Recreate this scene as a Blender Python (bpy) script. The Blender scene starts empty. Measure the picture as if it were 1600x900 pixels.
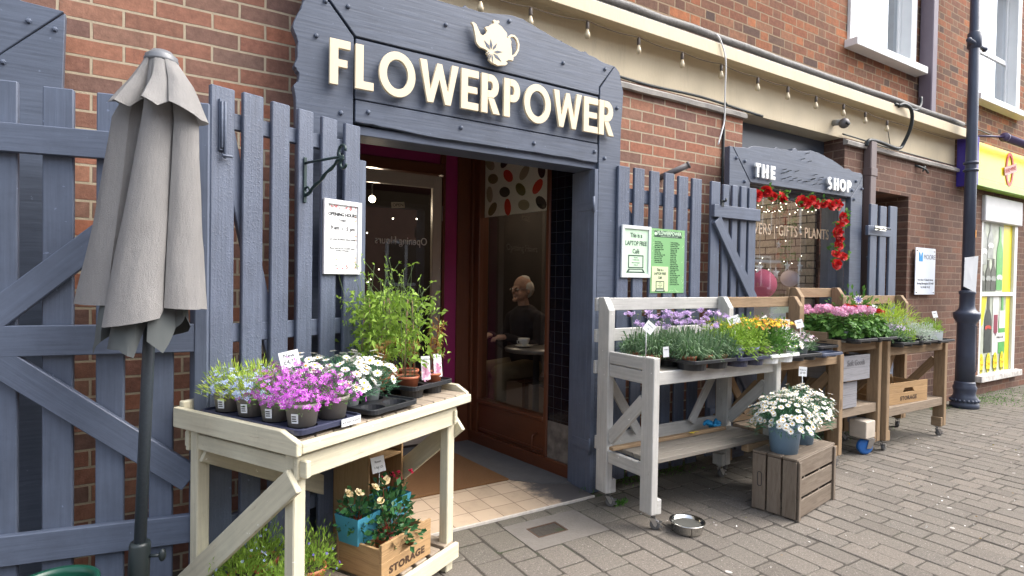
import bpy, bmesh, math, random
import numpy as np
from mathutils import Matrix, Vector
R = math.radians
random.seed(7); rng = np.random.default_rng(11)
S = bpy.context.scene; COL = S.collection
# ---------------------------------------------------------------- camera, sky, sun, exposure
CP = Vector((0.0, -3.0, 1.35)); F = 900.0
def _basis():
    a, p, t = R(58.17), R(-0.95), R(0.9)
    fw = Vector((math.cos(a)*math.cos(p), math.sin(a)*math.cos(p), math.sin(p)))
    r = fw.cross(Vector((0, 0, 1))).normalized(); u = r.cross(fw)
    return fw, r*math.cos(t)+u*math.sin(t), -r*math.sin(t)+u*math.cos(t)
FW, RT, UP = _basis()
cam = bpy.data.objects.new('camera', bpy.data.cameras.new('camera')); COL.objects.link(cam)
m = Matrix((RT, UP, -FW)).transposed().to_4x4(); m.translation = CP; cam.matrix_world = m
cam.data.sensor_width = 36; cam.data.lens = F/1600*36; cam.data.clip_end = 500; cam.data.clip_start = .05
S.camera = cam
W = bpy.data.worlds.new('World'); S.world = W; W.use_nodes = True
nt = W.node_tree; sky = nt.nodes.new('ShaderNodeTexSky'); sky.sky_type = 'NISHITA'; sky.sun_disc = False
SUN_EL, SUN_AZ = 52, -32          # azimuth of the sun measured from +X towards +Y (it stands over the street)
sky.sun_elevation = R(SUN_EL); sky.sun_rotation = R(90-SUN_AZ); sky.dust_density = 4.0; sky.air_density = 1.0; sky.ozone_density = 1.0
hs = nt.nodes.new('ShaderNodeHueSaturation'); hs.inputs['Saturation'].default_value = .55; nt.links.new(sky.outputs[0], hs.inputs['Color'])   # thin high cloud: a whiter sky
nt.links.new(hs.outputs[0], nt.nodes['Background'].inputs[0]); nt.nodes['Background'].inputs[1].default_value = 0.15
sl = bpy.data.lights.new('sun', 'SUN'); sl.energy = 0.75; sl.angle = R(60); sl.color = (1, .96, .9)
so = bpy.data.objects.new('sun', sl); COL.objects.link(so)
sd = Vector((math.cos(R(SUN_AZ))*math.cos(R(SUN_EL)), math.sin(R(SUN_AZ))*math.cos(R(SUN_EL)), math.sin(R(SUN_EL))))
so.rotation_euler = sd.to_track_quat('Z', 'Y').to_euler(); so.location = (6, -8, 10)
S.view_settings.view_transform = 'Standard'; S.view_settings.look = 'None'; S.view_settings.gamma = 1
S.view_settings.exposure = 1.84
S.cycles.max_bounces = 6; S.cycles.transparent_max_bounces = 12

# ---------------------------------------------------------------- helpers
def ray(px, py): return FW + RT*((px-800)/F) + UP*((450-py)/F)
def on_z(px, py, z):
    r = ray(px, py); return CP + r*((z-CP.z)/r.z)
def on_y(px, py, y):
    r = ray(px, py); return CP + r*((y-CP.y)/r.y)
def at_depth(px, py, w): return CP + ray(px, py)*w
RX90 = Matrix.Rotation(R(90), 4, 'X')
def FM(y=0.0, x=0.0, z=0.0): return Matrix.Translation((x, y, z)) @ RX90      # local xy -> wall xz, local z -> towards the street
def TR(x=0, y=0, z=0, rz=0, rx=0, ry=0):
    return Matrix.Translation((x, y, z)) @ Matrix.Rotation(R(rz), 4, 'Z') @ Matrix.Rotation(R(ry), 4, 'Y') @ Matrix.Rotation(R(rx), 4, 'X')

class MB:
    def __init__(s): s.v = []; s.f = []; s.uv = []; s.mi = []; s.sm = []
    def add(s, vs, fs, uvs=None, mi=0, sm=False, M=None):
        o = len(s.v)
        for p in vs: s.v.append(tuple(M @ Vector(p)) if M is not None else tuple(p))
        for k, f in enumerate(fs):
            s.f.append([i+o for i in f]); s.mi.append(mi); s.sm.append(sm)
            s.uv.append(uvs[k] if uvs else [(vs[i][0]+vs[i][2]*.37, vs[i][1]+vs[i][2]) for i in f])
        return s
    def box(s, c, d, M=None, mi=0, rz=0):
        x, y, z = d[0]/2, d[1]/2, d[2]/2
        if rz: M = (M or Matrix.Identity(4)) @ TR(*c, rz=rz); c = (0, 0, 0)
        cs = [(c[0]+a*x, c[1]+b*y, c[2]+e*z) for a in (-1, 1) for b in (-1, 1) for e in (-1, 1)]
        fs = [(0, 1, 3, 2), (4, 6, 7, 5), (0, 4, 5, 1), (2, 3, 7, 6), (0, 2, 6, 4), (1, 5, 7, 3)]
        L = max(range(3), key=lambda i: d[i]); ou, ov = random.random()*30, random.random()*30; uvs = []
        for k, f in enumerate(fs):
            n = k//2; oth = [i for i in range(3) if i != n]; ua = L if L in oth else oth[0]; va = [i for i in oth if i != ua][0]
            uvs.append([(cs[i][ua]+ou, cs[i][va]+ov+k*.31) for i in f])
        return s.add(cs, fs, uvs, mi, False, M)
    def span(s, a, b, M=None, mi=0):
        return s.box([(a[i]+b[i])/2 for i in range(3)], [abs(b[i]-a[i]) for i in range(3)], M, mi)
    def bar(s, p, q, w, t, n=(0, -1, 0), M=None, mi=0, ext=0):
        p, q, n = Vector(p), Vector(q), Vector(n); x = (q-p).normalized(); y = n.cross(x).normalized(); z = x.cross(y)
        B = Matrix((x, y, z)).transposed().to_4x4(); B.translation = (p+q)/2
        return s.box((0, 0, 0), ((q-p).length+ext, w, t), (M @ B) if M is not None else B, mi)
    def prism(s, poly, depth, M=None, mi=0, z0=0.0, across=False):
        a = sum(poly[i][0]*poly[(i+1) % len(poly)][1]-poly[(i+1) % len(poly)][0]*poly[i][1] for i in range(len(poly)))
        if a < 0: poly = poly[::-1]
        n = len(poly); vs = [(x, y, z0) for x, y in poly]+[(x, y, z0+depth) for x, y in poly]
        fs = [list(range(n))[::-1], list(range(n, 2*n))]+[(i, (i+1) % n, n+(i+1) % n, n+i) for i in range(n)]
        ex = [max(p[i] for p in poly)-min(p[i] for p in poly) for i in (0, 1)]; lo = (0 if ex[0] >= ex[1] else 1); lo = 1-lo if across else lo; ou, ov = random.random()*30, random.random()*30
        return s.add(vs, fs, [[(vs[i][lo]+ou, vs[i][1-lo]+vs[i][2]+ov) for i in f] for f in fs], mi, False, M)
    def strip(s, path, w, depth, M=None, closed=False, mi=0, z0=0.0):       # a stroke of width w along a 2-D path, mitred
        n = len(path); P = [Vector(p) for p in path]; L = []; Rr = []
        for i in range(n):
            a = P[(i-1) % n] if (i or closed) else None; b = P[(i+1) % n] if (i < n-1 or closed) else None
            d1 = (P[i]-a).normalized() if a is not None else (b-P[i]).normalized()
            d2 = (b-P[i]).normalized() if b is not None else d1
            nn = (Vector((-d1.y, d1.x))+Vector((-d2.y, d2.x))).normalized(); k = max(.35, nn.dot(Vector((-d1.y, d1.x))))
            L.append(P[i]+nn*w/2/k); Rr.append(P[i]-nn*w/2/k)
        vs = [(p.x, p.y, z0) for p in L]+[(p.x, p.y, z0) for p in Rr]+[(p.x, p.y, z0+depth) for p in L]+[(p.x, p.y, z0+depth) for p in Rr]
        fs = []
        for i in range(n if closed else n-1):
            j = (i+1) % n
            fs += [(i, j, n+j, n+i), (2*n+i, 3*n+i, 3*n+j, 2*n+j), (i, 2*n+i, 2*n+j, j), (n+i, n+j, 3*n+j, 3*n+i)]
        if not closed: fs += [(0, n, 3*n, 2*n), (n-1, 3*n-1, 4*n-1, 2*n-1)]
        return s.add(vs, fs, None, mi, False, M)
    def tube(s, path, r, n=8, M=None, mi=0, closed=False, sm=True):
        P = [Vector(p) for p in path]; k = len(P); rs = r if isinstance(r, (list, tuple)) else [r]*k; vs = []; fs = []
        up = Vector((0, 0, 1)); d0 = (P[1]-P[0]).normalized()
        if abs(d0.dot(up)) > .9: up = Vector((1, 0, 0))
        x = d0.cross(up).normalized()
        for i in range(k):
            if closed: d = (P[(i+1) % k]-P[i-1]).normalized()
            else: d = (P[min(i+1, k-1)]-P[max(i-1, 0)]).normalized()
            x = (x-d*x.dot(d)).normalized(); y = d.cross(x)
            for j in range(n):
                a = 2*math.pi*j/n; vs.append(tuple(P[i]+(x*math.cos(a)+y*math.sin(a))*rs[i]))
        for i in range(k if closed else k-1):
            for j in range(n):
                i2 = (i+1) % k; fs.append((i*n+j, i*n+(j+1) % n, i2*n+(j+1) % n, i2*n+j))
        if not closed: fs += [list(range(n))[::-1], [(k-1)*n+j for j in range(n)]]
        return s.add(vs, fs, None, mi, sm, M)
    def lathe(s, prof, c=(0, 0, 0), n=20, M=None, mi=0, sm=True, caps=True):
        vs = [(c[0]+r*math.cos(2*math.pi*j/n), c[1]+r*math.sin(2*math.pi*j/n), c[2]+z) for r, z in prof for j in range(n)]
        fs = [(i*n+j, i*n+(j+1) % n, (i+1)*n+(j+1) % n, (i+1)*n+j) for i in range(len(prof)-1) for j in range(n)]
        if caps:
            if prof[0][0] > 1e-4: fs.append(list(range(n))[::-1])
            if prof[-1][0] > 1e-4: fs.append([(len(prof)-1)*n+j for j in range(n)])
        return s.add(vs, fs, None, mi, sm, M)
    def ball(s, c, r, n=10, M=None, mi=0):
        k = n//2+1; rr = r if isinstance(r, (list, tuple)) else (r, r, r); vs = []
        for i in range(k+1):
            t = math.pi*i/k
            for j in range(n):
                a = 2*math.pi*j/n; vs.append((c[0]+rr[0]*math.sin(t)*math.cos(a), c[1]+rr[1]*math.sin(t)*math.sin(a), c[2]+rr[2]*math.cos(t)))
        fs = [(i*n+j, (i+1)*n+j, (i+1)*n+(j+1) % n, i*n+(j+1) % n) for i in range(k) for j in range(n)]
        return s.add(vs, fs, None, mi, True, M)
    def build(s, name, mat, parent=None, bevel=0.0, segs=1, loc=None):
        me = bpy.data.meshes.new(name); me.from_pydata(s.v, [], s.f)
        for q in (mat if isinstance(mat, (list, tuple)) else [mat]): me.materials.append(q)
        me.polygons.foreach_set('material_index', s.mi); me.polygons.foreach_set('use_smooth', s.sm)
        ul = me.uv_layers.new(name='UVMap'); fl = [c for f in s.uv for uv in f for c in uv]; ul.data.foreach_set('uv', fl)
        me.validate(); me.update()
        o = bpy.data.objects.new(name, me); COL.objects.link(o); o.parent = parent
        if loc is not None: o.location = loc
        if bevel:
            b = o.modifiers.new('bevel', 'BEVEL'); b.width = bevel; b.segments = segs; b.limit_method = 'ANGLE'; b.angle_limit = R(40)
        return o
def tag(o, label=None, cat=None, group=None, kind=None):
    if label: o['label'] = label
    if cat: o['category'] = cat
    if group: o['group'] = group
    if kind: o['kind'] = kind
    return o
def thing(name, label, cat, loc=(0, 0, 0), rz=0, group=None):
    o = bpy.data.objects.new(name, None); COL.objects.link(o); o.empty_display_size = .1
    o.location = loc; o.rotation_euler = (0, 0, R(rz)); return tag(o, label, cat, group)
def dup(root, loc, rz=0, label=None, group=None):
    r = root.copy(); COL.objects.link(r); r.location = loc; r.rotation_euler = (0, 0, R(rz))
    if label: r['label'] = label
    if group: r['group'] = group
    for ch in list(root.children):
        c = ch.copy(); COL.objects.link(c); c.parent = r
        for g in list(ch.children):
            d = g.copy(); COL.objects.link(d); d.parent = c
    return r
def text(name, s, size, mat, parent=None, M=None, align='CENTER', ext=.0006, sx=1.0, bold=0.0, spacing=1.0, line=1.0):
    cu = bpy.data.curves.new(name, 'FONT'); cu.body = s; cu.size = size; cu.align_x = align; cu.extrude = ext; cu.offset = bold
    cu.resolution_u = 3; cu.space_character = spacing; cu.space_line = line
    t = bpy.data.objects.new(name, cu); COL.objects.link(t)
    bpy.context.view_layer.update()
    me = bpy.data.meshes.new_from_object(t.evaluated_get(bpy.context.evaluated_depsgraph_get())); bpy.data.objects.remove(t)
    T = (M or Matrix.Identity(4)) @ Matrix.Diagonal((sx, 1, 1, 1)); me.transform(T); me.materials.clear(); me.materials.append(mat)
    o = bpy.data.objects.new(name, me); COL.objects.link(o); o.parent = parent; return o

# ---------------------------------------------------------------- materials
class N:
    def __init__(s, name):
        s.m = bpy.data.materials.new(name); s.m.use_nodes = True; s.t = s.m.node_tree; s.b = s.t.nodes['Principled BSDF']
    def n(s, t, **k):
        q = s.t.nodes.new('ShaderNode'+t)
        for a, v in k.items():
            if a.startswith('i_'):
                i = a[2:]; i = int(i) if i.isdigit() else i.replace('_', ' '); q.inputs[i].default_value = v
            else: setattr(q, a, v)
        return q
    def l(s, a, b): s.t.links.new(a, b)
    def math(s, op, a, b=None, clamp=False):
        q = s.n('Math', operation=op, use_clamp=clamp)
        for i, v in enumerate((a, b)):
            if v is None: continue
            if hasattr(v, 'links'): s.l(v, q.inputs[i])
            else: q.inputs[i].default_value = v
        return q.outputs[0]
    def mix(s, f, a, b, mode='MIX'):
        q = s.n('Mix', data_type='RGBA', blend_type=mode)
        for i, v in ((0, f), (6, a), (7, b)):
            if hasattr(v, 'links'): s.l(v, q.inputs[i])
            else: q.inputs[i].default_value = (*v, 1) if isinstance(v, tuple) and len(v) == 3 else v
        return q.outputs[2]
    def ramp(s, f, stops, interp='LINEAR'):
        q = s.n('ValToRGB'); q.color_ramp.interpolation = interp; e = q.color_ramp.elements
        while len(e) < len(stops): e.new(.5)
        for el, (p, c) in zip(e, stops): el.position = p; el.color = (*c, 1) if len(c) == 3 else c
        s.l(f, q.inputs[0]); return q.outputs[0]
    def noise(s, scale, detail=4, vec=None, rough=.55, out=0):
        q = s.n('TexNoise', i_Scale=scale, i_Detail=detail, i_Roughness=rough)
        if vec is not None: s.l(vec, q.inputs['Vector'])
        return q.outputs[out]
    def pos(s): return s.n('NewGeometry').outputs['Position']
    def obj(s): return s.n('TexCoord').outputs['Object']
    def mapv(s, v, scale): 
        q = s.n('Mapping'); q.inputs['Scale'].default_value = scale; s.l(v, q.inputs[0]); return q.outputs[0]
    def bump(s, h, strength=.3, dist=.01):
        q = s.n('Bump', i_Strength=strength, i_Distance=dist); s.l(h, q.inputs['Height']); s.l(q.outputs[0], s.b.inputs['Normal'])
    def done(s, color=None, rough=None, metal=None, spec=None):
        if color is not None:
            if hasattr(color, 'links'): s.l(color, s.b.inputs['Base Color'])
            else: s.b.inputs['Base Color'].default_value = (*color, 1)
        if rough is not None:
            if hasattr(rough, 'links'): s.l(rough, s.b.inputs['Roughness'])
            else: s.b.inputs['Roughness'].default_value = rough
        if metal is not None: s.b.inputs['Metallic'].default_value = metal
        if spec is not None: s.b.inputs['Specular IOR Level'].default_value = spec
        return s.m
def sc(c, k): return tuple(min(1, x*k) for x in c)
def plain(name, c, rough=.5, var=.12, scale=9, metal=0, bump=.0, bscale=60, spec=.5):
    q = N(name); f = q.noise(scale, 5, q.obj()); col = q.mix(f, sc(c, 1-var*1.6), sc(c, 1+var*1.2))
    if bump: q.bump(q.noise(bscale, 4, q.obj()), bump, .004)
    return q.done(col, rough, metal, spec)
def paint(name, c, rough=.5, grain=.35, blotch=.25, rugged=0.0, wear=None):
    """painted timber: brush and grain lines along each board (UV), lumps of old paint, dirt"""
    q = N(name); uv = q.n('UVMap').outputs[0]; g = q.mapv(uv, (4, 75, 1)); gr = q.math('ADD', q.math('MULTIPLY', q.math('SUBTRACT', q.noise(1, 4, g), .5), 2.2), .5, True)
    bl = q.noise(3.2, 6, q.pos(), .7); fine = q.noise(150, 3, q.pos())
    v = q.math('ADD', q.math('MULTIPLY', q.math('SUBTRACT', gr, .5), grain), q.math('MULTIPLY', q.math('SUBTRACT', bl, .5), blotch*2))
    v = q.math('ADD', v, 1.0); mm = q.n('VectorMath', operation='SCALE', i_0=c); q.l(v, mm.inputs['Scale']); col = mm.outputs[0]
    dk = q.math('MULTIPLY', q.math('SUBTRACT', q.noise(11, 7, q.pos(), .75), .56), 5, True); col = q.mix(q.math('MULTIPLY', dk, .30), col, sc(c, .45))
    spots = q.math('GREATER_THAN', q.noise(38, 2, q.pos()), .745)
    col = q.mix(q.math('MULTIPLY', spots, .5), col, sc(c, 2.3))
    if wear:
        wn = q.math('MULTIPLY', q.math('SUBTRACT', q.noise(7, 8, q.mapv(uv, (1, 6, 1)), .75), .60, ), 9, True)
        col = q.mix(wn, col, wear)
    h = q.math('ADD', q.math('MULTIPLY', gr, .5), q.math('MULTIPLY', fine, .15))
    if rugged: h = q.math('ADD', h, q.math('MULTIPLY', q.math('MULTIPLY', q.math('SUBTRACT', q.noise(120, 3, q.pos(), .65), .5), 3, True), rugged*2))
    q.bump(h, .35+rugged*.45, .003); return q.done(col, rough)
def wood(name, c1, c2, rough=.75, grain=70, dirt=.3, knots=True, dark=(.05, .035, .02)):
    q = N(name); uv = q.n('UVMap').outputs[0]; w = q.noise(3, 3, q.mapv(uv, (1, 3, 1)), out=1)
    add = q.n('VectorMath', operation='MULTIPLY_ADD', i_1=(.04, .05, 0)); q.l(w, add.inputs[0]); q.l(uv, add.inputs[2])
    gr = q.math('ADD', q.math('MULTIPLY', q.math('SUBTRACT', q.noise(1, 5, q.mapv(add.outputs[0], (3, grain, 1)), .6), .5), 2.4), .5, True); big = q.noise(1, 3, q.mapv(add.outputs[0], (1.2, 9, 1)))
    col = q.mix(q.math('ADD', q.math('MULTIPLY', gr, .7), q.math('MULTIPLY', big, .35), True), c1, c2)
    ln = q.math('MULTIPLY', q.math('SUBTRACT', gr, .54), 6, True); col = q.mix(q.math('MULTIPLY', ln, .45), col, sc(c1, .5))
    tone = q.n('NewGeometry').outputs['Random Per Island']; col = q.mix(q.math('MULTIPLY', tone, .38), col, sc(c1, .55))
    blot = q.math('MULTIPLY', q.math('SUBTRACT', q.noise(1, 6, q.mapv(add.outputs[0], (5, 16, 1)), .75), .52), 3.5, True); col = q.mix(q.math('MULTIPLY', blot, .45), col, sc(c1, .5))
    if knots:
        vo = q.n('TexVoronoi', feature='F1'); vo.inputs['Scale'].default_value = 1; q.l(q.mapv(add.outputs[0], (2.2, 9, 1)), vo.inputs['Vector'])
        k = q.math('LESS_THAN', vo.outputs['Distance'], .09); col = q.mix(q.math('MULTIPLY', k, .75), col, sc(c1, .3))
    d = q.math('MULTIPLY', q.noise(5, 6, q.pos(), .7), dirt); col = q.mix(d, col, dark)
    q.bump(gr, .4, .003); return q.done(col, rough, spec=.3)
def bricks(name, ax, cols, mortar, flemish=False, rough=.9, dist=.008, stain=.35, bump=.8):
    q = N(name); p = q.pos(); sp = q.n('SeparateXYZ'); q.l(p, sp.inputs[0]); cb = q.n('CombineXYZ')
    q.l(sp.outputs['XY'.index(ax)], cb.inputs[0]); q.l(sp.outputs[2], cb.inputs[1])
    wob = q.noise(6, 2, p, out=1); va = q.n('VectorMath', operation='MULTIPLY_ADD', i_1=(.008, .006, 0)); q.l(wob, va.inputs[0]); q.l(cb.outputs[0], va.inputs[2]); vec = va.outputs[0]
    def tex(w, sh):
        b = q.n('TexBrick', i_Color1=(0, 0, 0, 1), i_Color2=(1, 1, 1, 1), i_Mortar=(0, 0, 0, 1), i_Scale=1.0, i_Bias=0.0)
        b.inputs['Mortar Size'].default_value = .0060; b.inputs['Mortar Smooth'].default_value = .25
        b.inputs['Brick Width'].default_value = w; b.inputs['Row Height'].default_value = .075; b.offset = .5
        mp = q.n('Mapping'); mp.inputs['Location'].default_value = (sh, .0, 0); q.l(vec, mp.inputs[0]); q.l(mp.outputs[0], b.inputs[0]); return b
    if flemish:
        a = tex(.3375, 0); b = tex(.3375, .1125); mo = q.math('MAXIMUM', a.outputs[1], b.outputs[1])
        rnd = q.math('FRACT', q.math('ADD', q.math('MULTIPLY', a.outputs[0], 7.3), q.math('MULTIPLY', b.outputs[0], 11.7)))
    else:
        a = tex(.225, 0); mo = a.outputs[1]; rnd = a.outputs[0]
    col = q.ramp(rnd, [(i/(len(cols)-1), c) for i, c in enumerate(cols)])
    n1 = q.noise(28, 5, p, .7); col = q.mix(.5, col, q.ramp(n1, [(.3, (.25, .25, .25)), (.7, (.8, .8, .8))]), 'OVERLAY')
    mcol = q.mix(q.noise(30, 3, p), sc(mortar, .75), sc(mortar, 1.15)); col = q.mix(mo, col, mcol)
    st = q.math('MULTIPLY', q.noise(.9, 6, p, .65), stain); col = q.mix(st, col, (.08, .06, .05))
    stk = q.math('MULTIPLY', q.math('SUBTRACT', q.noise(1, 6, q.mapv(p, (9, 9, .9)), .7), .56), 5, True); col = q.mix(q.math('MULTIPLY', stk, .35), col, (.06, .05, .042))
    eff = q.math('MULTIPLY', q.math('SUBTRACT', q.noise(3.1, 7, p, .72), .60), 6, True); col = q.mix(q.math('MULTIPLY', eff, .30), col, (.42, .37, .31))
    h = q.math('ADD', q.math('MULTIPLY', q.math('SUBTRACT', 1.0, mo), 1.0), q.math('MULTIPLY', q.noise(55, 5, p, .7), .45))
    q.bump(h, bump, dist); return q.done(col, rough, spec=.25)
def leaf(name, stops, rough=.55, trans=.30):
    q = N(name); r = q.n('NewGeometry').outputs['Random Per Island']; k = len(stops)
    col = q.ramp(r, [(i/max(1, k-1), c) for i, c in enumerate(stops)]); q.done(col, rough, spec=.3)
    tr = q.n('BsdfTranslucent'); q.l(col, tr.inputs[0]); mx = q.n('MixShader', i_0=trans); q.l(q.b.outputs[0], mx.inputs[1]); q.l(tr.outputs[0], mx.inputs[2])
    q.l(mx.outputs[0], q.t.nodes['Material Output'].inputs[0]); return q.m
def glass(name, tint=(1, 1, 1), refl=1.0, ior=1.5, through=1.0):
    q = N(name); q.t.nodes.remove(q.b); fr = q.n('Fresnel', i_IOR=ior); t = q.n('BsdfTransparent', i_Color=(*[x*through for x in tint], 1)); g = q.n('BsdfGlossy', i_Roughness=.015)
    g.inputs[0].default_value = (.95, .97, 1, 1); mx = q.n('MixShader'); f = q.math('MULTIPLY', q.math('MULTIPLY', fr.outputs[0], refl, True), q.math('SUBTRACT', 1.0, q.n('NewGeometry').outputs['Backfacing']))
    q.l(f, mx.inputs[0]); q.l(t.outputs[0], mx.inputs[1]); q.l(g.outputs[0], mx.inputs[2]); q.l(mx.outputs[0], q.t.nodes['Material Output'].inputs[0]); return q.m
def emit(name, c, s):
    q = N(name); q.b.inputs['Base Color'].default_value = (*c, 1); q.b.inputs['Emission Color'].default_value = (*c, 1); q.b.inputs['Emission Strength'].default_value = s; return q.m

BG = (.150, .180, .265)
M_board = paint('painted_sign_board', (.074, .092, .130), .45, .42, .28, wear=(.12, .145, .19))
M_gate = paint('painted_gate_timber', (.092, .114, .162), .5, .26, .46)
M_rough = paint('rough_painted_picket', (.086, .106, .152), .45, .35, .42, rugged=.45)
M_panel = plain('flat_grey_panel', (.085, .105, .135), .35, .18, 2)
M_cream = paint('cream_painted_table', (.58, .54, .40), .55, .24, .24, wear=(.30, .22, .14))
M_letter = plain('cream_letter', (.74, .63, .44), .5, .03)
M_white = plain('white_paint', (.78, .79, .78), .45, .05)
M_whitesign = plain('white_sign', (.82, .84, .83), .35, .02)
M_greybench = paint('pale_grey_painted_bench', (.44, .435, .41), .6, .26, .34, wear=(.28, .23, .17))
M_greyshelf = wood('weathered_grey_shelf', (.20, .18, .15), (.42, .39, .34), dirt=.3, grain=45)
M_wood = wood('raw_pine', (.31, .20, .11), (.58, .43, .27), dirt=.45, grain=45)
M_woodgrey = wood('weathered_pine_shelf', (.26, .20, .14), (.52, .42, .32), dirt=.4, grain=45)
M_crate = wood('pine_crate', (.42, .25, .11), (.62, .42, .22), dirt=.22)
M_oldcrate = wood('old_weathered_crate', (.13, .095, .07), (.45, .38, .30), dirt=.5, grain=34)
M_slat = wood('bleached_slat', (.34, .27, .2), (.55, .47, .37), dirt=.45)
M_brown = paint('brown_gloss_paint', (.105, .035, .016), .3, .25, .15)
M_taupe = paint('taupe_door_paint', (.36, .31, .26), .4, .1, .1)
M_magenta = plain('magenta_wall_paint', (.26, .012, .10), .5, .1)
M_fascia = None
M_black = plain('black_plastic', (.018, .020, .024), .4, .2)
M_navy = plain('navy_plastic_tray', (.035, .040, .075), .35, .2)
M_terra = plain('terracotta_plastic', (.46, .14, .065), .5, .15)
M_potgrey = plain('taupe_plastic_pot', (.26, .24, .205), .5, .1)
M_potlight = plain('pale_grey_pot', (.42, .46, .47), .45, .12)
M_potblue = plain('blue_plastic_pot', (.17, .28, .41), .38, .08)
M_lilac = plain('lilac_plastic_pot', (.27, .26, .55), .45, .08)
M_soil = plain('potting_soil', (.028, .018, .012), .95, .5, 90, bump=.8, bscale=120)
M_iron = plain('black_iron', (.02, .028, .03), .4, .2)
M_steel = plain('polished_steel', (.62, .62, .60), .16, .05, metal=1)
M_zinc = plain('zinc_metal', (.5, .5, .5), .35, .15, metal=1)
M_ink = plain('black_ink', (.015, .015, .018), .7, .0)
M_rubber = plain('grey_rubber', (.12, .12, .12), .6, .2)
M_card = plain('white_card', (.80, .82, .82), .5, .02)
M_dark = plain('dark_interior', (.030, .024, .022), .7, .2)
G_clear = glass('shop_glass', (.9, .92, .92), 3.0)
G_cafe = glass('cafe_glass', (.93, .94, .93), 1.9)
# ================================================================ SETTING: ground
def struct(name, o): o.name = name; tag(o, kind='structure'); return o
q = N('road_ground'); p = q.pos(); col = q.mix(q.noise(2, 6, p), (.10, .095, .09), (.16, .15, .14)); q.bump(q.noise(80, 4, p), .4, .004)
M_ground = q.done(col, .9)
g = MB(); g.add([(-120, -120, -.03), (140, -120, -.03), (140, 120, -.03), (-120, 120, -.03)], [(0, 1, 2, 3)]); struct('street_ground', g.build('street_ground', M_ground))
q = N('paving_joint'); p = q.pos(); moss = q.math('MULTIPLY', q.math('SUBTRACT', q.noise(5, 5, p, .7), .5), 6, True)
sy = q.n('SeparateXYZ'); q.l(p, sy.inputs[0]); near = q.math('MULTIPLY', q.math('ADD', sy.outputs[1], .9), 1.6, True)
col = q.mix(q.math('MULTIPLY', moss, q.math('ADD', near, .25)), q.mix(q.noise(60, 3, p), (.028, .023, .018), (.07, .06, .048)), (.03, .05, .014)); q.bump(q.noise(150, 3, p), .6, .004)
M_joint = q.done(col, .95)
g = MB(); g.span((-3, -6, -.028), (22, .02, -.004)); struct('paving_bed', g.build('paving_bed', M_joint))
q = N('concrete_paver'); p = q.pos(); rn = q.n('NewGeometry').outputs['Random Per Island']
base = q.ramp(rn, [(0, (.128, .113, .096)), (.35, (.150, .134, .114)), (.6, (.176, .154, .130)), (.8, (.142, .128, .110)), (1, (.162, .143, .121))])
agg = q.noise(110, 5, p, .9); base = q.mix(.75, base, q.ramp(agg, [(.35, (.22, .22, .22)), (.7, (.78, .78, .78))]), 'OVERLAY')
sp = q.math('GREATER_THAN', q.noise(150, 1, p), .70); base = q.mix(q.math('MULTIPLY', sp, .6), base, (.5, .46, .42))
st = q.math('MULTIPLY', q.math('SUBTRACT', q.noise(1.7, 7, p, .7), .42), 1.3, True); base = q.mix(st, base, (.13, .115, .10))
gum = q.math('GREATER_THAN', q.noise(16, 0, p), .835); base = q.mix(q.math('MULTIPLY', gum, .8), base, (.5, .48, .45))
sy = q.n('SeparateXYZ'); q.l(p, sy.inputs[0]); al = q.math('MULTIPLY', q.math('MULTIPLY', q.math('ADD', sy.outputs[1], .75), 1.2, True), q.noise(6, 5, p, .7))
base = q.mix(al, base, (.085, .085, .055)); q.bump(q.math('ADD', agg, q.noise(25, 3, p)), .5, .004); M_paver = q.done(base, .88, spec=.3)
g = MB(); x = .62; THR = -.26
def paver(g, x0, x1, y0, y1, c=.007):
    j = [random.uniform(-.003, .003) for _ in range(8)]; h = random.uniform(-.0025, .0025); tl = random.uniform(-.0015, .0015); r = random.choice((.004, .008, .012))
    def ring(i, z): 
        a, b, e, f = x0+i+j[0], x1-i+j[1], y0+i+j[2], y1-i+j[3]
        return [(a+r, e, z), (b-r, e, z-tl), (b, e+r, z-tl), (b, f-r, z-tl), (b-r, f, z-tl), (a+r, f, z), (a, f-r, z), (a, e+r, z)]
    vs = ring(0, -.02)+ring(0, h-c*.7)+ring(c*.5, h-c*.15)+ring(c, h); fs = [list(range(24, 32))]
    fs += [(k*8+i, k*8+(i+1) % 8, k*8+8+(i+1) % 8, k*8+8+i) for k in range(3) for i in range(8)]; g.add(vs, fs)
while x < 13.5:
    w = .165 if x < 2.10 else (.150 if x < 2.6 else .130); y = -.005-random.random()*.12 if not (.6 < x < 2.32) else THR-random.random()*.08
    top = -.004 if not (.6 < x < 2.32) else THR; y = top; first = True
    while y > (-3.4 if x > 3 else -2.6):
        L = random.choice((.125, .20, .20, .25) if x < 2.6 else (.13, .17, .17, .21, .25)) if not first else random.choice((.08, .125, .18)); first = False
        if 1.6 < x+w/2 < 2.105 and y > -.66 and y-L < -.345:
            if y > -.39: paver(g, x+.0028, x+w-.0028, -.342, y-.0026)
            y = -.66; continue
        paver(g, x+.0022, x+w-.0022, y-L+.0030, y-.0022)
        y -= L
    x += w
struct('pavement', g.build('pavement', M_paver))
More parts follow.
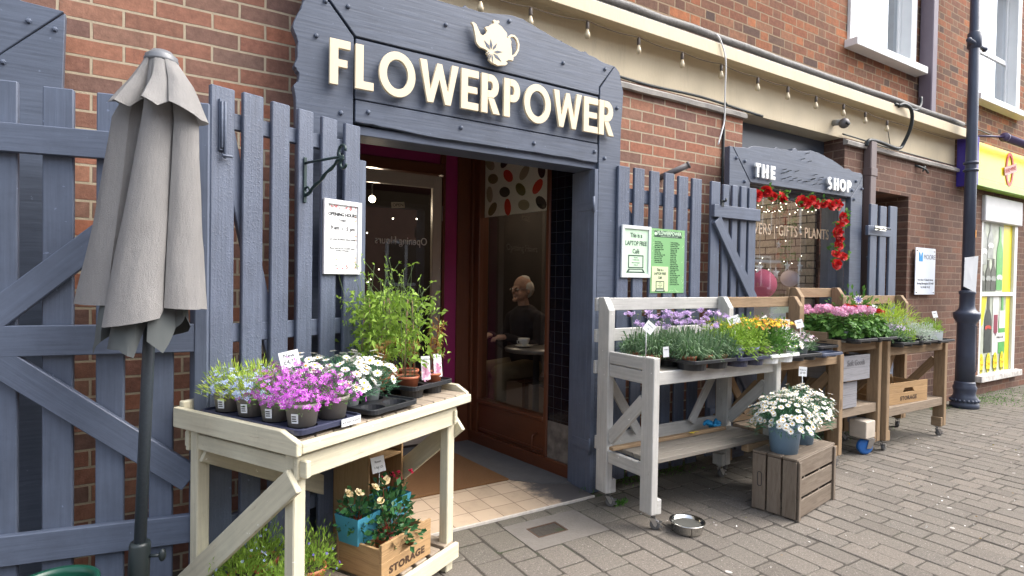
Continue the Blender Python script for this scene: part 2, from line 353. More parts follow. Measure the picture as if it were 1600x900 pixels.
# concrete patch round the drain
q = N('old_concrete'); p = q.pos(); col = q.mix(q.noise(8, 7, p, .7), (.11, .10, .088), (.22, .20, .175)); q.bump(q.noise(70, 5, p), .6, .005); M_conc = q.done(col, .9)
g = MB()
for a, b in (((1.612, -.657, -.02), (1.71, -.345, -.0015)), ((1.905, -.657, -.02), (2.102, -.345, -.0015)), ((1.71, -.425, -.02), (1.905, -.345, -.0015)), ((1.71, -.657, -.02), (1.905, -.55, -.0015))): g.span(a, b)
struct('concrete_patch', g.build('concrete_patch', M_conc))
t = thing('drain_cover', 'small rusty square drain grate set in the paving before the doorway', 'drain cover', (1.807, -.487, 0))
fr = MB(); fr.span((-.096, -.062, -.022), (.097, .062, -.014)); fr.build('drain_pit', plain('drain_dark', (.01, .009, .008), .9), t)
rust = plain('rusty_iron', (.10, .055, .035), .75, .4, 60, metal=.3)
b = MB(); b.span((-.095, -.061, -.014), (.095, -.053, -.002)).span((-.095, .053, -.014), (.095, .061, -.002)).span((-.095, -.053, -.014), (-.087, .053, -.002)).span((.087, -.053, -.014), (.095, .053, -.002))
for i in range(-6, 7):
    for sgn in (1, -1):
        x0, x1 = i*.027-.05*sgn, i*.027+.05*sgn; pts = [(x0, -.053), (x1, .053)]
        def clip(P, Q):
            (ax, ay), (bx, by) = P, Q
            for lim, s_ in ((.087, 1), (-.087, -1)):
                if s_*ax > s_*lim and s_*bx > s_*lim: return None
                if s_*ax > s_*lim: k = (lim-ax)/(bx-ax); ax, ay = lim, ay+k*(by-ay)
                if s_*bx > s_*lim: k = (lim-ax)/(bx-ax); bx, by = lim, ay+k*(by-ay)
            return (ax, ay), (bx, by)
        cpt = clip(*pts)
        if cpt and abs(cpt[0][0]-cpt[1][0]) > .01: b.bar((*cpt[0], -.009+.0004*sgn), (*cpt[1], -.009+.0004*sgn), .0055, .009, n=(0, 0, 1))
b.build('grate', rust, t)

# ================================================================ café building
RED = [tuple(v*1.18 for v in c) for c in [(.20, .10, .068), (.25, .11, .075), (.145, .085, .07), (.24, .13, .09), (.31, .12, .07), (.17, .105, .082), (.22, .10, .07), (.33, .16, .10), (.16, .08, .06)]]
BRN = [(.135, .078, .058), (.175, .095, .068), (.115, .07, .055), (.195, .095, .062)]
ORG = [tuple(v*1.15 for v in c) for c in [(.13, .065, .042), (.27, .09, .04), (.065, .045, .038), (.33, .12, .05), (.18, .075, .042), (.10, .062, .045), (.24, .11, .06), (.15, .06, .038)]]
B_red = bricks('red_brick', 'X', RED, (.50, .42, .30)); B_redY = bricks('red_brick_return', 'Y', RED, (.50, .42, .30))
B_brn = bricks('brown_brick', 'X', BRN, (.27, .19, .14), stain=.2); B_brnY = bricks('brown_brick_return', 'Y', BRN, (.27, .19, .14), stain=.2)
B_up = bricks('old_orange_brick', 'X', ORG, (.33, .245, .155), flemish=True, stain=.25, dist=.006)
bld = thing('shop_building', 'long two storey brick building with cream fascia above the café and the shop', 'building')
SH = 2.73
g = MB()
g.span((-6, 0, -.02), (.82, .25, SH)); g.span((2.385, 0, -.02), (4.03, .30, SH)); g.span((.82, .02, 2.42), (2.385, .25, SH))
g.build('wall', B_red, bld)
g = MB()
g.span((5.545, 0, -.02), (6.09, .6, SH)); g.span((6.09, 0, 2.285), (6.81, .6, SH)); g.span((6.81, 0, -.02), (7.93, .6, SH))
g.build('wall', [B_brn], bld)
g = MB(); g.span((5.541, .002, 0), (5.5449, .6, SH)); g.build('wall_return', B_brnY, bld); g = MB(); g.span((6.806, .002, 0), (6.8099, .598, 2.284)); g.build('wall_return', B_brnY, bld)
g = MB(); g.span((4.03, .06, -.02), (5.54, .25, .92)); g.build('window_stall_wall', M_board, bld)
q = N('painted_render'); p = q.pos(); col = q.mix(q.noise(3, 7, p, .7), (.54, .45, .29), (.68, .58, .40))
dr = q.math('MULTIPLY', q.math('SUBTRACT', q.noise(1, 5, q.mapv(p, (14, 14, 1.6)), .7), .56), 3.2, True); col = q.mix(q.math('MULTIPLY', dr, .5), col, (.36, .30, .20))
q.bump(q.noise(1, 5, q.mapv(p, (60, 60, 20))), .35, .004); M_fascia = q.done(col, .6)
g = MB(); g.span((-6, .022, SH+.001), (7.93, .28, 3.07)); g.build('fascia', M_fascia, bld)
g = MB(); g.prism([(-.02, 3.05), (-.13, 3.03), (-.13, 3.125), (-.02, 3.165)], 13.93, Matrix(((0, 0, 1, -6), (1, 0, 0, 0), (0, 1, 0, 0), (0, 0, 0, 1))))
g.span((-6, -.02, 3.052), (7.93, .1, 3.16)); g.build('fascia_ledge', M_fascia, bld, .004)
q = N('lead_flashing'); p = q.pos(); col = q.mix(q.noise(25, 6, p, .7), (.10, .10, .10), (.28, .27, .25)); q.bump(q.noise(30, 5, p), .6, .01); M_lead = q.done(col, .7)
g = MB(); g.tube([(x*.3-6, -.09+random.uniform(-.004, .004), 3.185+random.uniform(-.006, .006)) for x in range(47)], .027, 8)
g.prism([(-.12, 3.128), (-.12, 3.136), (.02, 3.178), (.02, 3.17)], 13.93, Matrix(((0, 0, 1, -6), (1, 0, 0, 0), (0, 1, 0, 0), (0, 0, 0, 1)))); g.build('lead_roll', M_lead, bld)
M_coping = plain('grey_mortar_coping', (.36, .34, .31), .85, .3, 12, bump=.6, bscale=50)
for a, b in ((2.68, 4.04), (5.53, 7.93)):
    g = MB(); pts = [(a+(b-a)*i/14, random.uniform(-.005, .005)) for i in range(15)]
    for (x0, d0), (x1, d1) in zip(pts, pts[1:]):
        vs = []
        for x, d in ((x0, d0), (x1, d1)): vs += [(x, -.035+d, 2.665+d), (x, -.04+d, 2.695+d), (x, .01, 2.729), (x, .01, 2.665)]
        g.add(vs, [(0, 1, 5, 4), (1, 2, 6, 5), (2, 3, 7, 6), (3, 0, 4, 7)]+([(0, 3, 2, 1)] if x0 == a else [])+([(4, 5, 6, 7)] if x1 == b else []))
    g.build('coping', M_coping, bld)
# upper wall with window openings
WIN = [(5.68, 6.80, 3.66, 5.25), (8.42, 9.66, 3.64, 5.25), (.9, 2.1, 3.66, 5.25), (11.6, 12.8, 3.66, 5.25)]
def wall_with_holes(holes, x0, x1, z0, z1, y0, y1):
    g = MB(); xs = sorted(holes); cur = x0
    for a, b, c, d in xs:
        g.span((cur, y0, z0), (a, y1, z1)); g.span((a, y0, z0), (b, y1, c)); g.span((a, y0, d), (b, y1, z1)); cur = b
    g.span((cur, y0, z0), (x1, y1, z1)); return g
wall_with_holes(WIN, -6, 16, 3.07, 7.2, .03, .3).build('upper_wall', B_up, bld)
g = MB(); g.span((-6, -.15, 7.2), (16, .5, 7.32)); g.add([(-6, -.3, 7.32), (16, -.3, 7.32), (16, 4, 9.6), (-6, 4, 9.6), (-6, 4, 7.32), (16, 4, 7.32)], [(0, 1, 2, 3), (0, 4, 5, 1), (0, 3, 4), (1, 5, 2), (3, 2, 5, 4)])
g.build('roof', plain('slate_roof', (.09, .09, .1), .7, .3, 6), bld)
G_up = glass('upstairs_glass', (.55, .62, .66), 3.5)
M_blind = plain('pale_blind', (.62, .70, .74), .6, .05)
for k, (a, b, c, d) in enumerate(WIN):
    fr = MB(); fr.span((a-.09, .0, c), (a+.03, .16, d+.08)); fr.span((b-.03, .0, c), (b+.09, .16, d+.08)); fr.span((a+.03, .0, d-.03), (b-.03, .16, d+.08))
    w_ = fr.build('window', M_white, bld, .004)
    f2 = MB(); y0, y1 = .10, .15; f2.span((a+.03, y0, c), (a+.075, y1, d-.03)); f2.span((b-.085, y0, c), (b-.03, y1, d-.03)); f2.span((a+.075, y0, c), (b-.085, y1, c+.05)); zr = 4.75 if k == 0 else 4.27; f2.span((a+.075, y0, zr), (b-.085, y1, zr+.06))
    f2.build('frame', M_white, w_, .003)
    s = MB(); s.span((a-.13, -.09, c-.075), (b+.15, .16, c)); s.build('sill', M_white, w_, .005)
    pn = MB(); pn.span((a+.075, .118, c+.05), (b-.085, .124, d-.03)); pn.build('pane', G_up, w_)
    rm = MB(); rm.span((a+.03, .28, c), (b-.03, .29, d)); rm.build('blind', M_blind if k != 0 else plain('pale_room', (.45, .52, .56), .6, .1), w_)
    if k == 1:
        cu = MB(); cu.span((9.28, .17, c+.05), (9.5, .2, 4.13)); cu.build('curtain', plain('blue_curtain', (.12, .42, .62), .7, .1), w_)
# recess shell, door wall
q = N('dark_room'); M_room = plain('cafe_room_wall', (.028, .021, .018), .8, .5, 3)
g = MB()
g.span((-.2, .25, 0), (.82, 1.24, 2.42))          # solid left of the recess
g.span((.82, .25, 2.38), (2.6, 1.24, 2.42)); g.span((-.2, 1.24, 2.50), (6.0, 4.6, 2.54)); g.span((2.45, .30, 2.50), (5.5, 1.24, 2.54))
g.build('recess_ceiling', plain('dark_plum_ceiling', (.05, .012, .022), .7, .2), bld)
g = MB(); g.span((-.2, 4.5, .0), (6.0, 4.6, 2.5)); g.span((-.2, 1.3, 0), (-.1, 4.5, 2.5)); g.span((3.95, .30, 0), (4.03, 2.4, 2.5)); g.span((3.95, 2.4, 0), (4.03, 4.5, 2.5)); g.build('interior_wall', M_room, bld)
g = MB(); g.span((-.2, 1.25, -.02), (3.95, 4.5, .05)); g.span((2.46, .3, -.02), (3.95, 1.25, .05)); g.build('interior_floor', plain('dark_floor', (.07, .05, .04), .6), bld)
# side wall of the recess : plane P->Q
P, Q = Vector((2.385, .03, 0)), Vector((2.215, 1.25, 0)); ang = math.degrees(math.atan2(Q.y-P.y, Q.x-P.x))
SW = TR(P.x, P.y, 0, rz=ang)        # local x along the wall into the recess, local -y = towards the doorway side... street viewer sees local +y
q = N('navy_glazed_tile'); tc = q.obj(); sp_ = q.n('SeparateXYZ'); q.l(q.pos(), sp_.inputs[0]); cb = q.n('CombineXYZ'); q.l(sp_.outputs[1], cb.inputs[0]); q.l(sp_.outputs[2], cb.inputs[1])
b_ = q.n('TexBrick', i_Color1=(.003, .004, .007, 1), i_Color2=(.005, .007, .013, 1), i_Mortar=(.035, .038, .042, 1), i_Scale=1.0); b_.inputs['Mortar Size'].default_value = .0016; b_.inputs['Brick Width'].default_value = .076; b_.inputs['Row Height'].default_value = .076; b_.offset = 0
q.l(cb.outputs[0], b_.inputs[0]); q.bump(q.math('ADD', q.math('SUBTRACT', 1, b_.outputs[1]), q.math('MULTIPLY', q.noise(14, 2, q.pos()), .5)), .5, .004); M_tile = q.done(b_.outputs[0], .12)
def sw(a0, a1, z0, z1, o0=0.0, o1=.08): return (a0, -o1, z0), (a1, -o0, z1)
g = MB(); g.span(*sw(.0, .255, .36, 2.40), M=SW); g.build('tile_pier', M_tile, bld)
g = MB(); g.span(*sw(-.01, .255, .10, .36, 0, .075), M=SW); g.build('worn_plaster', plain('worn_plaster', (.14, .125, .11), .9, .8, 14, bump=.5), bld)
win = MB()
win.span(*sw(.255, .29, .05, 2.40, -.014, .08), M=SW); win.span(*sw(1.072, 1.145, .05, 2.40, -.014, .08), M=SW)
win.span(*sw(.29, 1.072, .10, .345, 0, .06), M=SW); win.span(*sw(.29, 1.072, .345, .375, -.018, .07), M=SW); win.span(*sw(.29, 1.072, 2.36, 2.40, 0, .07), M=SW)
win.span(*sw(-.015, 1.20, -.01, .10, -.02, .06), M=SW); win.span(*sw(.30, 1.06, .125, .145, -.012, 0), M=SW); win.span(*sw(1.145, 1.225, .1, 2.40, -.03, .08), M=SW)
w_ = win.build('window', M_brown, bld, .004)
g = MB(); g.span(*sw(.29, 1.072, .375, 2.36, .025, .031), M=SW); g.build('pane', G_cafe, w_)
g = MB(); g.tube([SW @ Vector((.36, .004, .245)), SW @ Vector((.36, .05, .235)), SW @ Vector((.36, .055, .14)), SW @ Vector((.36, .03, .12)), SW @ Vector((.33, .04, .13))], .005, 6); g.build('hook', M_brown, w_)
# back wall: door, transom, magenta strip, brown post
g = MB(); g.span((2.08, 1.20, 0), (2.215, 1.30, 2.40)); g.span((1.955, 1.21, 0), (1.978, 1.30, 2.25)); g.span((.82, 1.21, 2.165), (1.955, 1.30, 2.25)); g.span((1.93, 1.205, 2.25), (1.978, 1.30, 2.40)); g.build('door_surround', M_brown, bld, .004)
g = MB(); g.span((1.978, 1.215, 0), (2.08, 1.30, 2.40)); g.span((.82, 1.225, 2.25), (1.93, 1.30, 2.40)); g.build('magenta_panel', M_magenta, bld)
d = MB(); d.span((1.20, 1.225, .03), (1.31, 1.265, 2.155)); d.span((1.872, 1.225, .03), (1.95, 1.265, 2.155)); d.span((1.31, 1.225, 2.055), (1.872, 1.265, 2.155)); d.span((1.31, 1.225, .03), (1.872, 1.265, .35))
dr = d.build('door', M_taupe, bld, .004)
g = MB(); g.span((1.31, 1.243, .35), (1.872, 1.248, 2.055)); g.build('pane', G_cafe, dr)
g = MB(); g.span((1.951, 1.215, 1.80), (1.962, 1.224, 1.92)); g.span((1.951, 1.215, .4), (1.962, 1.224, .52)); g.build('hinge', M_zinc, dr)
text('lettering', 'Opening Hours', .085, plain('white_vinyl', (.6, .6, .58), .6, 0), dr, TR(1.62, 1.238, 1.60) @ RX90 @ Matrix.Diagonal((-1, 1, -1, 1)), sx=.8)
g = MB(); g.span((.82, 1.21, 0), (.90, 1.3, 2.165)); g.span((.90, 1.24, .03), (1.20, 1.27, 2.165)); g.build('side_panel', M_brown, bld)
t = thing('open_sign', 'small pale open tag hanging behind the café door glass', 'door sign', (1.585, 1.232, 1.90))
g = MB(); g.span((-.052, -.004, -.022), (.052, .002, .022), M=TR(ry=-5)); pl = g.build('plate', plain('aged_cream', (.5, .45, .33), .6), t)
text('lettering', 'OPEN', .034, M_ink, pl, TR(0, -.0055, -.012, ry=-5) @ RX90)
g = MB(); g.tube([(-.035, 0, .02), (0, .0, .10), (.035, 0, .024)], .0012, 5); g.build('string', M_ink, t)
# floor of the recess
q = N('threshold_tile'); p = q.pos(); br = q.n('TexBrick', i_Color1=(.43, .33, .23, 1), i_Color2=(.54, .42, .30, 1), i_Mortar=(.12, .075, .05, 1), i_Scale=1.0); br.inputs['Mortar Size'].default_value = .0022
br.inputs['Brick Width'].default_value = .153; br.inputs['Row Height'].default_value = .153; br.offset = 0; mp = q.n('Mapping'); mp.inputs['Location'].default_value = (.0, .105, 0); q.l(p, mp.inputs[0]); q.l(mp.outputs[0], br.inputs[0])
d_ = q.math('MULTIPLY', q.math('SUBTRACT', q.noise(7, 7, p, .75), .5), 3, True); col = q.mix(q.math('MULTIPLY', d_, .5), br.outputs[0], (.22, .16, .12))
sx_ = q.n('SeparateXYZ'); q.l(p, sx_.inputs[0]); sm_ = q.math('MULTIPLY', q.math('SUBTRACT', q.math('ADD', sx_.outputs[0], q.math('MULTIPLY', q.noise(9, 6, p, .7), .45)), 2.22), 8, True); col = q.mix(sm_, col, (.085, .08, .078))
q.bump(q.math('ADD', br.outputs[1], q.noise(90, 3, p)), -.2, .003); M_thr = q.done(col, .6)
g = MB(); g.span((.6, THR+.012, -.03), (2.33, 1.24, .008)); o = struct('threshold_floor', g.build('threshold_floor', M_thr))
g = MB(); g.span((.6, THR-.001, -.03), (2.33, THR+.0115, .0095)); struct('threshold_edge', g.build('threshold_edge', plain('white_stone_strip', (.6, .56, .5), .7, .3, 30)))
q = N('grey_screed'); p = q.pos(); col = q.mix(q.noise(9, 7, p, .7), (.065, .065, .068), (.14, .138, .135)); q.bump(q.noise(70, 4, p), .5, .004); M_screed = q.done(col, .8)
g = MB(); g.prism([(2.02, .225), (1.945, 1.05), (1.55, 1.05), (1.55, 1.235), (2.2, 1.235), (2.37, .04), (2.33, -.02), (2.16, .08)], .004, None, z0=.0085); struct('screed_strip', g.build('screed_strip', M_screed))
q = N('coir'); p = q.pos(); col = q.mix(q.noise(160, 4, p, .8), (.10, .045, .015), (.29, .145, .055)); q.bump(q.noise(300, 3, p), 1, .01); M_coir = q.done(col, 1)
g = MB(); g.prism([(.9, .235), (2.008, .235), (1.935, 1.04), (.9, 1.04)], .012, None, z0=.0085); tag(g.build('doormat', M_coir, bevel=.003), 'large brown coir doormat in the tiled café doorway', 'doormat')
# shop window
M_fr = M_gate
w = MB(); w.span((4.03, -.0, .92), (4.13, .14, 2.12)); w.span((5.425, -.02, -.02), (5.54, .14, 2.12)); w.span((4.13, 0, .92), (5.425, .14, 1.0)); w.span((4.13, -.03, 2.10), (5.425, .14, 2.2)); w.span((4.62, -.045, 2.055), (4.86, -.03, 2.13))
sw_ = w.build('window', M_fr, bld, .004)
g = MB(); g.span((4.13, .062, 1.0), (5.425, .068, 2.10)); g.build('pane', G_clear, sw_)
M_gold = plain('cream_vinyl', (.88, .70, .52), .5, 0)
o = text('lettering', 'FLOWERS | GIFTS - PLANTS', .137, M_gold, sw_, FM(.058, 5.415, 1.762), align='RIGHT', sx=.79, spacing=1.06)
g = MB(); g.span((4.03, .20, 2.13), (5.541, .24, 2.728)); o_ = g.build('grey_panel', M_panel, bld)
g = MB()
for px, py in ((1207, 190), (1268, 205), (1316, 216)): 
    c = on_y(px, py, .195); g.ball((c.x, .197, c.z), .008, 6)
g.build('panel_screw', M_ink, bld)
g = MB(); g.span((4.03, 1.9, .0), (5.54, 2.0, 2.5)); g.span((4.03, .25, 2.3), (5.54, 1.9, 2.34)); g.build('shop_back_wall', bricks('pale_rubble_stone', 'X', [(.20, .16, .13), (.27, .23, .19), (.15, .12, .10)], (.07, .055, .05), stain=.3), bld)
g = MB(); g.span((5.505, .25, 0), (5.54, 1.9, 2.3)); g.build('shop_side_wall', bricks('pale_stone_return', 'Y', [(.34, .31, .27), (.46, .42, .37), (.28, .25, .22)], (.10, .09, .08), stain=.15), bld)
g = MB(); g.span((4.13, .15, .96), (5.5, .8, 1.0)); g.span((4.03, .8, .9), (5.5, 1.9, .92)); g.build('window_shelf', M_white, bld)
g = MB(); g.span((4.14, .30, 1.535), (5.05, .42, 1.56)); tag(g.build('display_shelf', M_white), 'narrow white shelf across the shop window display', 'shelf')
# alcove door
g = MB(); g.span((6.09, .55, 0), (6.81, .6, 2.285)); g.build('alcove_door', plain('very_dark_door', (.02, .018, .018), .5), bld)
# ================================================================ neighbour shop on the right
nb = thing('corner_shop', 'drinks shop next door with white framed window of bottle posters under a yellow fascia', 'shop front', (0, 0, 0))
g = MB(); g.span((7.93, 0, -.02), (8.68, .3, 3.07)); g.span((8.68, 0, 2.47), (9.83, .3, 3.07)); g.span((9.83, 0, -.02), (16, .3, 3.07)); g.span((8.68, 0, -.02), (9.83, .3, .16)); g.build('wall', B_brn, nb)
g = MB(); g.span((8.60, -.07, .16), (9.90, .1, .24)); g.build('window_sill', plain('flaking_white', (.62, .60, .56), .8, .5, 18, bump=.5), nb, .006)
g = MB(); g.span((8.68, .0, .24), (8.73, .1, 2.15)); g.span((9.73, .0, .24), (9.83, .1, 2.15)); g.span((8.73, .0, 1.22), (9.73, .09, 1.27)); w_ = g.build('window_frame', M_white, nb, .004)
g = MB(); g.span((8.66, -.04, 2.15), (9.85, .1, 2.47)); g.build('shutter_box', plain('white_metal', (.66, .66, .66), .45, .08), nb, .01)
t = thing('bottle_poster', 'window film printed with dark and green drink bottles over yellow price bubbles', 'poster', (0, 0, 0), group=None)
c_y = plain('poster_yellow', (.85, .74, .02), .35, .05); c_gr = plain('poster_green', (.10, .42, .10), .35, .3, 12); c_bk = plain('poster_dark_bottle', (.045, .06, .055), .3, .6, 16); c_g = plain('poster_silver', (.33, .36, .34), .35, .5, 14)
c_w = plain('poster_white', (.75, .76, .72), .4, .1); c_r = plain('poster_red', (.50, .045, .03), .4, .1); c_pl = plain('poster_plum', (.25, .02, .06), .4, .1); c_or = plain('poster_orange', (.75, .22, .02), .4, .2)
g = MB(); g.span((8.73, .030, .24), (9.58, .034, 1.22)); g.span((8.73, .030, 1.27), (9.45, .034, 2.15)); g.build('film', plain('poster_pale', (.50, .55, .44), .4, .5, 5), t)
g = MB(); g.span((9.58, .029, .24), (9.73, .033, 1.22)); g.build('yellow_band', c_y, t); g = MB(); g.span((9.45, .029, 1.27), (9.73, .033, 2.15)); g.build('yellow_band', c_y, t); g = MB(); g.prism([(8.73, 1.22), (8.98, 1.22), (8.86, .86), (8.73, .80)], .002, FM(.029)); g.build('yellow_band', c_y, t)
def bottle(cx, z0, z1, w, M, mat, nm='bottle_print', M2=None):
    h = z1-z0; prof = [(w/2, 0), (w/2, .58), (w*.42, .66), (w*.17, .78), (w*.15, .97), (w*.19, .97), (w*.19, 1)]
    poly = [(a, b*h) for a, b in prof]+[(-a, b*h) for a, b in prof[::-1]]; b = MB(); b.prism(poly, .002, M or FM(.027, cx, z0)); return b.build(nm, mat, t)
bottle(9.02, .50, 1.215, .22, None, c_bk); bottle(9.46, .47, 1.215, .20, None, c_gr)
g = MB(); g.span((9.16, .025, .46), (9.34, .028, 1.215)); g.build('white_bottle_print', c_w, t)
g = MB(); g.prism([(9.19, .98), (9.31, .98), (9.31, .76), (9.25, .70), (9.19, .76)], .002, FM(.024)); g.build('crest_print', c_pl, t)
g = MB(); g.strip([(9.02+.085*math.cos(a), .80+.03*math.sin(a)) for a in np.linspace(math.pi, 0, 7)], .04, .002, FM(.024)); g.build('label_print', c_r, t)
g = MB(); g.span((9.37, .024, .80), (9.56, .026, 1.03)); g.span((9.22, .022, .62), (9.56, .025, .74)); g.build('white_label', c_w, t)
text('lettering', 'drinks.co.uk', .05, M_ink, t, FM(.0215, 9.39, .67), sx=.85)
for i in range(4):
    cx = 8.83+i*.215; g = MB(); g.prism([(cx+.062*math.cos(a), .37+.125*math.sin(a)) for a in np.linspace(0, 2*math.pi, 20)[:-1]], .002, FM(.022)); g.build('price_bubble', c_y, t)
    for k in range(3): text('lettering', ('£1', '2 for', 'only')[k], .07, (c_r, c_or, M_ink)[k], t, FM(.0195, cx, .41-.075*k), sx=.8)
for i, (cx, z0, z1, w, mm) in enumerate(((8.84, 1.62, 2.14, .18, c_g), (9.03, 1.70, 2.14, .17, c_g), (9.33, 1.30, 2.12, .19, c_gr), (8.80, 1.28, 1.62, .15, c_bk), (8.98, 1.28, 1.68, .15, c_bk), (9.14, 1.28, 1.70, .15, c_bk))):
    bottle(cx, z0, z1, w, FM(.027-.0004*i, cx, z0), mm)
    g = MB(); g.strip([(cx+w*.38*math.cos(a), z0+.14+.03*math.sin(a)) for a in np.linspace(math.pi, 0, 6)], .06, .002, FM(.0235-.0004*i)); g.build('label_print', c_w if i < 3 else c_g, t)
t = thing('yellow_fascia_sign', 'yellow shop fascia with green lower stripe, blue end panel and a red drinks emblem', 'shop sign')
g = MB(); g.span((8.0, -.14, 2.60), (16, -.02, 3.02)); g.build('board', plain('yellow_acrylic', (.90, .74, .015), .25, .05), t)
g = MB(); g.span((8.0, -.145, 2.52), (16, -.02, 2.599)); g.build('stripe', plain('lime_stripe', (.36, .58, .06), .3, .05), t)
g = MB(); g.span((7.92, -.19, 2.50), (7.999, -.0, 3.05)); g.build('end_panel', plain('violet_blue', (.055, .035, .30), .35, .1), t, .006)
g = MB(); g.tube([(8.25, -.34, 3.05), (16, -.34, 3.05)], .045, 14); g.tube([(8.23, -.34, 3.05), (8.255, -.34, 3.05)], .052, 14); g.tube([(8.0, -.1, 3.08), (8.24, -.34, 3.055)], .012); g.build('awning_tube', plain('purple_metal', (.09, .065, .14), .4, .1), t)
e = MB(); ex, ez = 9.03, 2.80
e.strip([(ex+.10*math.cos(a), ez+.19*math.sin(a)) for a in np.linspace(0, 2*math.pi, 25)[:-1]], .045, .006, FM(-.142), closed=True); em = e.build('emblem', plain('emblem_red', (.62, .06, .03), .4, .1), t)
e = MB(); e.span((-.19, -.006, -.05), (.19, 0, .05), M=TR(ex, -.150, ez, ry=-14)); bn = e.build('banner', plain('emblem_banner', (.70, .35, .30), .4, .1), t)
text('lettering', 'BEERS•WINES', .066, plain('emblem_text', (.45, .02, .02), .5, 0), t, TR(ex, -.1568, ez-.022, ry=-14) @ RX90, sx=.85)
# ================================================================ pipes, cables, lights, camera
t = thing('street_lamp', 'dark blue cast iron street lamp column with ribbed base before the brown brick wall', 'street lamp', (7.65, -.24, 0))
M_post = plain('dark_blue_post_paint', (.050, .064, .10), .38, .2, 5, bump=.25, bscale=90)
g = MB(); g.lathe([(.135, 0), (.135, .045), (.12, .06), (.125, .10), (.105, .13), (.10, .17), (.108, .20), (.112, .225), (.098, .25), (.098, .27), (.092, .29)], n=24)
for i in range(20):
    a = 2*math.pi*i/20; g.ball((.122*math.cos(a), .122*math.sin(a), .082), .019, 6)
g.build('base', M_post, t)
g = MB(); g.lathe([(.092, .285), (.088, .60), (.086, .93), (.092, .94), (.12, .99), (.125, 1.03), (.125, 1.05), (.105, 1.06), (.085, 1.08), (.075, 1.10), (.07, 1.13), (.07, 1.25), (.078, 1.26), (.078, 1.285), (.06, 1.30)], n=24); g.build('pedestal', M_post, t)
g = MB(); g.strip([(-.02, .92), (.035, .90), (.045, .5), (.04, .42), (.0, .37)], .006, .004, TR(-.045, -.083, 0, rz=-28) @ RX90); g.build('access_door', M_post, t)
g = MB(); g.lathe([(.058, 1.29), (.056, 2.4), (.052, 3.0), (.046, 6.2)], n=18, caps=True); g.build('shaft', M_post, t)
for z in (2.62, 2.70): g = MB(); g.lathe([(.05, z-.02), (.072, z-.01), (.072, z+.01), (.05, z+.02)], n=18, caps=False); g.build('ring', M_post, t)
g = MB(); g.lathe([(.05, 3.95), (.068, 3.97), (.068, 4.12), (.05, 4.14)], n=18, caps=False); g.tube([(-.14, 0, 4.02), (.12, -.05, 3.96)], .022, 8); g.ball((.125, -.05, 3.96), .03); g.ball((-.14, 0, 4.02), .028); g.build('ladder_bracket', M_post, t)
g = MB(); g.lathe([(.0, 6.5), (.10, 6.45), (.2, 6.3), (.16, 6.22), (.046, 6.2)], n=16); g.build('lantern', M_post, t)
t = thing('paper_notice', 'white paper notice wired to the side of the street lamp', 'notice', (7.52, -.30, 1.50), 0)
g = MB(); g.add([(-.13, .0, -.16), (-.02, -.07, -.22), (.02, -.07, .17), (-.12, 0, .15)], [(0, 1, 2, 3)]); g.add([(-.13, .004, -.16), (-.02, -.066, -.22), (.02, -.066, .17), (-.12, .004, .15)], [(3, 2, 1, 0)]); g.build('sheet', M_card, t)
g = MB(); g.tube([(-.05, -.05, .16), (.1, -.03, .15), (.24, .08, .15)], .003, 5); g.tube([(-.05, -.05, -.15), (.1, -.03, -.15), (.24, .08, -.15)], .003, 5); g.build('wire', M_white, t)
def sticker(nm, lab, mat, z, r, sq=False, da=0):
    g = MB(); a0 = R(-78+da); n = 6; vs = []; R0 = .0625
    for i in range(n+1):
        a = a0+(i/n-.5)*2*r/R0; hh = r*1.25 if sq else r*math.sqrt(max(.02, 1-(2*i/n-1)**2)); vs += [(R0*math.cos(a), R0*math.sin(a), z-hh), (R0*math.cos(a), R0*math.sin(a), z+hh)]
    g.add(vs, [(2*i, 2*i+2, 2*i+3, 2*i+1) for i in range(n)]); return tag(g.build(nm, mat, loc=(7.65, -.24, 0)), lab, 'sticker')
sticker('sticker', 'small orange square sticker on the lamp column', plain('orange_sticker', (.8, .33, .02), .5), 1.92, .032, True, 12); sticker('sticker', 'round pale green sticker on the lamp column', plain('green_sticker', (.45, .5, .28), .5), 1.62, .04); sticker('sticker', 'small blue and white sticker low on the lamp column', plain('blue_sticker', (.22, .4, .62), .5), 1.40, .03, True, 20)
t = thing('downpipe', 'purple grey square downpipe ending at the ledge beside the upstairs window', 'drainpipe', (7.05, -.05, 0))
M_pipe = plain('purple_grey_pipe', (.16, .13, .16), .5, .1, 4)
g = MB(); g.span((-.055, -.06, 3.17), (.055, .07, 7.2)); g.build('pipe', M_pipe, t, .008); g = MB(); g.span((-.058, -.063, 4.9), (.058, .07, 5.0)); g.build('collar', M_pipe, t, .004)
t = thing('downpipe', 'brown square downpipe beside the shop sign on the brown brick pier', 'drainpipe', (5.93, -.04, 0))
M_pb = plain('brown_pipe', (.145, .11, .105), .5, .1, 4)
g = MB(); g.span((-.055, -.035, .02), (.055, .038, 2.74)); g.build('pipe', M_pb, t, .008); g = MB(); g.span((-.06, -.042, 2.40), (.06, .038, 2.48)); g.build('collar', M_pb, t, .004); g = MB(); g.span((-.06, -.042, .9), (.06, .038, .98)); g.build('collar', M_pb, t, .004)
def cable(lab, pts, r, mat=M_iron, n=6, nm='cable'): 
    g = MB(); P = [Vector(p) for p in pts]; out = []
    for i in range(len(P)-1):
        p0, p1, p2, p3 = P[max(i-1, 0)], P[i], P[i+1], P[min(i+2, len(P)-1)]
        for k in range(4):
            u = k/4; out.append(.5*((2*p1)+(-p0+p2)*u+(2*p0-5*p1+4*p2-p3)*u*u+(-p0+3*p1-3*p2+p3)*u**3))
    out.append(P[-1]); g.tube(out, r, n); return tag(g.build(nm, mat), lab, 'cable')
c_ = lambda *pp: [on_y(a, b, y) for a, b, y in pp]
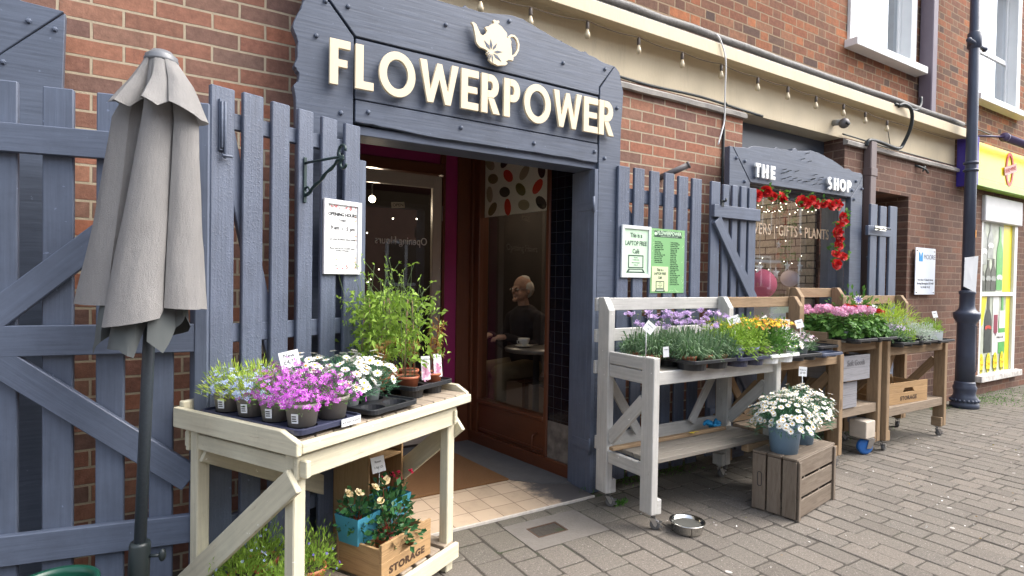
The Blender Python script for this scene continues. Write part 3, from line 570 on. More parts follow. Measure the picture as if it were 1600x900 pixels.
cable('thick black conduit looping from the brown downpipe up over the cream fascia', c_((1354, 228, -.05), (1358, 219, -.06), (1375, 222, -.06), (1403, 232, -.06), (1413, 222, -.08), (1424, 195, -.15), (1424, 172, -.17), (1413, 163, -.16), (1404, 166, -.14)), .017, n=10, nm='conduit')
cable('black cable tangle running from the ledge into the purple grey downpipe', c_((1398, 163, -.13), (1415, 167, -.12), (1430, 172, -.1), (1438, 165, -.1), (1439, 152, -.09)), .016, n=8)
cable('thin white cable hanging from the ledge down over the brickwork', c_((1120, 54, -.13), (1127, 66, -.14), (1134, 95, -.14), (1133, 140, -.10), (1132, 185, -.05), (1128, 205, -.05), (1122, 226, -.05)), .006, M_white)
cable('dark cable dropping down the red brick pier left of the shop sign', [(3.78, -.045, 2.72), (3.785, -.012, 2.6), (3.785, -.012, 1.2), (3.785, -.012, .1)], .010)
cable('thin black cable lying along the brown brick coping', [(5.5, .0, 2.76), (5.8, -.01, 2.75), (6.3, .0, 2.742), (7.9, .01, 2.738)], .007)
cable('thin black cable lying along the red brick coping', [(2.6, -.01, 2.745), (3.0, -.0, 2.74), (3.5, -.01, 2.75), (4.0, .0, 2.738), (4.3, .01, 2.735)], .010)
cable('thin cable running along the top of the lead roll', [(2.8, -.0, 3.24), (3.4, .01, 3.26), (4.0, .0, 3.25), (4.8, .01, 3.27), (5.6, .0, 3.24), (6.4, .01, 3.26), (7.0, 0, 3.22), (7.9, .0, 3.25), (9, .01, 3.24)], .008)
cable('thin wire hanging down the fascia below the last bulb', c_((1386, 196, -.02), (1389, 215, .0), (1391, 229, -.0)), .004)
t = thing('festoon_lights', 'string of unlit clear bulbs on black cable under the cream ledge', 'string lights')
bp = [on_y(a, b, -.09) for a, b in ((751, -3), (829, 20), (918, 41), (998, 66), (1066, 89), (1127, 107), (1184, 127), (1231, 141), (1275, 156), (1318, 168), (1352, 180), (1386, 193))]
pts = []
for a, b in zip(bp, bp[1:]):
    for k in range(5): u = k/5; p = a.lerp(b, u); p.z += .035-.03*u*(1-u)*2; pts.append(p)
pts = [Vector((.4, -.09, 3.0)), Vector((1.1, -.09, 3.02))]+pts+[bp[-1]+Vector((0, 0, .03)), Vector((7.7, -.05, 3.0))]
g = MB(); g.tube(pts, .0028, 5); g.build('cable', plain('brown_flex', (.12, .09, .06), .6), t)
G_bulb = glass('bulb_glass', (.98, .95, .88), 1.5)
proto = None
for p in bp:
    if proto is None:
        g = MB(); g.lathe([(.008, .03), (.012, .02), (.012, -.015), (.010, -.02)], n=8); h = g.build('bulb_socket', plain('brown_socket', (.09, .07, .055), .5), t, loc=p)
        g = MB(); g.lathe([(.009, -.018), (.011, -.03), (.017, -.048), (.019, -.06), (.015, -.074), (.0, -.08)], n=10); b1 = g.build('bulb', plain('frosted_bulb', (.56, .47, .31), .25, .1), h)
        proto = (h, b1)
    else:
        h = proto[0].copy(); COL.objects.link(h); h.parent = t; h.location = p; b1 = proto[1].copy(); COL.objects.link(b1); b1.parent = h
c = on_y(1319, 190, -.08); t = thing('security_camera', 'small dark dome security camera fixed to the cream fascia', 'camera', c)
g = MB(); g.tube([(0, .10, .01), (0, .03, .0)], .028, 12); g.build('mount', plain('grey_mount', (.3, .3, .29), .5), t)
g = MB(); g.ball((0, 0, -.015), .047, 14); g.build('housing', plain('grey_camera', (.12, .11, .11), .4), t)
g = MB(); g.lathe([(.0, .0), (.022, .0), (.022, .012), (.0, .014)], n=12, M=TR(-.012, -.036, -.026, rx=60, rz=-15)); g.build('lens', M_ink, t)
c = on_y(1438, 264, -.01); t = MB(); t.tube([(c.x-.1, 0, c.z+.03), (c.x-.03, -.05, c.z), (c.x+.03, -.05, c.z-.01), (c.x+.13, -.03, c.z-.03)], .012, 6); t.tube([(c.x-.02, 0, c.z+.02), (c.x-.01, -.06, c.z+.02), (c.x-.06, -.06, c.z-.04)], .008, 6)
tag(t.build('wall_hook', M_iron), 'rusty black iron hook stub on the brown brick wall above the white plaque', 'hook')
g = MB(); c = on_y(1070, 263, -.12); g.tube([(c.x-.14, .0, c.z-.07), (c.x, -.16, c.z+.02)], .022, 12, sm=True); g.tube([(c.x-.006, -.153, c.z+.016), (c.x+.002, -.163, c.z+.022)], .026, 12); tag(g.build('pipe_stub', plain('grey_pipe', (.14, .13, .13), .5)), 'short grey pipe stub poking out of the red bricks above the pickets', 'pipe')
# plaque
t = thing('wall_plaque', 'white square office plaque with blue logo screwed to the brown brick wall', 'plaque', (6.90, -.035, 1.245))
g = MB(); g.span((0, -.008, 0), (.455, .0, .505)); pl = g.build('plate', plain('white_acrylic', (.72, .78, .86), .15, .02), t, .002)
g = MB()
for x in (.03, .425):
    for z in (.03, .475): g.tube([(x, .035, z), (x, -.014, z)], .009, 8)
g.build('standoff', M_steel, t)
g = MB(); g.prism([(.07, .36), (.155, .36), (.155, .455), (.135, .455), (.1125, .40), (.09, .455), (.07, .455)], .002, FM(-.0085)); g.build('logo', plain('logo_blue', (.02, .28, .62), .4), t)
text('lettering', 'MOORE', .072, plain('plaque_grey', (.10, .11, .14), .5, 0), t, FM(-.0085, .18, .385), align='LEFT', sx=1.05)
text('lettering', 'First Floor 3 Church Street\nBarking Birmingham B23 4AB\nTel: 01483 74 02', .032, M_ink, t, FM(-.0085, .23, .15), line=1.25)

# ================================================================ timber signs
def c6(x, y, yy=-.2): p = on_y(450+x/2.909, y/2.909, yy); return (p.x, p.z)
def bolts(t, pts, yy, f, r=.013):
    proto = None
    for a, b in pts:
        x, z = f(a, b, yy); 
        if proto is None: g = MB(); g.lathe([(r, 0), (r*1.05, r*.35), (r*.7, r*1.0), (0, r*1.15)], n=6, M=TR(rx=90), sm=False); proto = g.build('bolt_head', M_gate, t, loc=(x, yy, z))
        else: o = proto.copy(); COL.objects.link(o); o.location = (x, yy, z)
def wav(pts, amp=.004, n=5):
    out = []
    for a, b in zip(pts, pts[1:]):
        for k in range(n): u = k/n; out.append((a[0]+(b[0]-a[0])*u+random.uniform(-amp, amp)*(k > 0), a[1]+(b[1]-a[1])*u+random.uniform(-amp, amp)*(k > 0)))
    return out+[pts[-1]]
sg = thing('cafe_sign', 'large wavy edged blue grey timber sign over the café doorway with cream raised letters', 'sign')
D = .05; MF = FM(-.15)
lp = wav([(.58, 3.0)]+[c6(*p) for p in ((72, 0), (58, 40), (28, 92), (20, 120), (45, 190), (42, 260), (28, 300), (50, 330), (45, 370), (24, 388), (35, 470))]+[(.555, 2.0), (.56, 0.0)], .003, 3)
poly = lp+[(.815, 0), (.815, 2.505), (.68, 2.66), (.62, 3.0)]
g = MB(); g.prism(poly, D, MF, across=True); g.build('left_upright', M_board, sg, .003)
rp = wav([c6(1487, 300), c6(1508, 330), c6(1525, 420), c6(1518, 540), c6(1514, 600), c6(1510, 760), (2.535, 0)], .002, 3)
g = MB(); g.prism(rp+[(2.364, 0), (2.364, 2.55)], D, MF, across=True); g.build('right_upright', M_board, sg, .003)
tp = wav([c6(*p) for p in ((560, -50), (680, 0), (790, 32), (806, 22), (820, 36), (870, 52), (1010, 68), (1070, 86), (1110, 110), (1200, 165), (1335, 235), (1350, 232), (1370, 250), (1400, 262), (1440, 286), (1484, 300))], .0025, 3)
g = MB(); g.prism([(.625, 3.0), (.69, 2.665), (.825, 2.514)]+[(2.355, 2.505), (2.356, 2.556)]+tp[::-1]+[(1.0, 2.93), (.85, 3.0)], D, MF); g.build('crest_board', M_board, sg, .003)
g = MB(); g.prism([(.825, 2.505), (2.355, 2.495), (2.355, 2.205), (.825, 2.212)], D-.004, MF); g.build('name_board', M_board, sg, .003)
bp_ = wav([(.825, 2.10), (1.0, 2.095), (1.3, 2.082), (1.5, 2.086), (1.9, 2.088), (2.355, 2.082)], .003, 4)
g = MB(); g.prism([(.825, 2.206)]+bp_+[(2.355, 2.199)], D, MF); g.build('lower_board', M_board, sg, .003)
g = MB(); g.span((.60, -.148, 2.09), (2.50, .0, 2.60)); g.span((.64, -.148, 2.60), (2.3, 0, 2.72)); g.span((.66, -.148, 2.72), (2.1, 0, 2.80)); g.build('backing', M_ink, sg)
g = MB(); g.span((.80, -.175, 2.045), (2.37, .0, 2.089)); g.build('soffit_beam', M_gate, sg, .003)
g = MB(); g.span((2.335, -.149, -.0), (2.50, .028, 2.044)); g.span((2.335, -.20, -.0), (2.363, -.1495, 2.044)); g.build('jamb', M_gate, sg, .002)
g = MB(); g.span((.60, -.149, 0), (.84, .0, 2.044)); g.build('jamb', M_gate, sg, .002)
for z in (1.82, .30): g = MB(); g.span((2.3305, -.20, z-.03), (2.3345, -.02, z+.03)); g.tube([(2.325, -.205, z-.05), (2.325, -.205, z+.05)], .008, 8); g.build('hinge_strap', M_gate, sg)
bolts(sg, [(128, 163), (240, 513), (170, 5), (717, 113), (1005, 97), (1250, 287), (1440, 315), (365, 510), (786, 580), (1118, 652), (1393, 690), (1438, 720), (1495, 492), (273, 30)], -.2, c6, .0115)
def glyph(ch, w, h, t):
    """letter as non-overlapping pieces: ('p', polygon) or ('s', path, closed)"""
    E_ = np.linspace
    if ch == 'F': return [('p', [(0, 0), (t, 0), (t, h*.40), (w*.86, h*.40), (w*.86, h*.40+t*.9), (t, h*.40+t*.9), (t, h-t), (w, h-t), (w, h), (0, h)])]
    if ch == 'L': return [('p', [(0, 0), (w, 0), (w, t), (t, t), (t, h), (0, h)])]
    if ch == 'E': return [('p', [(0, 0), (w, 0), (w, t), (t, t), (t, h*.5-t*.45), (w*.93, h*.5-t*.45), (w*.93, h*.5+t*.45), (t, h*.5+t*.45), (t, h-t), (w, h-t), (w, h), (0, h)])]
    if ch == 'T': return [('p', [(w/2-t/2, 0), (w/2+t/2, 0), (w/2+t/2, h-t), (w, h-t), (w, h), (0, h), (0, h-t), (w/2-t/2, h-t)])]
    if ch == 'H': return [('p', [(0, 0), (t, 0), (t, h*.5-t*.45), (w-t, h*.5-t*.45), (w-t, 0), (w, 0), (w, h), (w-t, h), (w-t, h*.5+t*.45), (t, h*.5+t*.45), (t, h), (0, h)])]
    if ch == 'W':
        a = t*.98; return [('p', [(w*.20, 0), (w*.35, 0), (w*.5, h*.58), (w*.65, 0), (w*.80, 0), (w, h), (w-a, h), (w*.725, h*.33), (w*.565, h*.97), (w*.435, h*.97), (w*.275, h*.33), (a, h), (0, h)])]
    if ch == 'O': return [('s', [(w/2+(w-t)/2*math.cos(a), h/2+(h-t)/2*math.sin(a)) for a in E_(0, 2*math.pi, 33)[:-1]], True)]
    if ch in 'PR':
        zb = h*.40; cx = t+(w*.9-t)*.30; rr = w*(.96 if ch == 'P' else .92)-t/2-cx
        path = [(t, h-t/2)]+[(cx+rr*math.cos(a), (h-t/2+zb+t/2)/2+((h-zb-t)/2)*math.sin(a)) for a in E_(math.pi/2, -math.pi/2, 11)]+[(t, zb+t/2)]
        out = [('p', [(0, 0), (t, 0), (t, h), (0, h)]), ('s', path, False)]
        if ch == 'R': out.append(('p', [(t*1.02, zb-.0005), (t*1.02+t*1.0, zb-.0005), (w, 0), (w-t*1.12, 0)]))
        return out
    if ch == 'S':
        r1 = (h/2-t/2)/2; rx = (w-t)/2
        p = [(w/2+rx*math.cos(a), h-t/2-r1+r1*math.sin(a)) for a in E_(.25*math.pi, 1.5*math.pi, 10)]+[(w/2+rx*math.cos(a), t/2+r1+r1*math.sin(a)) for a in E_(.5*math.pi, -.75*math.pi, 10)][1:]
        return [('s', p, False)]
def letter(ch, x, z, w, h, t, y, depth, mat, parent):
    g = MB(); M = FM(y, x, z)
    for k in glyph(ch, w, h, t):
        if k[0] == 'p': g.prism(k[1], depth, M)
        else: g.strip(k[1], t, depth, M, closed=k[2])
    return g.build('letter', mat, parent, .0015)
yl = -.222
for ch, x0, x1, dz in (('F', 190, 283, 0), ('L', 307, 390, 0), ('O', 415, 580, 0), ('W', 600, 776, 0), ('E', 790, 868, 0), ('R', 882, 967, 0), ('P', 985, 1060, 0), ('O', 1077, 1198, 0), ('W', 1212, 1338, 0), ('E', 1350, 1413, 0), ('R', 1420, 1487, 0)):
    xa, xb = c6(x0, 300, yl-.02)[0], c6(x1, 400, yl-.02)[0]; o = .006 if ch == 'O' else 0
    letter(ch, xa, 2.25-o, xb-xa, .213+2*o, .040, yl, .018, M_letter, sg)
# teapot emblem
tea = [(233, 168), (255, 172), (275, 190), (290, 225), (308, 265), (325, 275), (345, 262), (358, 242), (340, 212), (355, 204), (368, 205), (385, 190), (410, 182), (412, 172), (400, 160), (415, 152), (430, 160), (448, 158), (455, 172), (442, 185), (470, 205), (490, 230), (512, 255), (515, 275), (508, 290), (530, 300), (548, 320), (545, 345), (552, 395), (552, 430), (565, 450), (560, 475), (545, 470), (525, 468), (505, 480), (520, 492), (510, 505), (490, 512), (470, 510), (440, 512), (415, 498), (395, 490), (370, 465), (375, 440), (350, 410), (365, 400), (345, 385), (300, 365), (282, 345), (270, 320), (265, 280), (258, 240), (250, 200)]
def ct(x, y): p = on_y(690+x/5, y/5, -.24); return (p.x, p.z)
g = MB(); g.prism([ct(*p) for p in tea], .016, FM(-.222)); e = g.build('teapot_emblem', M_letter, sg, .001)
g = MB(); g.strip([ct(*p) for p in ((535, 310), (528, 292), (545, 276), (570, 280), (592, 305), (604, 345), (600, 390), (580, 425), (556, 440))], .011, .0155, FM(-.2222)); g.build('emblem_handle', M_letter, e)
g = MB(); lc = (392, 404)
for a, L in ((-62, 105), (-97, 100), (-125, 85), (-178, 85), (130, 105)):
    a = R(a); dx, dy = math.cos(a), math.sin(a)
    if a < R(-150): dx, dy = 1, .02
    if a > 0: dx, dy = .72, .72
    if abs(a+R(62)) < .01: dx, dy = -.55, -.85
    if abs(a+R(97)) < .01: dx, dy = -.08, -1
    if abs(a+R(125)) < .01: dx, dy = .5, -.8
    P0 = (lc[0]+dx*20, lc[1]+dy*20); P1 = (lc[0]+dx*L*.5, lc[1]+dy*L*.5); P2 = (lc[0]+dx*L, lc[1]+dy*L); nn = (-dy*11, dx*11)
    g.prism([ct(*P0), ct(P1[0]+nn[0], P1[1]+nn[1]), ct(*P2), ct(P1[0]-nn[0], P1[1]-nn[1])], .001, FM(-.2385))
for a, L in ((215, 50), (190, 45), (160, 70), (240, 60)):
    dx, dy = {215: (-.6, .75), 190: (-.85, .25), 160: (.12, 1), 240: (-.25, .95)}[a]; nn = (-dy*5, dx*5)
    P0 = (lc[0]+dx*18, lc[1]+dy*18); P1 = (lc[0]+dx*L*.6, lc[1]+dy*L*.6); P2 = (lc[0]+dx*L*1.3, lc[1]+dy*L*1.3)
    g.prism([ct(*P0), ct(P1[0]+nn[0], P1[1]+nn[1]), ct(*P2), ct(P1[0]-nn[0], P1[1]-nn[1])], .001, FM(-.2387))
g.build('emblem_leaf', M_board, e)

# neighbour sign, top left
t = thing('timber_sign', 'blue grey timber sign surround with bolts at the top left above the big gate', 'sign')
def cl(x, y, yy=-.12): p = on_y(x, y, yy); return (p.x, p.z)
a, b, c2 = cl(100, 17), cl(0, 83), cl(33, 0)
g = MB(); g.prism([(-.62, 0), (-.31, 0), (-.312, 1.2), cl(98, 131), cl(102, 20), (b[0], b[1]-.006), (-.62, b[1]-.14)], .05, FM(-.07), across=True); g.build('upright', M_board, t, .003)
g = MB(); g.prism([(b[0]-.6, b[1]-.5), b, a, c2, (-.9, 2.75), (-1.2, 2.7), (-1.4, 2.2)], .05, FM(-.066)); g.build('crest_board', M_board, t, .003)
bolts(t, [(45, 33)], -.116, cl, .010); bolts(t, [(86, 46), (5, 97)], -.12, cl, .010)

# THE SHOP sign
def cs(x, y, yy=-.17): p = on_y(1140+x/6.92, 200+y/6.92, yy); return (p.x, p.z)
t = thing('shop_sign', 'blue grey timber sign over the shop window with white letters and rows of bare pins', 'sign')
MS = FM(-.12)
top = wav([cs(*p) for p in ((40, 200), (150, 210), (200, 215), (260, 193), (360, 205), (490, 222), (510, 203), (530, 224), (670, 247), (685, 222), (715, 215), (735, 247), (880, 243), (960, 265), (1050, 315), (1150, 370), (1220, 420), (1240, 438), (1290, 440), (1330, 470), (1420, 488), (1440, 512))], .003, 3)
g = MB(); g.prism(top+[cs(1400, 610), cs(1308, 748), cs(228, 586)], .05, MS); g.build('crest_board', M_board, t, .003)
g = MB(); g.prism([cs(2, 192), cs(36, 200), cs(222, 588), (cs(222, 588)[0], 0), (cs(2, 192)[0]+.03, 0)], .05, MS, across=True); g.build('left_upright', M_board, t, .003)
g = MB(); g.prism([cs(1441, 520), cs(1404, 612), cs(1312, 752), (cs(1312, 752)[0], 0), (cs(1441, 830)[0], 0)], .05, MS, across=True); g.build('right_upright', M_board, t, .003)
g = MB(); g.span((4.0, -.119, 2.12), (5.45, .0, 2.24)); g.build('backing', M_panel, t)
def csb(x, y, yy): return cs(x, y, yy)
bolts(t, [(72, 325), (163, 360), (160, 578), (270, 530), (1365, 577), (1322, 677), (1427, 660), (1343, 772)], -.17, csb, .013)
for ch, x0, x1 in (('T', 283, 340), ('H', 358, 425), ('E', 450, 500), ('S', 1072, 1114), ('H', 1135, 1187), ('O', 1200, 1267), ('P', 1280, 1327)):
    xa, xb = cs(x0, 460, -.2)[0], cs(x1, 460, -.2)[0]; zt = cs(283, 380, -.2)[1]
    letter(ch, xa, 2.163, xb-xa, .108, .027, -.185, .014, M_whitesign, t)
for x, y in ((825, 278), (775, 340), (848, 366), (575, 452), (628, 467), (710, 470), (560, 491), (628, 533), (692, 547), (568, 551), (648, 571), (738, 570), (795, 583), (828, 583), (912, 509), (890, 551), (975, 539), (957, 565), (902, 611), (970, 609), (1050, 552), (1050, 632), (285, 412), (345, 470), (275, 500), (600, 480), (880, 560)):
    x_, z_ = cs(x, y); g = MB(); g.tube([(x_, -.165, z_), (x_, -.205, z_+.002)], .0032, 5); g.build('fixing_pin', M_iron, t)

# ================================================================ gates and shutters
def gate(name, label, loc, rz, pickets, rails, braces, zt, zb, mat, rail_front=False, pt=.022, sub=None):
    t = thing(name, label, 'gate' if 'gate' in name else 'shutter', loc, rz)
    for i, (a, b) in enumerate(pickets):
        d = random.uniform(-.008, .008); g = MB(); g.span((a, -pt, zb), (b, 0, zt+d)); g.build('picket', mat, t, .004)
    y0, y1 = ((-pt-.03, -pt-.001) if rail_front else (.001, .03))
    for a, b, z0, z1 in rails: g = MB(); g.span((a, y0, z0), (b, y1, z1)); g.build('rail', M_gate, t, .003)
    yb = (y0+y1)/2+(-.001 if rail_front else .001)
    for (p, q_, w) in braces: g = MB(); g.bar((p[0], yb, p[1]), (q_[0], yb, q_[1]), w, .026); g.build('brace', M_gate, t, .003)
    return t
big = gate('wide_gate', 'wide blue grey plank gate with crossing braces behind the folded parasol', (-.47, -.33, 0), -10.95,
     [(-.42, -.31), (-.23, -.12), (-.05, .065), (.136, .228), (.297, .386), (.467, .546)],
     [(-.5, .62, 1.76, 1.86), (-.5, .62, 1.05, 1.158), (-.5, .62, .318, .425)], [((-.02, 1.165), (.60, 1.74), .095), ((-.03, 1.075), (.612, .56), .098)], 2.01, .05, M_gate, True)
g = MB(); g.span((.62, -.055, .03), (.668, .01, 2.0)); g.build('post', M_gate, big, .005)
lg = gate('picket_gate', 'rough picketed blue grey gate leaf left of the café doorway holding the opening hours', (.195, -.465, 0), 21.7,
     [(-.024, .071), (.105, .193), (.23, .313), (.354, .431), (.474, .557), (.60, .69)],
     [(-.02, .70, 1.93, 1.995), (-.02, .70, 1.075, 1.15), (-.02, .70, .28, .37)], [((.05, 1.92), (.235, 1.11), .07), ((.25, 1.08), (.42, .36), .07)], 2.078, .05, M_rough)
g = MB(); g.span((.693, -.012, .03), (.735, .035, 1.915)); g.span((-.06, .0, .03), (-.022, .06, 2.0)); g.build('stile', M_gate, lg, .003)
g = MB(); g.span((.005, -.032, 1.83), (.033, -.022, 2.03)); g.tube([(.012, -.037, 2.02), (.012, -.037, 1.84)], .005, 8); g.tube([(.024, -.037, 2.02), (.024, -.037, 1.80)], .006, 8); g.tube([(.012, -.04, 1.81), (.05, -.045, 1.81)], .006, 8); g.build('bolt', M_gate, lg, .001)
rg = gate('picket_gate', 'blue grey picket gate leaf right of the café doorway holding the two café notices', (0, -.2, 0), 0,
     [(2.512, 2.61), (2.65, 2.742), (2.795, 2.88), (2.93, 3.02), (3.062, 3.16), (3.20, 3.30)],
     [(2.51, 3.3, 1.86, 1.95), (2.51, 3.3, 1.02, 1.11), (2.51, 3.3, .2, .29)], [((2.56, .33), (3.25, .98), .08), ((2.56, 1.83), (3.25, 1.15), .08)], 2.078, .06, M_rough)
ls = gate('picket_shutter', 'blue grey picket shutter with diagonal front brace left of the shop window', (0, -.2, 0), 0,
     [(3.40, 3.50), (3.53, 3.60), (3.635, 3.70), (3.735, 3.805), (3.83, 3.92)], [(3.40, 3.93, 1.815, 1.905), (3.40, 3.93, .35, .44)], [((3.44, 1.80), (3.88, 1.22), .085), ((3.44, 1.12), (3.88, .5), .085)], 2.07, .08, M_gate, True)
g = MB(); g.span((3.47, -.056, 1.895), (3.50, -.05, 1.94)); g.tube([(3.485, -.06, 1.93), (3.485, -.08, 1.93), (3.49, -.08, 1.95)], .008, 6); g.build('latch', M_iron, ls)
rs = gate('picket_shutter', 'narrow blue grey picket shutter with a steel bolt right of the shop window', (0, -.20, 0), 0,
     [(5.60, 5.72), (5.77, 5.89), (5.95, 6.09)], [(5.55, 5.96, 1.80, 1.89), (5.58, 6.05, .4, .5)], [((5.66, 1.62), (5.97, 1.15), .07)], 2.09, .08, M_gate)
for o in rs.children:
    if o.name.startswith('rail') : o.location.y = -.03
g = MB(); g.span((5.60, -.062, 1.845), (5.80, -.056, 1.885)); g.tube([(5.58, -.068, 1.865), (5.86, -.068, 1.865)], .008, 8); g.tube([(5.72, -.07, 1.865), (5.72, -.10, 1.85)], .007, 8); g.build('bolt', M_steel, rs)

# ================================================================ notices and bracket
ca, sa = math.cos(R(21.7)), math.sin(R(21.7))
def lgp(s, off): return (.195+ca*s+sa*off, -.465+sa*s-ca*off)       # a point on the left gate leaf, off metres in front of it
def framed(name, label, cat, loc, rz, w, h, fw, fmat, pmat):
    t = thing(name, label, cat, loc, rz); g = MB()
    for poly in ([(0, 0), (w, 0), (w-fw, fw), (fw, fw)], [(w, 0), (w, h), (w-fw, h-fw), (w-fw, fw)], [(w, h), (0, h), (fw, h-fw), (w-fw, h-fw)], [(0, h), (0, 0), (fw, fw), (fw, h-fw)]): g.prism(poly, .013, FM(0))
    g.build('frame', fmat, t, .0015); g = MB(); g.span((fw*.9, -.0045, fw*.9), (w-fw*.9, -.0005, h-fw*.9)); p = g.build('sheet', pmat, t); return t, p
x, y = lgp(.478, .026); T_, p_ = framed('opening_hours_sign', 'white framed opening hours notice with floral corners on the left picket gate', 'sign', (x, y, 1.357), 21.7, .212, .345, .022, plain('silver_snap_frame', (.70, .71, .73), .3, .03), M_whitesign)
L = lambda s_, z, sz, y_=-.0052, mm=M_ink, par=None, x_=.106, **k: text('lettering', s_, sz, mm, par or p_, FM(y_, x_, z), **k)
L('OPENING HOURS', .272, .021, sx=.95, bold=.0006); L('Today:', .247, .019, sx=.8); L('9 am', .208, .024, x_=.062, y_=-.0075, bold=.0005); L('to', .210, .014); L('5 pm', .206, .024, x_=.150, y_=-.0075, bold=.0005)
L('Last orders 30 minutes before closing', .160, .0105, sx=.92); L('Please note we are CLOSED every\nSunday & Monday', .118, .010)
g = MB(); g.span((.030, -.007, .200), (.090, -.0045, .232)); g.span((.118, -.007, .198), (.180, -.0045, .230)); g.build('time_card', M_white, p_, .0005)
for mm, n_, zs in ((plain('print_pink', (.75, .20, .22), .6), 26, 0), (plain('print_peach', (.80, .45, .30), .6), 12, 1), (plain('print_leaf_green', (.10, .16, .11), .6), 26, 2)):
    g = MB()
    for i in range(n_):
        zc = random.choice((.035, .31)) if zs != 1 else random.uniform(.04, .31); xx = random.uniform(.03, .182) if zs != 1 else .18; zz = zc+random.uniform(-.010, .010); a = random.uniform(0, 6.28); l_ = random.uniform(.004, .009); wd = l_*(.5 if zs != 2 else .16)
        xx = min(max(xx, .031), .181); g.prism([(xx+l_*math.cos(a), zz+l_*math.sin(a)), (xx-wd*math.sin(a), zz+wd*math.cos(a)), (xx-l_*math.cos(a), zz-l_*math.sin(a)), (xx+wd*math.sin(a), zz-wd*math.cos(a))], .0003, FM(-.0046-.0004*zs-i*.00002))
    g.build('floral_print', mm, p_)
def laptop(par, x0, z0, w, h, y0, base):
    g = MB(); cx = x0+w/2; b = .007 if w > .1 else .005
    for s_ in ([(x0, z0), (x0+w, z0), (x0+w-b, z0+b), (x0+b, z0+b)], [(x0+w, z0), (x0+w, z0+h), (x0+w-b, z0+h-b), (x0+w-b, z0+b)], [(x0+w, z0+h), (x0, z0+h), (x0+b, z0+h-b), (x0+w-b, z0+h-b)], [(x0, z0+h), (x0, z0), (x0+b, z0+b), (x0+b, z0+h-b)]): g.prism(s_, .0006, FM(y0))
    g.prism([(x0-w*.12, z0-h*.36), (x0+w*1.12, z0-h*.36), (x0+w*.98, z0-h*.06), (x0+w*.02, z0-h*.06)], .0006, FM(y0)); g.build('laptop_print', base, par)
    g = MB(); g.prism([(x0+w*.03, z0-h*.27), (x0+w*.97, z0-h*.27), (x0+w*.9, z0-h*.13), (x0+w*.1, z0-h*.13)], .0004, FM(y0-.0007)); g.build('key_print', plain('print_pale', (.5, .6, .5), .6), par)
    for k, s_ in enumerate(('No laptops', 'or working on tables', 'Thank you for keeping us', 'a chatty café')): text('lettering', s_, h*.085, base, par, FM(y0, cx, z0+h*(.78-.17*k-(.05 if k > 1 else 0))), sx=.95)
M_pgreen = plain('pale_mint_paper', (.56, .76, .55), .5, .03); M_dg = plain('print_dark_green', (.02, .05, .035), .6, 0)
T_, p_ = framed('laptop_free_notice', 'silver framed mint notice reading laptop free café on the right picket gate', 'sign', (2.538, -.225, 1.368), 0, .258, .337, .022, plain('silver_snap_frame', (.66, .70, .70), .3, .03), M_pgreen)
for k, s_ in enumerate(('This is a', 'LAPTOP FREE', 'Café')): text('lettering', s_, .041, M_dg, p_, FM(-.005, .129, .262-.052*k), sx=.78, bold=.0006)
laptop(p_, .062, .062, .134, .085, -.005, M_dg)
T_ = thing('menu_poster', 'tall bright green café menu poster with a small laptop notice on the right picket gate', 'poster', (2.805, -.2225, 1.268))
g = MB(); g.span((0, -.003, 0), (.322, 0, .432)); p_ = g.build('sheet', plain('green_paper', (.19, .42, .17), .5, .06), T_)
g = MB()
for i in range(60):
    s_ = random.choice((0, 1, 2, 3)); x_, z_ = ((random.uniform(.008, .03), random.uniform(.02, .4)), (random.uniform(.295, .314), random.uniform(.02, .4)), (random.uniform(.01, .31), random.uniform(.008, .028)), (random.uniform(.01, .31), .42))[s_]
    a = random.uniform(0, 3); l_ = .007; g.prism([(x_+l_*math.cos(a), z_+l_*math.sin(a)), (x_-.002*math.sin(a), z_+.002*math.cos(a)), (x_-l_*math.cos(a), z_-l_*math.sin(a)), (x_+.002*math.sin(a), z_-.002*math.cos(a))], .0003, FM(-.0031-.00003*i))
g.build('leaf_print', plain('print_lime', (.50, .68, .40), .5), p_)
g = MB(); g.span((.03, -.0036, .375), (.292, -.003, .418)); g.build('header_band', M_dg, p_)
text('lettering', 'FLOWERPOWER', .033, M_pgreen, p_, FM(-.0037, .172, .392), sx=.95, bold=.0008); text('lettering', 'FLOWERS | PLANTS | GIFTS | CAFE', .011, M_pgreen, p_, FM(-.0037, .172, .379), sx=1.0)
g = MB(); g.prism([(.042+.013*math.cos(a), .398+.012*math.sin(a)) for a in np.linspace(0, 6.28, 9)[:-1]], .0004, FM(-.0037)); g.build('logo', M_pgreen, p_)
def lines(col, x0, z0, z1, w):
    z = z0; s_ = ''; rows = []
    words = ['Hot Drinks', 'espresso 2.20', 'americano 2.80', 'flat white 3.10', 'cappuccino 3.20', 'latte 3.20', 'mocha 3.50', 'hot chocolate 3.40', 'pot of tea 2.60', 'fruit tea 2.70', 'chai latte 3.50', 'Cakes & Bakes', 'scone & jam 3.20', 'brownie 3.00', 'carrot cake 3.60', 'flapjack 2.40', 'teacake 2.20', 'Smoothies', 'mango 4.20', 'berry 4.20', 'green 4.40', 'banana 4.10']
    n_ = int((z0-z1)/.0125); st = 0 if col == 0 else 11
    return text('lettering', '\n'.join(words[(st+i) % len(words)] for i in range(n_)), .0115, M_dg, p_, FM(-.0036, x0, z0), align='LEFT', sx=w, line=1.08)
lines(0, .035, .34, .18, 1.1); lines(1, .185, .34, .04, 1.1)
g = MB(); g.span((.012, -.005, .01), (.165, -.0035, .178)); p2 = g.build('small_notice', plain('cream_green_paper', (.62, .70, .42), .5, .03), p_)
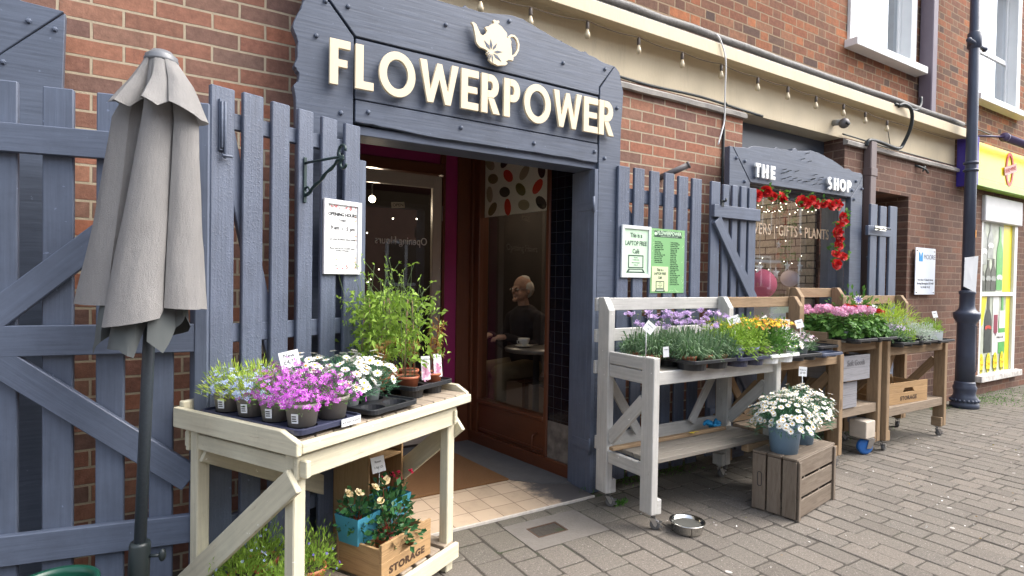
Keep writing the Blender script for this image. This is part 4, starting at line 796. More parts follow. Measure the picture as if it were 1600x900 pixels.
for k, s_ in enumerate(('This is a', 'LAPTOP FREE', 'Café')): text('lettering', s_, .024, M_dg, p2, FM(-.0052, .088, .148-.026*k), sx=.78, bold=.0004)
laptop(p2, .05, .028, .078, .052, -.0052, M_dg)
# iron bracket
x, y = lgp(.385, .024); t = thing('hanging_bracket', 'dark green wrought iron hanging basket bracket screwed to the left picket gate', 'bracket', (x, y, 1.67), 21.7)
M_gi = plain('dark_green_iron', (.012, .035, .035), .4, .15)
g = MB(); g.span((-.008, -.006, 0), (.008, 0, .20)); g.build('plate', M_gi, t, .002)
g = MB(); g.tube([(0, -.006, .175), (0, -.27, .175)], .006, 8); g.build('arm', M_gi, t)
pts = [(0, -.008, .03)]+[(.004*math.sin(i*1.9), -.01-.25*i/10, .03+.145*i/10) for i in range(1, 10)]+[(0, -.27, .172)]; g = MB(); g.tube(pts, [.006, .008, .006, .009, .006, .009, .006, .008, .006, .007, .006], 8); g.build('strut', M_gi, t)
g = MB(); g.tube([(0, -.265+.03*math.cos(a)*k, .20+.03*math.sin(a)*k) for a, k in zip(np.linspace(-1.6, 3.4, 14), np.linspace(1, .55, 14))], .006, 8); g.build('scroll', M_gi, t); g = MB(); g.tube([(0, -.27+.02*math.cos(a), .145+.02*math.sin(a)) for a in np.linspace(1.6, -3.0, 12)], .006, 8); g.build('scroll', M_gi, t); g = MB(); g.tube([(0, -.02+.018*math.cos(a), .05+.018*math.sin(a)) for a in np.linspace(3, -2.4, 12)], .005, 8); g.build('scroll', M_gi, t)
# ================================================================ display benches
def caster(t, x, y, wheel_r=.03, wm=None, h=.085, rz=20, locked=True):
    c = tag(MB().lathe([(.0, h), (.022, h), (.022, h-.006), (.008, h-.012), (.008, h-.02)], n=10).build('caster', M_zinc, t, loc=(x, y, 0))); c.rotation_euler = (0, 0, R(rz))
    g = MB(); w = wheel_r
    for s in (-1, 1): g.prism([(-.012, h-.02), (.014, h-.02), (w*.8+.008, w+.008), (w*.8, w-.01), (w*.45, w-.004)], .002, TR(0, s*.016, 0) @ RX90)
    if locked: g.span((w*.5, -.012, w+.012), (w*1.9, .012, w+.017)); g.span((w*1.5, -.012, w-.012), (w*2.0, .012, w-.007))
    g.build('bracket', M_zinc, t, loc=(x, y, 0)).rotation_euler = (0, 0, R(rz))
    g = MB(); g.lathe([(.0, -.010), (w*.55, -.010), (w*.95, -.011), (w, -.007), (w, .007), (w*.95, .011), (w*.55, .010), (0, .010)], n=18, M=TR(w*.6, 0, w, rx=90)); o = g.build('wheel', wm or M_rubber, t, loc=(x, y, 0)); o.rotation_euler = (0, 0, R(rz))
def bench(name, label, x0, x1, yb, yf, top, back, mat, shelf_mat, sz=.355, left_curb=True, leg_w=.048, wheel=None, railn=3, front_leg_top=None, brace_front=True, brace_back=True):
    """yb = back face of the rear posts, yf = front face of the front legs; top = height of the deck, back = height of the rear posts"""
    t = thing(name, label, 'display bench', (0, 0, 0), 0, 'wheeled timber display benches along the shopfront')
    zl = .095; D = .10; ft = front_leg_top or top+.08
    for k, x in enumerate((x0, x1-leg_w)):
        g = MB(); g.prism([(yb-D*.95, zl), (yb, zl), (yb, back), (yb-D*.45, back), (yb-D*.95, back-.075)], leg_w, Matrix(((0, 0, 1, x), (1, 0, 0, 0), (0, 1, 0, 0), (0, 0, 0, 1)))); g.build('rear_post', mat, t, .003)
        g = MB(); g.span((x, yf, zl), (x+leg_w, yf+.09, ft if k == 0 else top)); g.build('front_leg', mat, t, .004)
        for yy in (yb-D*.5, yf+.045):
            g = MB(); s_ = 1 if k == 0 else -1; xx = x+leg_w if k == 0 else x-.035; g.span((xx, yy-.04, zl-.005), (xx+.035, yy+.04, zl+.075)); g.build('foot_block', mat, t, .003)
            caster(t, xx+.017-.012*s_, yy, .028 if not wheel else wheel, rz=random.uniform(-60, 40))
        # side rails
        for z0, z1 in [(top-.07, top), (sz-.075, sz-.005)]+([(top+.006, top+.075)] if k == 0 and left_curb else []):
            g = MB(); g.span((x+.008, yf+.091, z0), (x+leg_w-.01, yb-D*.96, z1)); g.build('side_rail', mat, t, .003)
        g = MB(); xx = x+.012
        g.bar((xx+.012, yf+.09, top-.16), (xx+.012, yb-D*.9, sz+.06), .07, .022, n=(-1, 0, 0)); g.build('side_brace', mat, t, .003)
    # back rails
    for k in range(railn):
        zc = back-.04-k*(back-top)*.48; g = MB(); g.span((x0-.015, yb+.001, zc-.042), (x1+(.0), yb+.022, zc+.035)); g.build('back_rail', mat, t, .003)
    g = MB(); g.span((x0+.004, yb+.001, sz-.02), (x1-.004, yb+.022, sz+.06)); g.build('back_rail', mat, t, .003)
    g = MB(); g.span((x0+leg_w*.95, yf+.022, top-.072), (x1-leg_w*.95, yf+.05, top-.001)); g.build('front_rail', mat, t, .003)
    g = MB(); n = 5; y0, y1 = yf+.052, yb-.005; wd = (y1-y0)/n
    for i in range(n): g.span((x0+leg_w+.002, y0+i*wd+.004, top-.024), (x1-leg_w-.002, y0+(i+1)*wd-.004, top-.002))
    g.build('deck', shelf_mat, t, .002)
    g = MB(); n = 4; y0, y1 = yf+.04, yb-.11; wd = (y1-y0)/n
    for i in range(n): g.span((x0+leg_w+.002, y0+i*wd+.002, sz-.004), (x1-leg_w-.002, y0+(i+1)*wd-.002, sz+.020))
    g.build('lower_shelf', shelf_mat, t, .002)
    g = MB(); g.span((x0+leg_w, yf+.012, sz-.05), (x1-leg_w, yf+.038, sz+.021)) if shelf_mat is not M_greyshelf else g.span((x1-.26, yf+.04, sz-.055), (x1-.05, yf+.09, sz-.006)); g.build('shelf_edge', shelf_mat if shelf_mat is not M_greyshelf else M_wood, t, .003)
    if brace_back:
        for a, b in (((x0+.07, top-.1), (x0+.32, sz+.05)), ((x1-.07, top-.1), (x1-.32, sz+.05))): g = MB(); g.bar((a[0], yb-.02, a[1]), (b[0], yb-.02, b[1]), .06, .02); g.build('back_brace', mat, t, .003)
    return t
b1 = bench('grey_bench', 'pale grey painted display bench on small casters nearest the café doorway', 2.252, 3.375, -.355, -.812, .857, 1.247, M_greybench, M_greyshelf, .355)
g = MB(); g.span((2.215, -.545, .377), (3.20, -.51, .397)); g.build('batten', M_wood, b1, .003)
b2 = bench('timber_bench', 'raw pine display bench touching the right side of the pale grey bench', 3.392, 4.285, -.30, -.715, .835, 1.245, M_wood, M_woodgrey, .345, left_curb=False)
b3 = bench('timber_bench', 'tallest raw pine bench with a blue caster and grey drawers on its shelf', 4.30, 4.945, -.27, -.66, .905, 1.315, M_wood, M_woodgrey, .385, left_curb=True, front_leg_top=.93)
b4 = bench('timber_bench', 'farthest raw pine bench holding a storage crate on its lower shelf', 4.97, 6.035, -.27, -.69, .845, 1.25, M_wood, M_woodgrey, .33, left_curb=False, front_leg_top=.90)
t = thing('spare_caster', 'large blue wheeled caster under a whitewashed timber block below the tallest bench', 'caster', (4.80, -.62, 0))
g = MB(); g.span((-.07, -.04, .135), (.07, .09, .27)); g.build('block', plain('whitewashed_block', (.52, .46, .38), .8, .25, 8), t, .005)
g = MB(); g.lathe([(0, -.018), (.05, -.018), (.062, -.014), (.064, 0), (.062, .014), (.05, .018), (0, .018)], n=24, M=TR(-.01, 0, .064, rx=90, rz=-25)); g.build('wheel', plain('blue_rubber', (.02, .13, .42), .45, .05), t)
g = MB(); g.span((-.05, -.045, .128), (.05, .045, .134)); g.prism([(-.02, .05), (.02, .05), (.055, .128), (-.0, .128)], .003, TR(0, -.03, 0, rz=-25) @ RX90); g.build('bracket', M_zinc, t)

# ================================================================ cream table left
tb = thing('potting_table', 'cream painted slatted plant table standing askew in front of the left picket gate', 'table', (.385, -1.10, 0), 28)
TL, TD, TZ = .985, .69, .815
TM = Matrix.Translation((.385, -1.10, 0)) @ Matrix.Rotation(R(28), 4, 'Z')
def T_(x, y, z=0): return TM @ Vector((x, y, z))
g = MB(); n = 12
for i in range(n): w_ = (TL-.03)/n; g.span((.022+i*w_+.003, .028, TZ-.026+random.uniform(-.001, .001)), (.022+(i+1)*w_-.003, TD-.03, TZ))
g.build('slat_top', M_slat, tb, .003)
YZ = lambda x: Matrix(((0, 0, 1, x), (1, 0, 0, 0), (0, 1, 0, 0), (0, 0, 0, 1)))
for x in (0.0, TL-.0):
    g = MB(); g.prism([(0, TZ-.045), (TD, TZ-.045), (TD, TZ+.030), (.08, TZ+.030), (.0, TZ+.002)], .022, YZ(x-.0)) if x == 0 else g.prism([(0.03, TZ-.05), (TD, TZ-.05), (TD, TZ+.03), (.09, TZ+.03), (.03, TZ-.002)], .022, YZ(x)); g.build('end_board', M_cream, tb, .003)
g = MB(); g.span((.0225, 0, TZ-.042), (TL-.001, .026, TZ-.004)); g.build('front_board', M_cream, tb, .004)
g = MB(); g.span((.0225, TD-.028, TZ-.055), (TL-.001, TD, TZ+.05)); g.build('back_board', M_cream, tb, .004)
lx = (.035, TL-.105); ly = (.05, TD-.10)
g = MB(); g.span((.03, .032, TZ-.135), (TL-.07, .052, TZ-.056)); g.build('apron', M_cream, tb, .003)
g = MB(); g.span((.03, TD-.052, TZ-.135), (TL-.07, TD-.032, TZ-.056)); g.build('apron', M_cream, tb, .003)
for x in lx:
    g = MB(); g.span((x+.004, -.00 if x < .1 else .02, TZ-.125), (x+.024, TD-.01, TZ-.068)); g.build('cross_rail', M_cream, tb, .003)
    for y in (.054, TD-.10):
        g = MB(); g.span((x+.0, y, 0), (x+.05, y+.046, TZ-.057)); g.build('leg', M_cream, tb, .004)
    sgn = -1 if x < .1 else 1; xb = x-.013 if x < .1 else x+.062
    g = MB(); g.bar((xb, .06, TZ-.15), (xb, TD-.06, TZ-.63), .085, .022, n=(-1, 0, 0), ext=.06); g.build('end_brace', M_cream, tb, .003)
g = MB(); g.bar((.06, TD-.108, TZ-.13), (TL-.12, TD-.108, TZ-.56), .085, .018, n=(0, -1, 0)); g.build('back_brace', M_cream, tb, .003)
SZ = .135
g = MB()
for i in range(10): w_ = .095; g.span((.0+i*w_, .05, SZ-.02), (.0+i*w_+.068, TD-.05, SZ))
g.build('lower_shelf', M_slat, tb, .003)
g = MB(); g.span((.03, .024, SZ-.075), (TL-.05, .046, SZ-.005)); g.build('shelf_rail', M_cream, tb, .003)
g = MB(); g.span((.03, TD-.03, SZ-.075), (TL-.05, TD-.01, SZ-.005)); g.build('shelf_rail', M_cream, tb, .003)

# ================================================================ crates
def storage_crate(label, loc, rz, w, d, h, mat, hsign=1, txt='STORAGE', boards=1):
    """w = front width (with the lettering and the handle hole), d = depth; hollow, open at the top"""
    t = thing('storage_crate', label, 'crate', loc, rz); g = MB(); th = .012
    def panel(gg, length, hh, M, hole):
        n = boards; bh = hh/n
        if not hole or not txt:
            for i in range(n): gg.span((-length/2, 0, i*bh+.001), (length/2, th, (i+1)*bh-.001), M=M)
            return
        z0, z1 = hh*.52, hh*.72; a, b = length*.15, length*.10
        X = M @ RX90
        def P(poly): gg.prism(poly, th, M @ Matrix.Translation((0, th, 0)) @ RX90)
        P([(-length/2, 0), (length/2, 0), (length/2, z0), (-length/2, z0)]); P([(-length/2, z1), (length/2, z1), (length/2, hh), (-length/2, hh)])
        P([(-length/2, z0), (-a, z0), (-b, z1), (-length/2, z1)]); P([(a, z0), (length/2, z0), (length/2, z1), (b, z1)])
    panel(g, w, h, TR(0, -d/2, 0), True); fp = g.build('front_panel', mat, t, .0015)
    g = MB(); panel(g, w, h, TR(0, d/2-th, 0), False); g.build('back_panel', mat, t, .0015)
    for x in (-w/2+.001, w/2-th-.001):
        g = MB(); n = max(boards, 1)
        for i in range(n): g.span((x, -d/2+th+.0005, i*h/n+.001), (x+th, d/2-th-.0005, (i+1)*h/n-.001-(.02 if i == n-1 else 0)))
        g.build('side_panel', mat, t, .0015)
    g = MB(); g.span((-w/2+th+.002, -d/2+th+.001, .003), (w/2-th-.002, d/2-th-.001, .012)); g.build('base_board', mat, t)
    g = MB()
    for x in (-w/2+.025, w/2-.025):
        for y in (-d/2+.02, d/2-.02): g.span((x-.012, y-.007, .0125), (x+.012, y+.007, h-.02))
    g.build('corner_post', mat, t)
    if txt: text('lettering', txt, h*.26, plain('stencil_ink', (.06, .03, .015), .8, .2), fp, TR(0, -d/2-.0014, h*.17) @ RX90, sx=1.15, bold=.0016, ext=.0004, spacing=1.12)
    return t
cr = storage_crate('pine storage crate full of potted roses on the low shelf of the cream table', T_(.615, .185, SZ+.001), 28, .31, .25, .155, M_crate)
c2 = thing('upright_crate', 'tall pine crate stood on end behind the roses under the cream table', 'crate', T_(.80, .47, SZ+.001), 28)
g = MB(); g.span((.105, -.12, 0), (.118, .12, .42)); g.span((-.118, -.12, 0), (-.105, .12, .42)); g.build('side_panel', M_crate, c2, .002)
g = MB(); g.span((-.104, .108, .0), (.104, .12, .42)); g.build('back_panel', M_crate, c2, .002); g = MB(); g.span((-.104, -.12, .36), (.104, .107, .372)); g.build('end_panel', M_crate, c2, .002); g = MB(); g.span((-.104, -.12, 0.0), (.104, .107, .012)); g.build('end_panel', M_crate, c2, .002)
storage_crate('pine storage crate with handle hole on the low shelf of the farthest bench', (5.43, -.50, .351), -3, .60, .30, .18, M_crate, boards=3)
# old apple crate standing on its side, used as a plinth
oc = thing('apple_crate', 'old weathered slatted crate standing on the paving under two blue daisy pots', 'crate', (3.08, -1.115, 0), 9.5)
cw, cd, ch = .56, .265, .352      # along local x, local y, z
g = MB(); sw3 = cd/3
for i in range(3):      # three upright slats on the left face
    g = MB(); g.span((.0, i*sw3+.0055, .002+random.uniform(0, .010)), (.013, (i+1)*sw3-.0055, ch-.0145-random.uniform(0, .006))); g.build('slat', M_oldcrate, oc, .003)
    g = MB(); g.span((cw-.013, i*sw3+.004, .004), (cw, (i+1)*sw3-.004, ch-.0145)); g.build('slat', M_oldcrate, oc, .003)
    g = MB(); g.span((.018, -.0, .008+i*ch/3), (cw-.018, .011, (i+1)*ch/3-.008)); g.build('front_board', M_oldcrate, oc, .003)
    g = MB(); g.span((.0, i*sw3+.003, ch-.014), (cw, (i+1)*sw3-.003, ch)); g.build('top_board', M_oldcrate, oc, .003)
g = MB()
for x in (.0135, cw-.0375):
    for y in (-.012, cd-.024): g.span((x-.006, y-.0, .002), (x+.022, y+.0115 if y < 0 else y+.024, ch-.016))
g.build('corner_post', M_oldcrate, oc, .003)
g = MB(); g.span((.03, cd-.02, .01), (cw-.03, cd-.008, ch-.02)); g.build('back_board', M_oldcrate, oc)
g = MB(); a = cd-.05; g.strip([(a+.012*math.cos(q_), .22+.012*math.sin(q_)) for q_ in np.linspace(0, math.pi, 8)]+[(a+.012*math.cos(q_), .16+.012*math.sin(q_)) for q_ in np.linspace(math.pi, 2*math.pi, 8)], .004, .0012, Matrix(((0, 0, -1, .0), (1, 0, 0, 0), (0, 1, 0, 0), (0, 0, 0, 1))), closed=True); g.build('handle_slot', M_ink, oc)
# grey drawers on bench 3
M_gwash = wood('grey_washed_wood', (.27, .27, .29), (.40, .40, .42), dirt=.15, knots=False)
t = storage_crate('grey washed wooden box with script lettering hanging below the tallest bench deck', (4.50, -.56, .625), 0, .40, .26, .19, M_gwash, txt=None, boards=2)
text('lettering', 'Soft Goods', .06, plain('faint_print', (.14, .14, .15), .8), t, TR(0, -.1308, .115) @ RX90 @ Matrix.Shear('XZ', 4, (0, 0)) if False else TR(0, -.1322, .115) @ RX90, sx=.9, bold=.001); t.location.z = .622
storage_crate('grey washed wooden box standing on the lower shelf of the tallest bench', (4.45, -.54, .408), 0, .26, .24, .20, M_gwash, txt=None, boards=2)
storage_crate('brown slatted crate in shadow at the back of the tallest bench shelf', (4.77, -.42, .408), 0, .24, .16, .18, M_crate, txt=None, boards=3)

# ================================================================ dog bowl, gloves, fallen flower, tub
g = MB(); g.lathe([(.052, .0), (.075, .0), (.080, .012), (.088, .05), (.094, .055), (.094, .058), (.084, .056), (.076, .03), (.06, .016), (0, .014)], n=36); t = thing('dog_bowl', 'shiny steel dog bowl of water on the paving by the grey bench leg', 'bowl', (2.45, -.885, 0)); g.build('bowl', M_steel, t)
q = N('water'); q.done((.10, .10, .09), .03, spec=.8); g = MB(); g.lathe([(.078, .040), (0, .040)], n=30, caps=False); g.build('water', q.m, t)
M_glove = plain('blue_cloth', (.01, .25, .52), .75, .25, 40, bump=.6)
g = MB()
for i in range(9):
    a = random.uniform(-.4, .6); x0, y0 = random.uniform(-.06, .04), random.uniform(-.03, .03); L_ = random.uniform(.05, .09)
    g.tube([(x0+L_*k/4*math.cos(a), y0+L_*k/4*math.sin(a), .012+.022*math.sin(k*.9+i)*((k % 2)+.4)*.6+.01) for k in range(5)], [.008, .013, .014, .012, .007], 7)
tag(g.build('glove', M_glove, loc=(3.16, -.47, .377)), 'crumpled bright blue gloves lying on the grey bench lower shelf', 'gloves')
g = MB()
for i in range(9): a = i*.7; g.add([(0, 0, .002), (.012*math.cos(a-.3), .012*math.sin(a-.3), .006), (.022*math.cos(a), .022*math.sin(a), .004+.004*(i % 2)), (.012*math.cos(a+.3), .012*math.sin(a+.3), .006)], [(0, 1, 2, 3)])
g.tube([(0, 0, .003), (.03, .01, .006), (.06, .0, .003)], .0015, 5); tag(g.build('fallen_flower', plain('yellow_petal', (.65, .5, .03), .6), loc=(2.86, -.555, .3985)), 'small yellow flower head dropped on the grey bench shelf batten', 'flower')
c = at_depth(83, 905, 1.78); t = thing('green_tub', 'dark green round tub at the bottom left below the wide gate', 'tub', (c.x, c.y, 0))
M_gt = plain('green_plastic', (.006, .055, .035), .3, .1); g = MB(); zr = c.z-.012; g.lathe([(.085, 0), (.10, zr-.05), (.104, zr-.012), (.118, zr-.012), (.120, zr-.004), (.116, zr), (.104, zr-.003), (.10, zr-.02), (.085, .02), (0, .02)], n=40); g.build('tub', M_gt, t)
# ================================================================ folded parasol
q = N('parasol_canvas'); p = q.obj(); wv = q.noise(1, 2, q.mapv(p, (500, 500, 500))); col = q.mix(q.noise(5, 7, p, .75), (.235, .23, .225), (.355, .345, .335)); q.bump(q.math('ADD', wv, q.math('MULTIPLY', q.noise(7, 5, q.mapv(p, (1.6, 1.6, .5)), .6), 5)), .6, .008)
q.done(col, .9, spec=.15); tr = q.n('BsdfTranslucent'); q.l(col, tr.inputs[0]); mx = q.n('MixShader', i_0=.12); q.l(q.b.outputs[0], mx.inputs[1]); q.l(tr.outputs[0], mx.inputs[2]); q.l(mx.outputs[0], q.t.nodes['Material Output'].inputs[0]); M_canvas = q.m
um = thing('folded_parasol', 'closed grey canvas parasol on a dark pole in front of the wide gate', 'parasol', (-.052, -.70, 0)); um.rotation_euler = (0, R(1.9), 0)
g = MB(); g.tube([(0, 0, .02), (0, 0, 2.06)], .0185, 16); g.build('pole', plain('dark_speckled_pole', (.035, .045, .055), .4, .3, 120), um)
g = MB(); g.lathe([(.24, 0), (.24, .03), (.22, .045), (.05, .055), (.03, .06)], n=32); g.build('base', M_iron, um)
g = MB(); g.lathe([(.032, .05), (.032, .43), (.029, .44), (.024, .44)], n=16); g.tube([(.03, -.01, .39), (.062, -.02, .39)], .006, 8); g.ball((.066, -.021, .39), (.012, .012, .022)); g.build('sleeve', M_iron, um)
g = MB(); g.lathe([(.05, 2.06), (.052, 2.07), (.048, 2.076), (.049, 2.082), (.038, 2.09), (.03, 2.10), (0, 2.103)], n=24); g.build('cap', plain('grey_cap', (.16, .17, .185), .35, .08), um)
def cloth(prof, folds, nth=168, depth=.5, ph=0.0, hem=None, skew=0.0, seed=1, cen=(0, 0), ex=.75):
    rs = random.Random(seed); g = MB(); vs = []; k = len(prof); amp = [rs.uniform(.75, 1.2) for _ in range(folds)]; shift = [rs.uniform(-.25, .25) for _ in range(folds)]
    for i, (r, z, dp) in enumerate(prof):
        u = i/(k-1)
        for j in range(nth):
            th = 2*math.pi*j/nth; f = (th/(2*math.pi)*folds+ph) % folds; fi = int(f) % folds; fr_ = f-int(f); c_ = abs(math.sin(math.pi*fr_))**ex
            tw = th+shift[fi]*.35*u*math.sin(math.pi*fr_)
            rr = r*(1-dp*(1-c_*amp[fi] if c_*amp[fi] < 1 else 0)); zz = z+(hem(th, fr_, fi) if hem else 0)*max(0, (u-.55)/.45)
            vs.append((cen[0]*u+rr*math.cos(tw)+skew*u, cen[1]*u+rr*math.sin(tw), zz))
    fs = [(i*nth+j, i*nth+(j+1) % nth, (i+1)*nth+(j+1) % nth, (i+1)*nth+j) for i in range(k-1) for j in range(nth)]; g.add(vs, fs, sm=True); return g
def solid(o, th=.003):
    m_ = o.modifiers.new('solid', 'SOLIDIFY'); m_.thickness = th; return o
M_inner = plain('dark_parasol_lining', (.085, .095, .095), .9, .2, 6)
def panels(name, mat, levels, ex=1.0, seed=3, sub=3, crumple=.003):
    """cloth through rings of (a, b, z) points: a = sideways, b = towards the street; every ring has the same count"""
    rs = random.Random(seed); A = Vector((RT.x, RT.y)).normalized(); B = Vector((-FW.x, -FW.y)).normalized(); g = MB(); vs = []; n = len(levels[0]); K = []
    for (L0, L1), m in zip(zip(levels, levels[1:]), [6]*(len(levels)-1)):
        for k in range(m): u = k/m; K.append([tuple(L0[i][c]*(1-u)+L1[i][c]*u for c in range(3)) for i in range(n)])
    K.append(levels[-1]); N_ = n*sub
    for r, ring in enumerate(K):
        f = r/len(K)
        for i in range(n):
            for q_ in range(sub):
                u = q_/sub; p, p2 = ring[i], ring[(i+1) % n]; a, b, z = (p[c]*(1-u)+p2[c]*u for c in range(3)); bl = .006*math.sin(math.pi*u)*f; d = math.hypot(a, b)+1e-6; w = crumple*f*math.sin(i*5.1+r*.9+q_)*rs.uniform(.2, 1)
                a, b = a*(1+(bl+w)/d), b*(1+(bl+w)/d); vs.append((A.x*a+B.x*b, A.y*a+B.y*b, z))
    fs = [(r*N_+j, r*N_+(j+1) % N_, (r+1)*N_+(j+1) % N_, (r+1)*N_+j) for r in range(len(K)-1) for j in range(N_)]; g.add(vs, fs, sm=True); o = g.build(name, mat, um)
    e = o.modifiers.new('crease', 'EDGE_SPLIT'); e.split_angle = R(34); return o
def circ(ring, r, z): return [(r*math.sin(math.atan2(a, b)), r*math.cos(math.atan2(a, b)), z) for a, b, _ in ring]
bot = [(-.237, .0, 1.238), (-.233, .035, 1.237), (-.165, .075, 1.236), (-.092, .088, 1.238), (-.080, .050, 1.25), (-.090, .102, 1.172), (-.055, .140, 1.172), (.0, .150, 1.180), (.055, .132, 1.192), (.086, .088, 1.205), (.080, .055, 1.25), (.090, .075, 1.238), (.130, .070, 1.236), (.165, .035, 1.234), (.172, .0, 1.236), (.15, -.08, 1.23), (.05, -.13, 1.23), (-.08, -.12, 1.24), (-.2, -.06, 1.24)]
top = [(-.140, .0, 1.86), (-.136, .03, 1.86), (-.112, .065, 1.86), (-.060, .060, 1.86), (-.030, .024, 1.86), (-.026, .045, 1.86), (-.008, .075, 1.86), (.018, .082, 1.86), (.045, .07, 1.86), (.066, .045, 1.86), (.070, .025, 1.86), (.078, .045, 1.86), (.105, .045, 1.86), (.130, .025, 1.86), (.135, .0, 1.86), (.10, -.06, 1.86), (.03, -.08, 1.86), (-.05, -.08, 1.86), (-.11, -.05, 1.86)]
mid = [((a0*.5+a1*.5)*.98, (b0*.5+b1*.5)*.98, 1.53) for (a0, b0, _), (a1, b1, _) in zip(top, bot)]
panels('canopy', M_canvas, [circ(top, .046, 2.065), top, mid, bot], seed=4)
hem = [(-.150, .0, 1.925), (-.140, .05, 1.908), (-.108, .075, 1.905), (-.098, .045, 1.93), (-.100, .088, 1.912), (-.062, .132, 1.893), (-.030, .105, 1.880), (-.014, .045, 1.93), (-.002, .095, 1.912), (.032, .142, 1.905), (.070, .122, 1.884), (.088, .065, 1.92), (.092, .102, 1.905), (.132, .092, 1.888), (.160, .03, 1.866), (.155, -.03, 1.87), (.08, -.10, 1.88), (-.03, -.11, 1.89), (-.12, -.06, 1.91)]
hm = [(a*.66, b*.56, 1.99) for a, b, z in hem]
panels('vent_flap', M_canvas, [circ(hem, .047, 2.07), hm, hem], seed=8, crumple=.002)
lo = [(-.150, .02, 1.13), (-.14, .07, 1.075), (-.10, .09, 1.12), (-.075, .05, 1.15), (-.07, .10, 1.10), (-.02, .12, 1.10), (.02, .11, 1.075), (.035, .06, 1.20), (.055, .10, 1.13), (.09, .07, 1.09), (.10, .02, 1.17), (.12, .0, 1.21), (.09, -.08, 1.15), (-.02, -.10, 1.12), (-.1, -.06, 1.14)]
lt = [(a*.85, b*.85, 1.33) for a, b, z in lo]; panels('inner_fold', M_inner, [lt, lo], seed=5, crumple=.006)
# ================================================================ plants
class Leafy:
    def __init__(s): s.V = []; s.F = []; s.MI = []; s.n = 0
    def quads(s, A, B, C, D, mi=0):
        k = len(A); s.V.append(np.stack([A, B, C, D], 1).reshape(-1, 3)); s.F.append((np.arange(k*4)+s.n).reshape(-1, 4)); s.MI.append(np.full(k, mi)); s.n += 4*k
    def fan(s, P, mi=0):            # P: k x m x 3 polygons, written as one face each
        k, m, _ = P.shape; s.V.append(P.reshape(-1, 3)); s.F += [list(range(s.n+i*m, s.n+(i+1)*m)) for i in range(k)]; s.MI.append(np.full(k, mi)); s.n += k*m
    def leaves(s, p, d, L, w, mi=0, droop=.25, wide=.45):
        k = len(p); d = d/np.linalg.norm(d, axis=1, keepdims=True); r = rng.normal(size=(k, 3)); sd = np.cross(d, r); sd /= np.linalg.norm(sd, axis=1, keepdims=True)+1e-9
        L = (np.ones(k)*L*rng.uniform(.65, 1.25, k))[:, None]; w = (np.ones(k)*w)[:, None]*L/np.mean(L)
        m_ = p+d*L*wide+np.array([0, 0, 1])*L*droop*.25; t = p+d*L-np.array([0, 0, 1])*L*droop*.35; s.quads(p, m_+sd*w/2, t, m_-sd*w/2, mi)
    def stems(s, a, b, w, mi=0):
        d = b-a; sd = np.cross(d, [0, 0, 1.]); sd[:, 0] += 1e-5; sd /= np.linalg.norm(sd, axis=1, keepdims=True)
        s2 = np.cross(d, sd); s2 /= np.linalg.norm(s2, axis=1, keepdims=True)+1e-9
        s.quads(a-sd*w/2, a+sd*w/2, b+sd*w/2, b-sd*w/2, mi); s.quads(a-s2*w/2, a+s2*w/2, b+s2*w/2, b-s2*w/2, mi)
    def flowers(s, c, nrm, R_, petals=5, pw=.5, cm=1, cr=.25, mi=0, cup=.15, inner=.12):
        k = len(c); nrm = nrm/np.linalg.norm(nrm, axis=1, keepdims=True); r = rng.normal(size=(k, 3)); u = np.cross(nrm, r); u /= np.linalg.norm(u, axis=1, keepdims=True); v = np.cross(nrm, u)
        R_ = (np.ones(k)*R_*rng.uniform(.8, 1.15, k))[:, None]
        for i in range(petals):
            a = 2*math.pi*i/petals; d = u*math.cos(a)+v*math.sin(a); sd = -u*math.sin(a)+v*math.cos(a); cpv = nrm*cup*R_*rng.uniform(.2, 1.3, (k, 1))
            if pw > .42: 
                P = np.stack([c+d*R_*inner, c+d*R_*.6+sd*R_*pw*.5+cpv*.5, c+d*R_*.95+sd*R_*pw*.3+cpv, c+d*R_*.95-sd*R_*pw*.3+cpv, c+d*R_*.6-sd*R_*pw*.5+cpv*.5], 1); s.fan(P, mi)
            else: s.quads(c+d*R_*inner, c+d*R_*.7+sd*R_*pw*.5+cpv*.6, c+d*R_+cpv, c+d*R_*.7-sd*R_*pw*.5+cpv*.6, mi)
        if cr:
            m = 6; P = np.stack([c+nrm*R_*.10+(u*math.cos(2*math.pi*j/m)+v*math.sin(2*math.pi*j/m))*R_*cr for j in range(m)], 1); s.fan(P, cm)
            P2 = np.stack([c+nrm*R_*.16+(u*math.cos(2*math.pi*j/m)+v*math.sin(2*math.pi*j/m))*R_*cr*.55 for j in range(m)], 1); s.fan(P2, cm)
    def build(s, name, mats, parent=None, loc=None):
        V = np.concatenate(s.V); me = bpy.data.meshes.new(name); F_ = []
        for f in s.F:
            if isinstance(f, np.ndarray): F_ += f.tolist()
            else: F_.append(f)
        # order of F must follow MI: rebuild in the order written
        me.from_pydata(V.tolist(), [], F_); 
        for q in (mats if isinstance(mats, (list, tuple)) else [mats]): me.materials.append(q)
        me.polygons.foreach_set('material_index', np.concatenate(s.MI).astype(int)); me.update()
        o = bpy.data.objects.new(name, me); COL.objects.link(o); o.parent = parent
        if loc is not None: o.location = loc
        return o
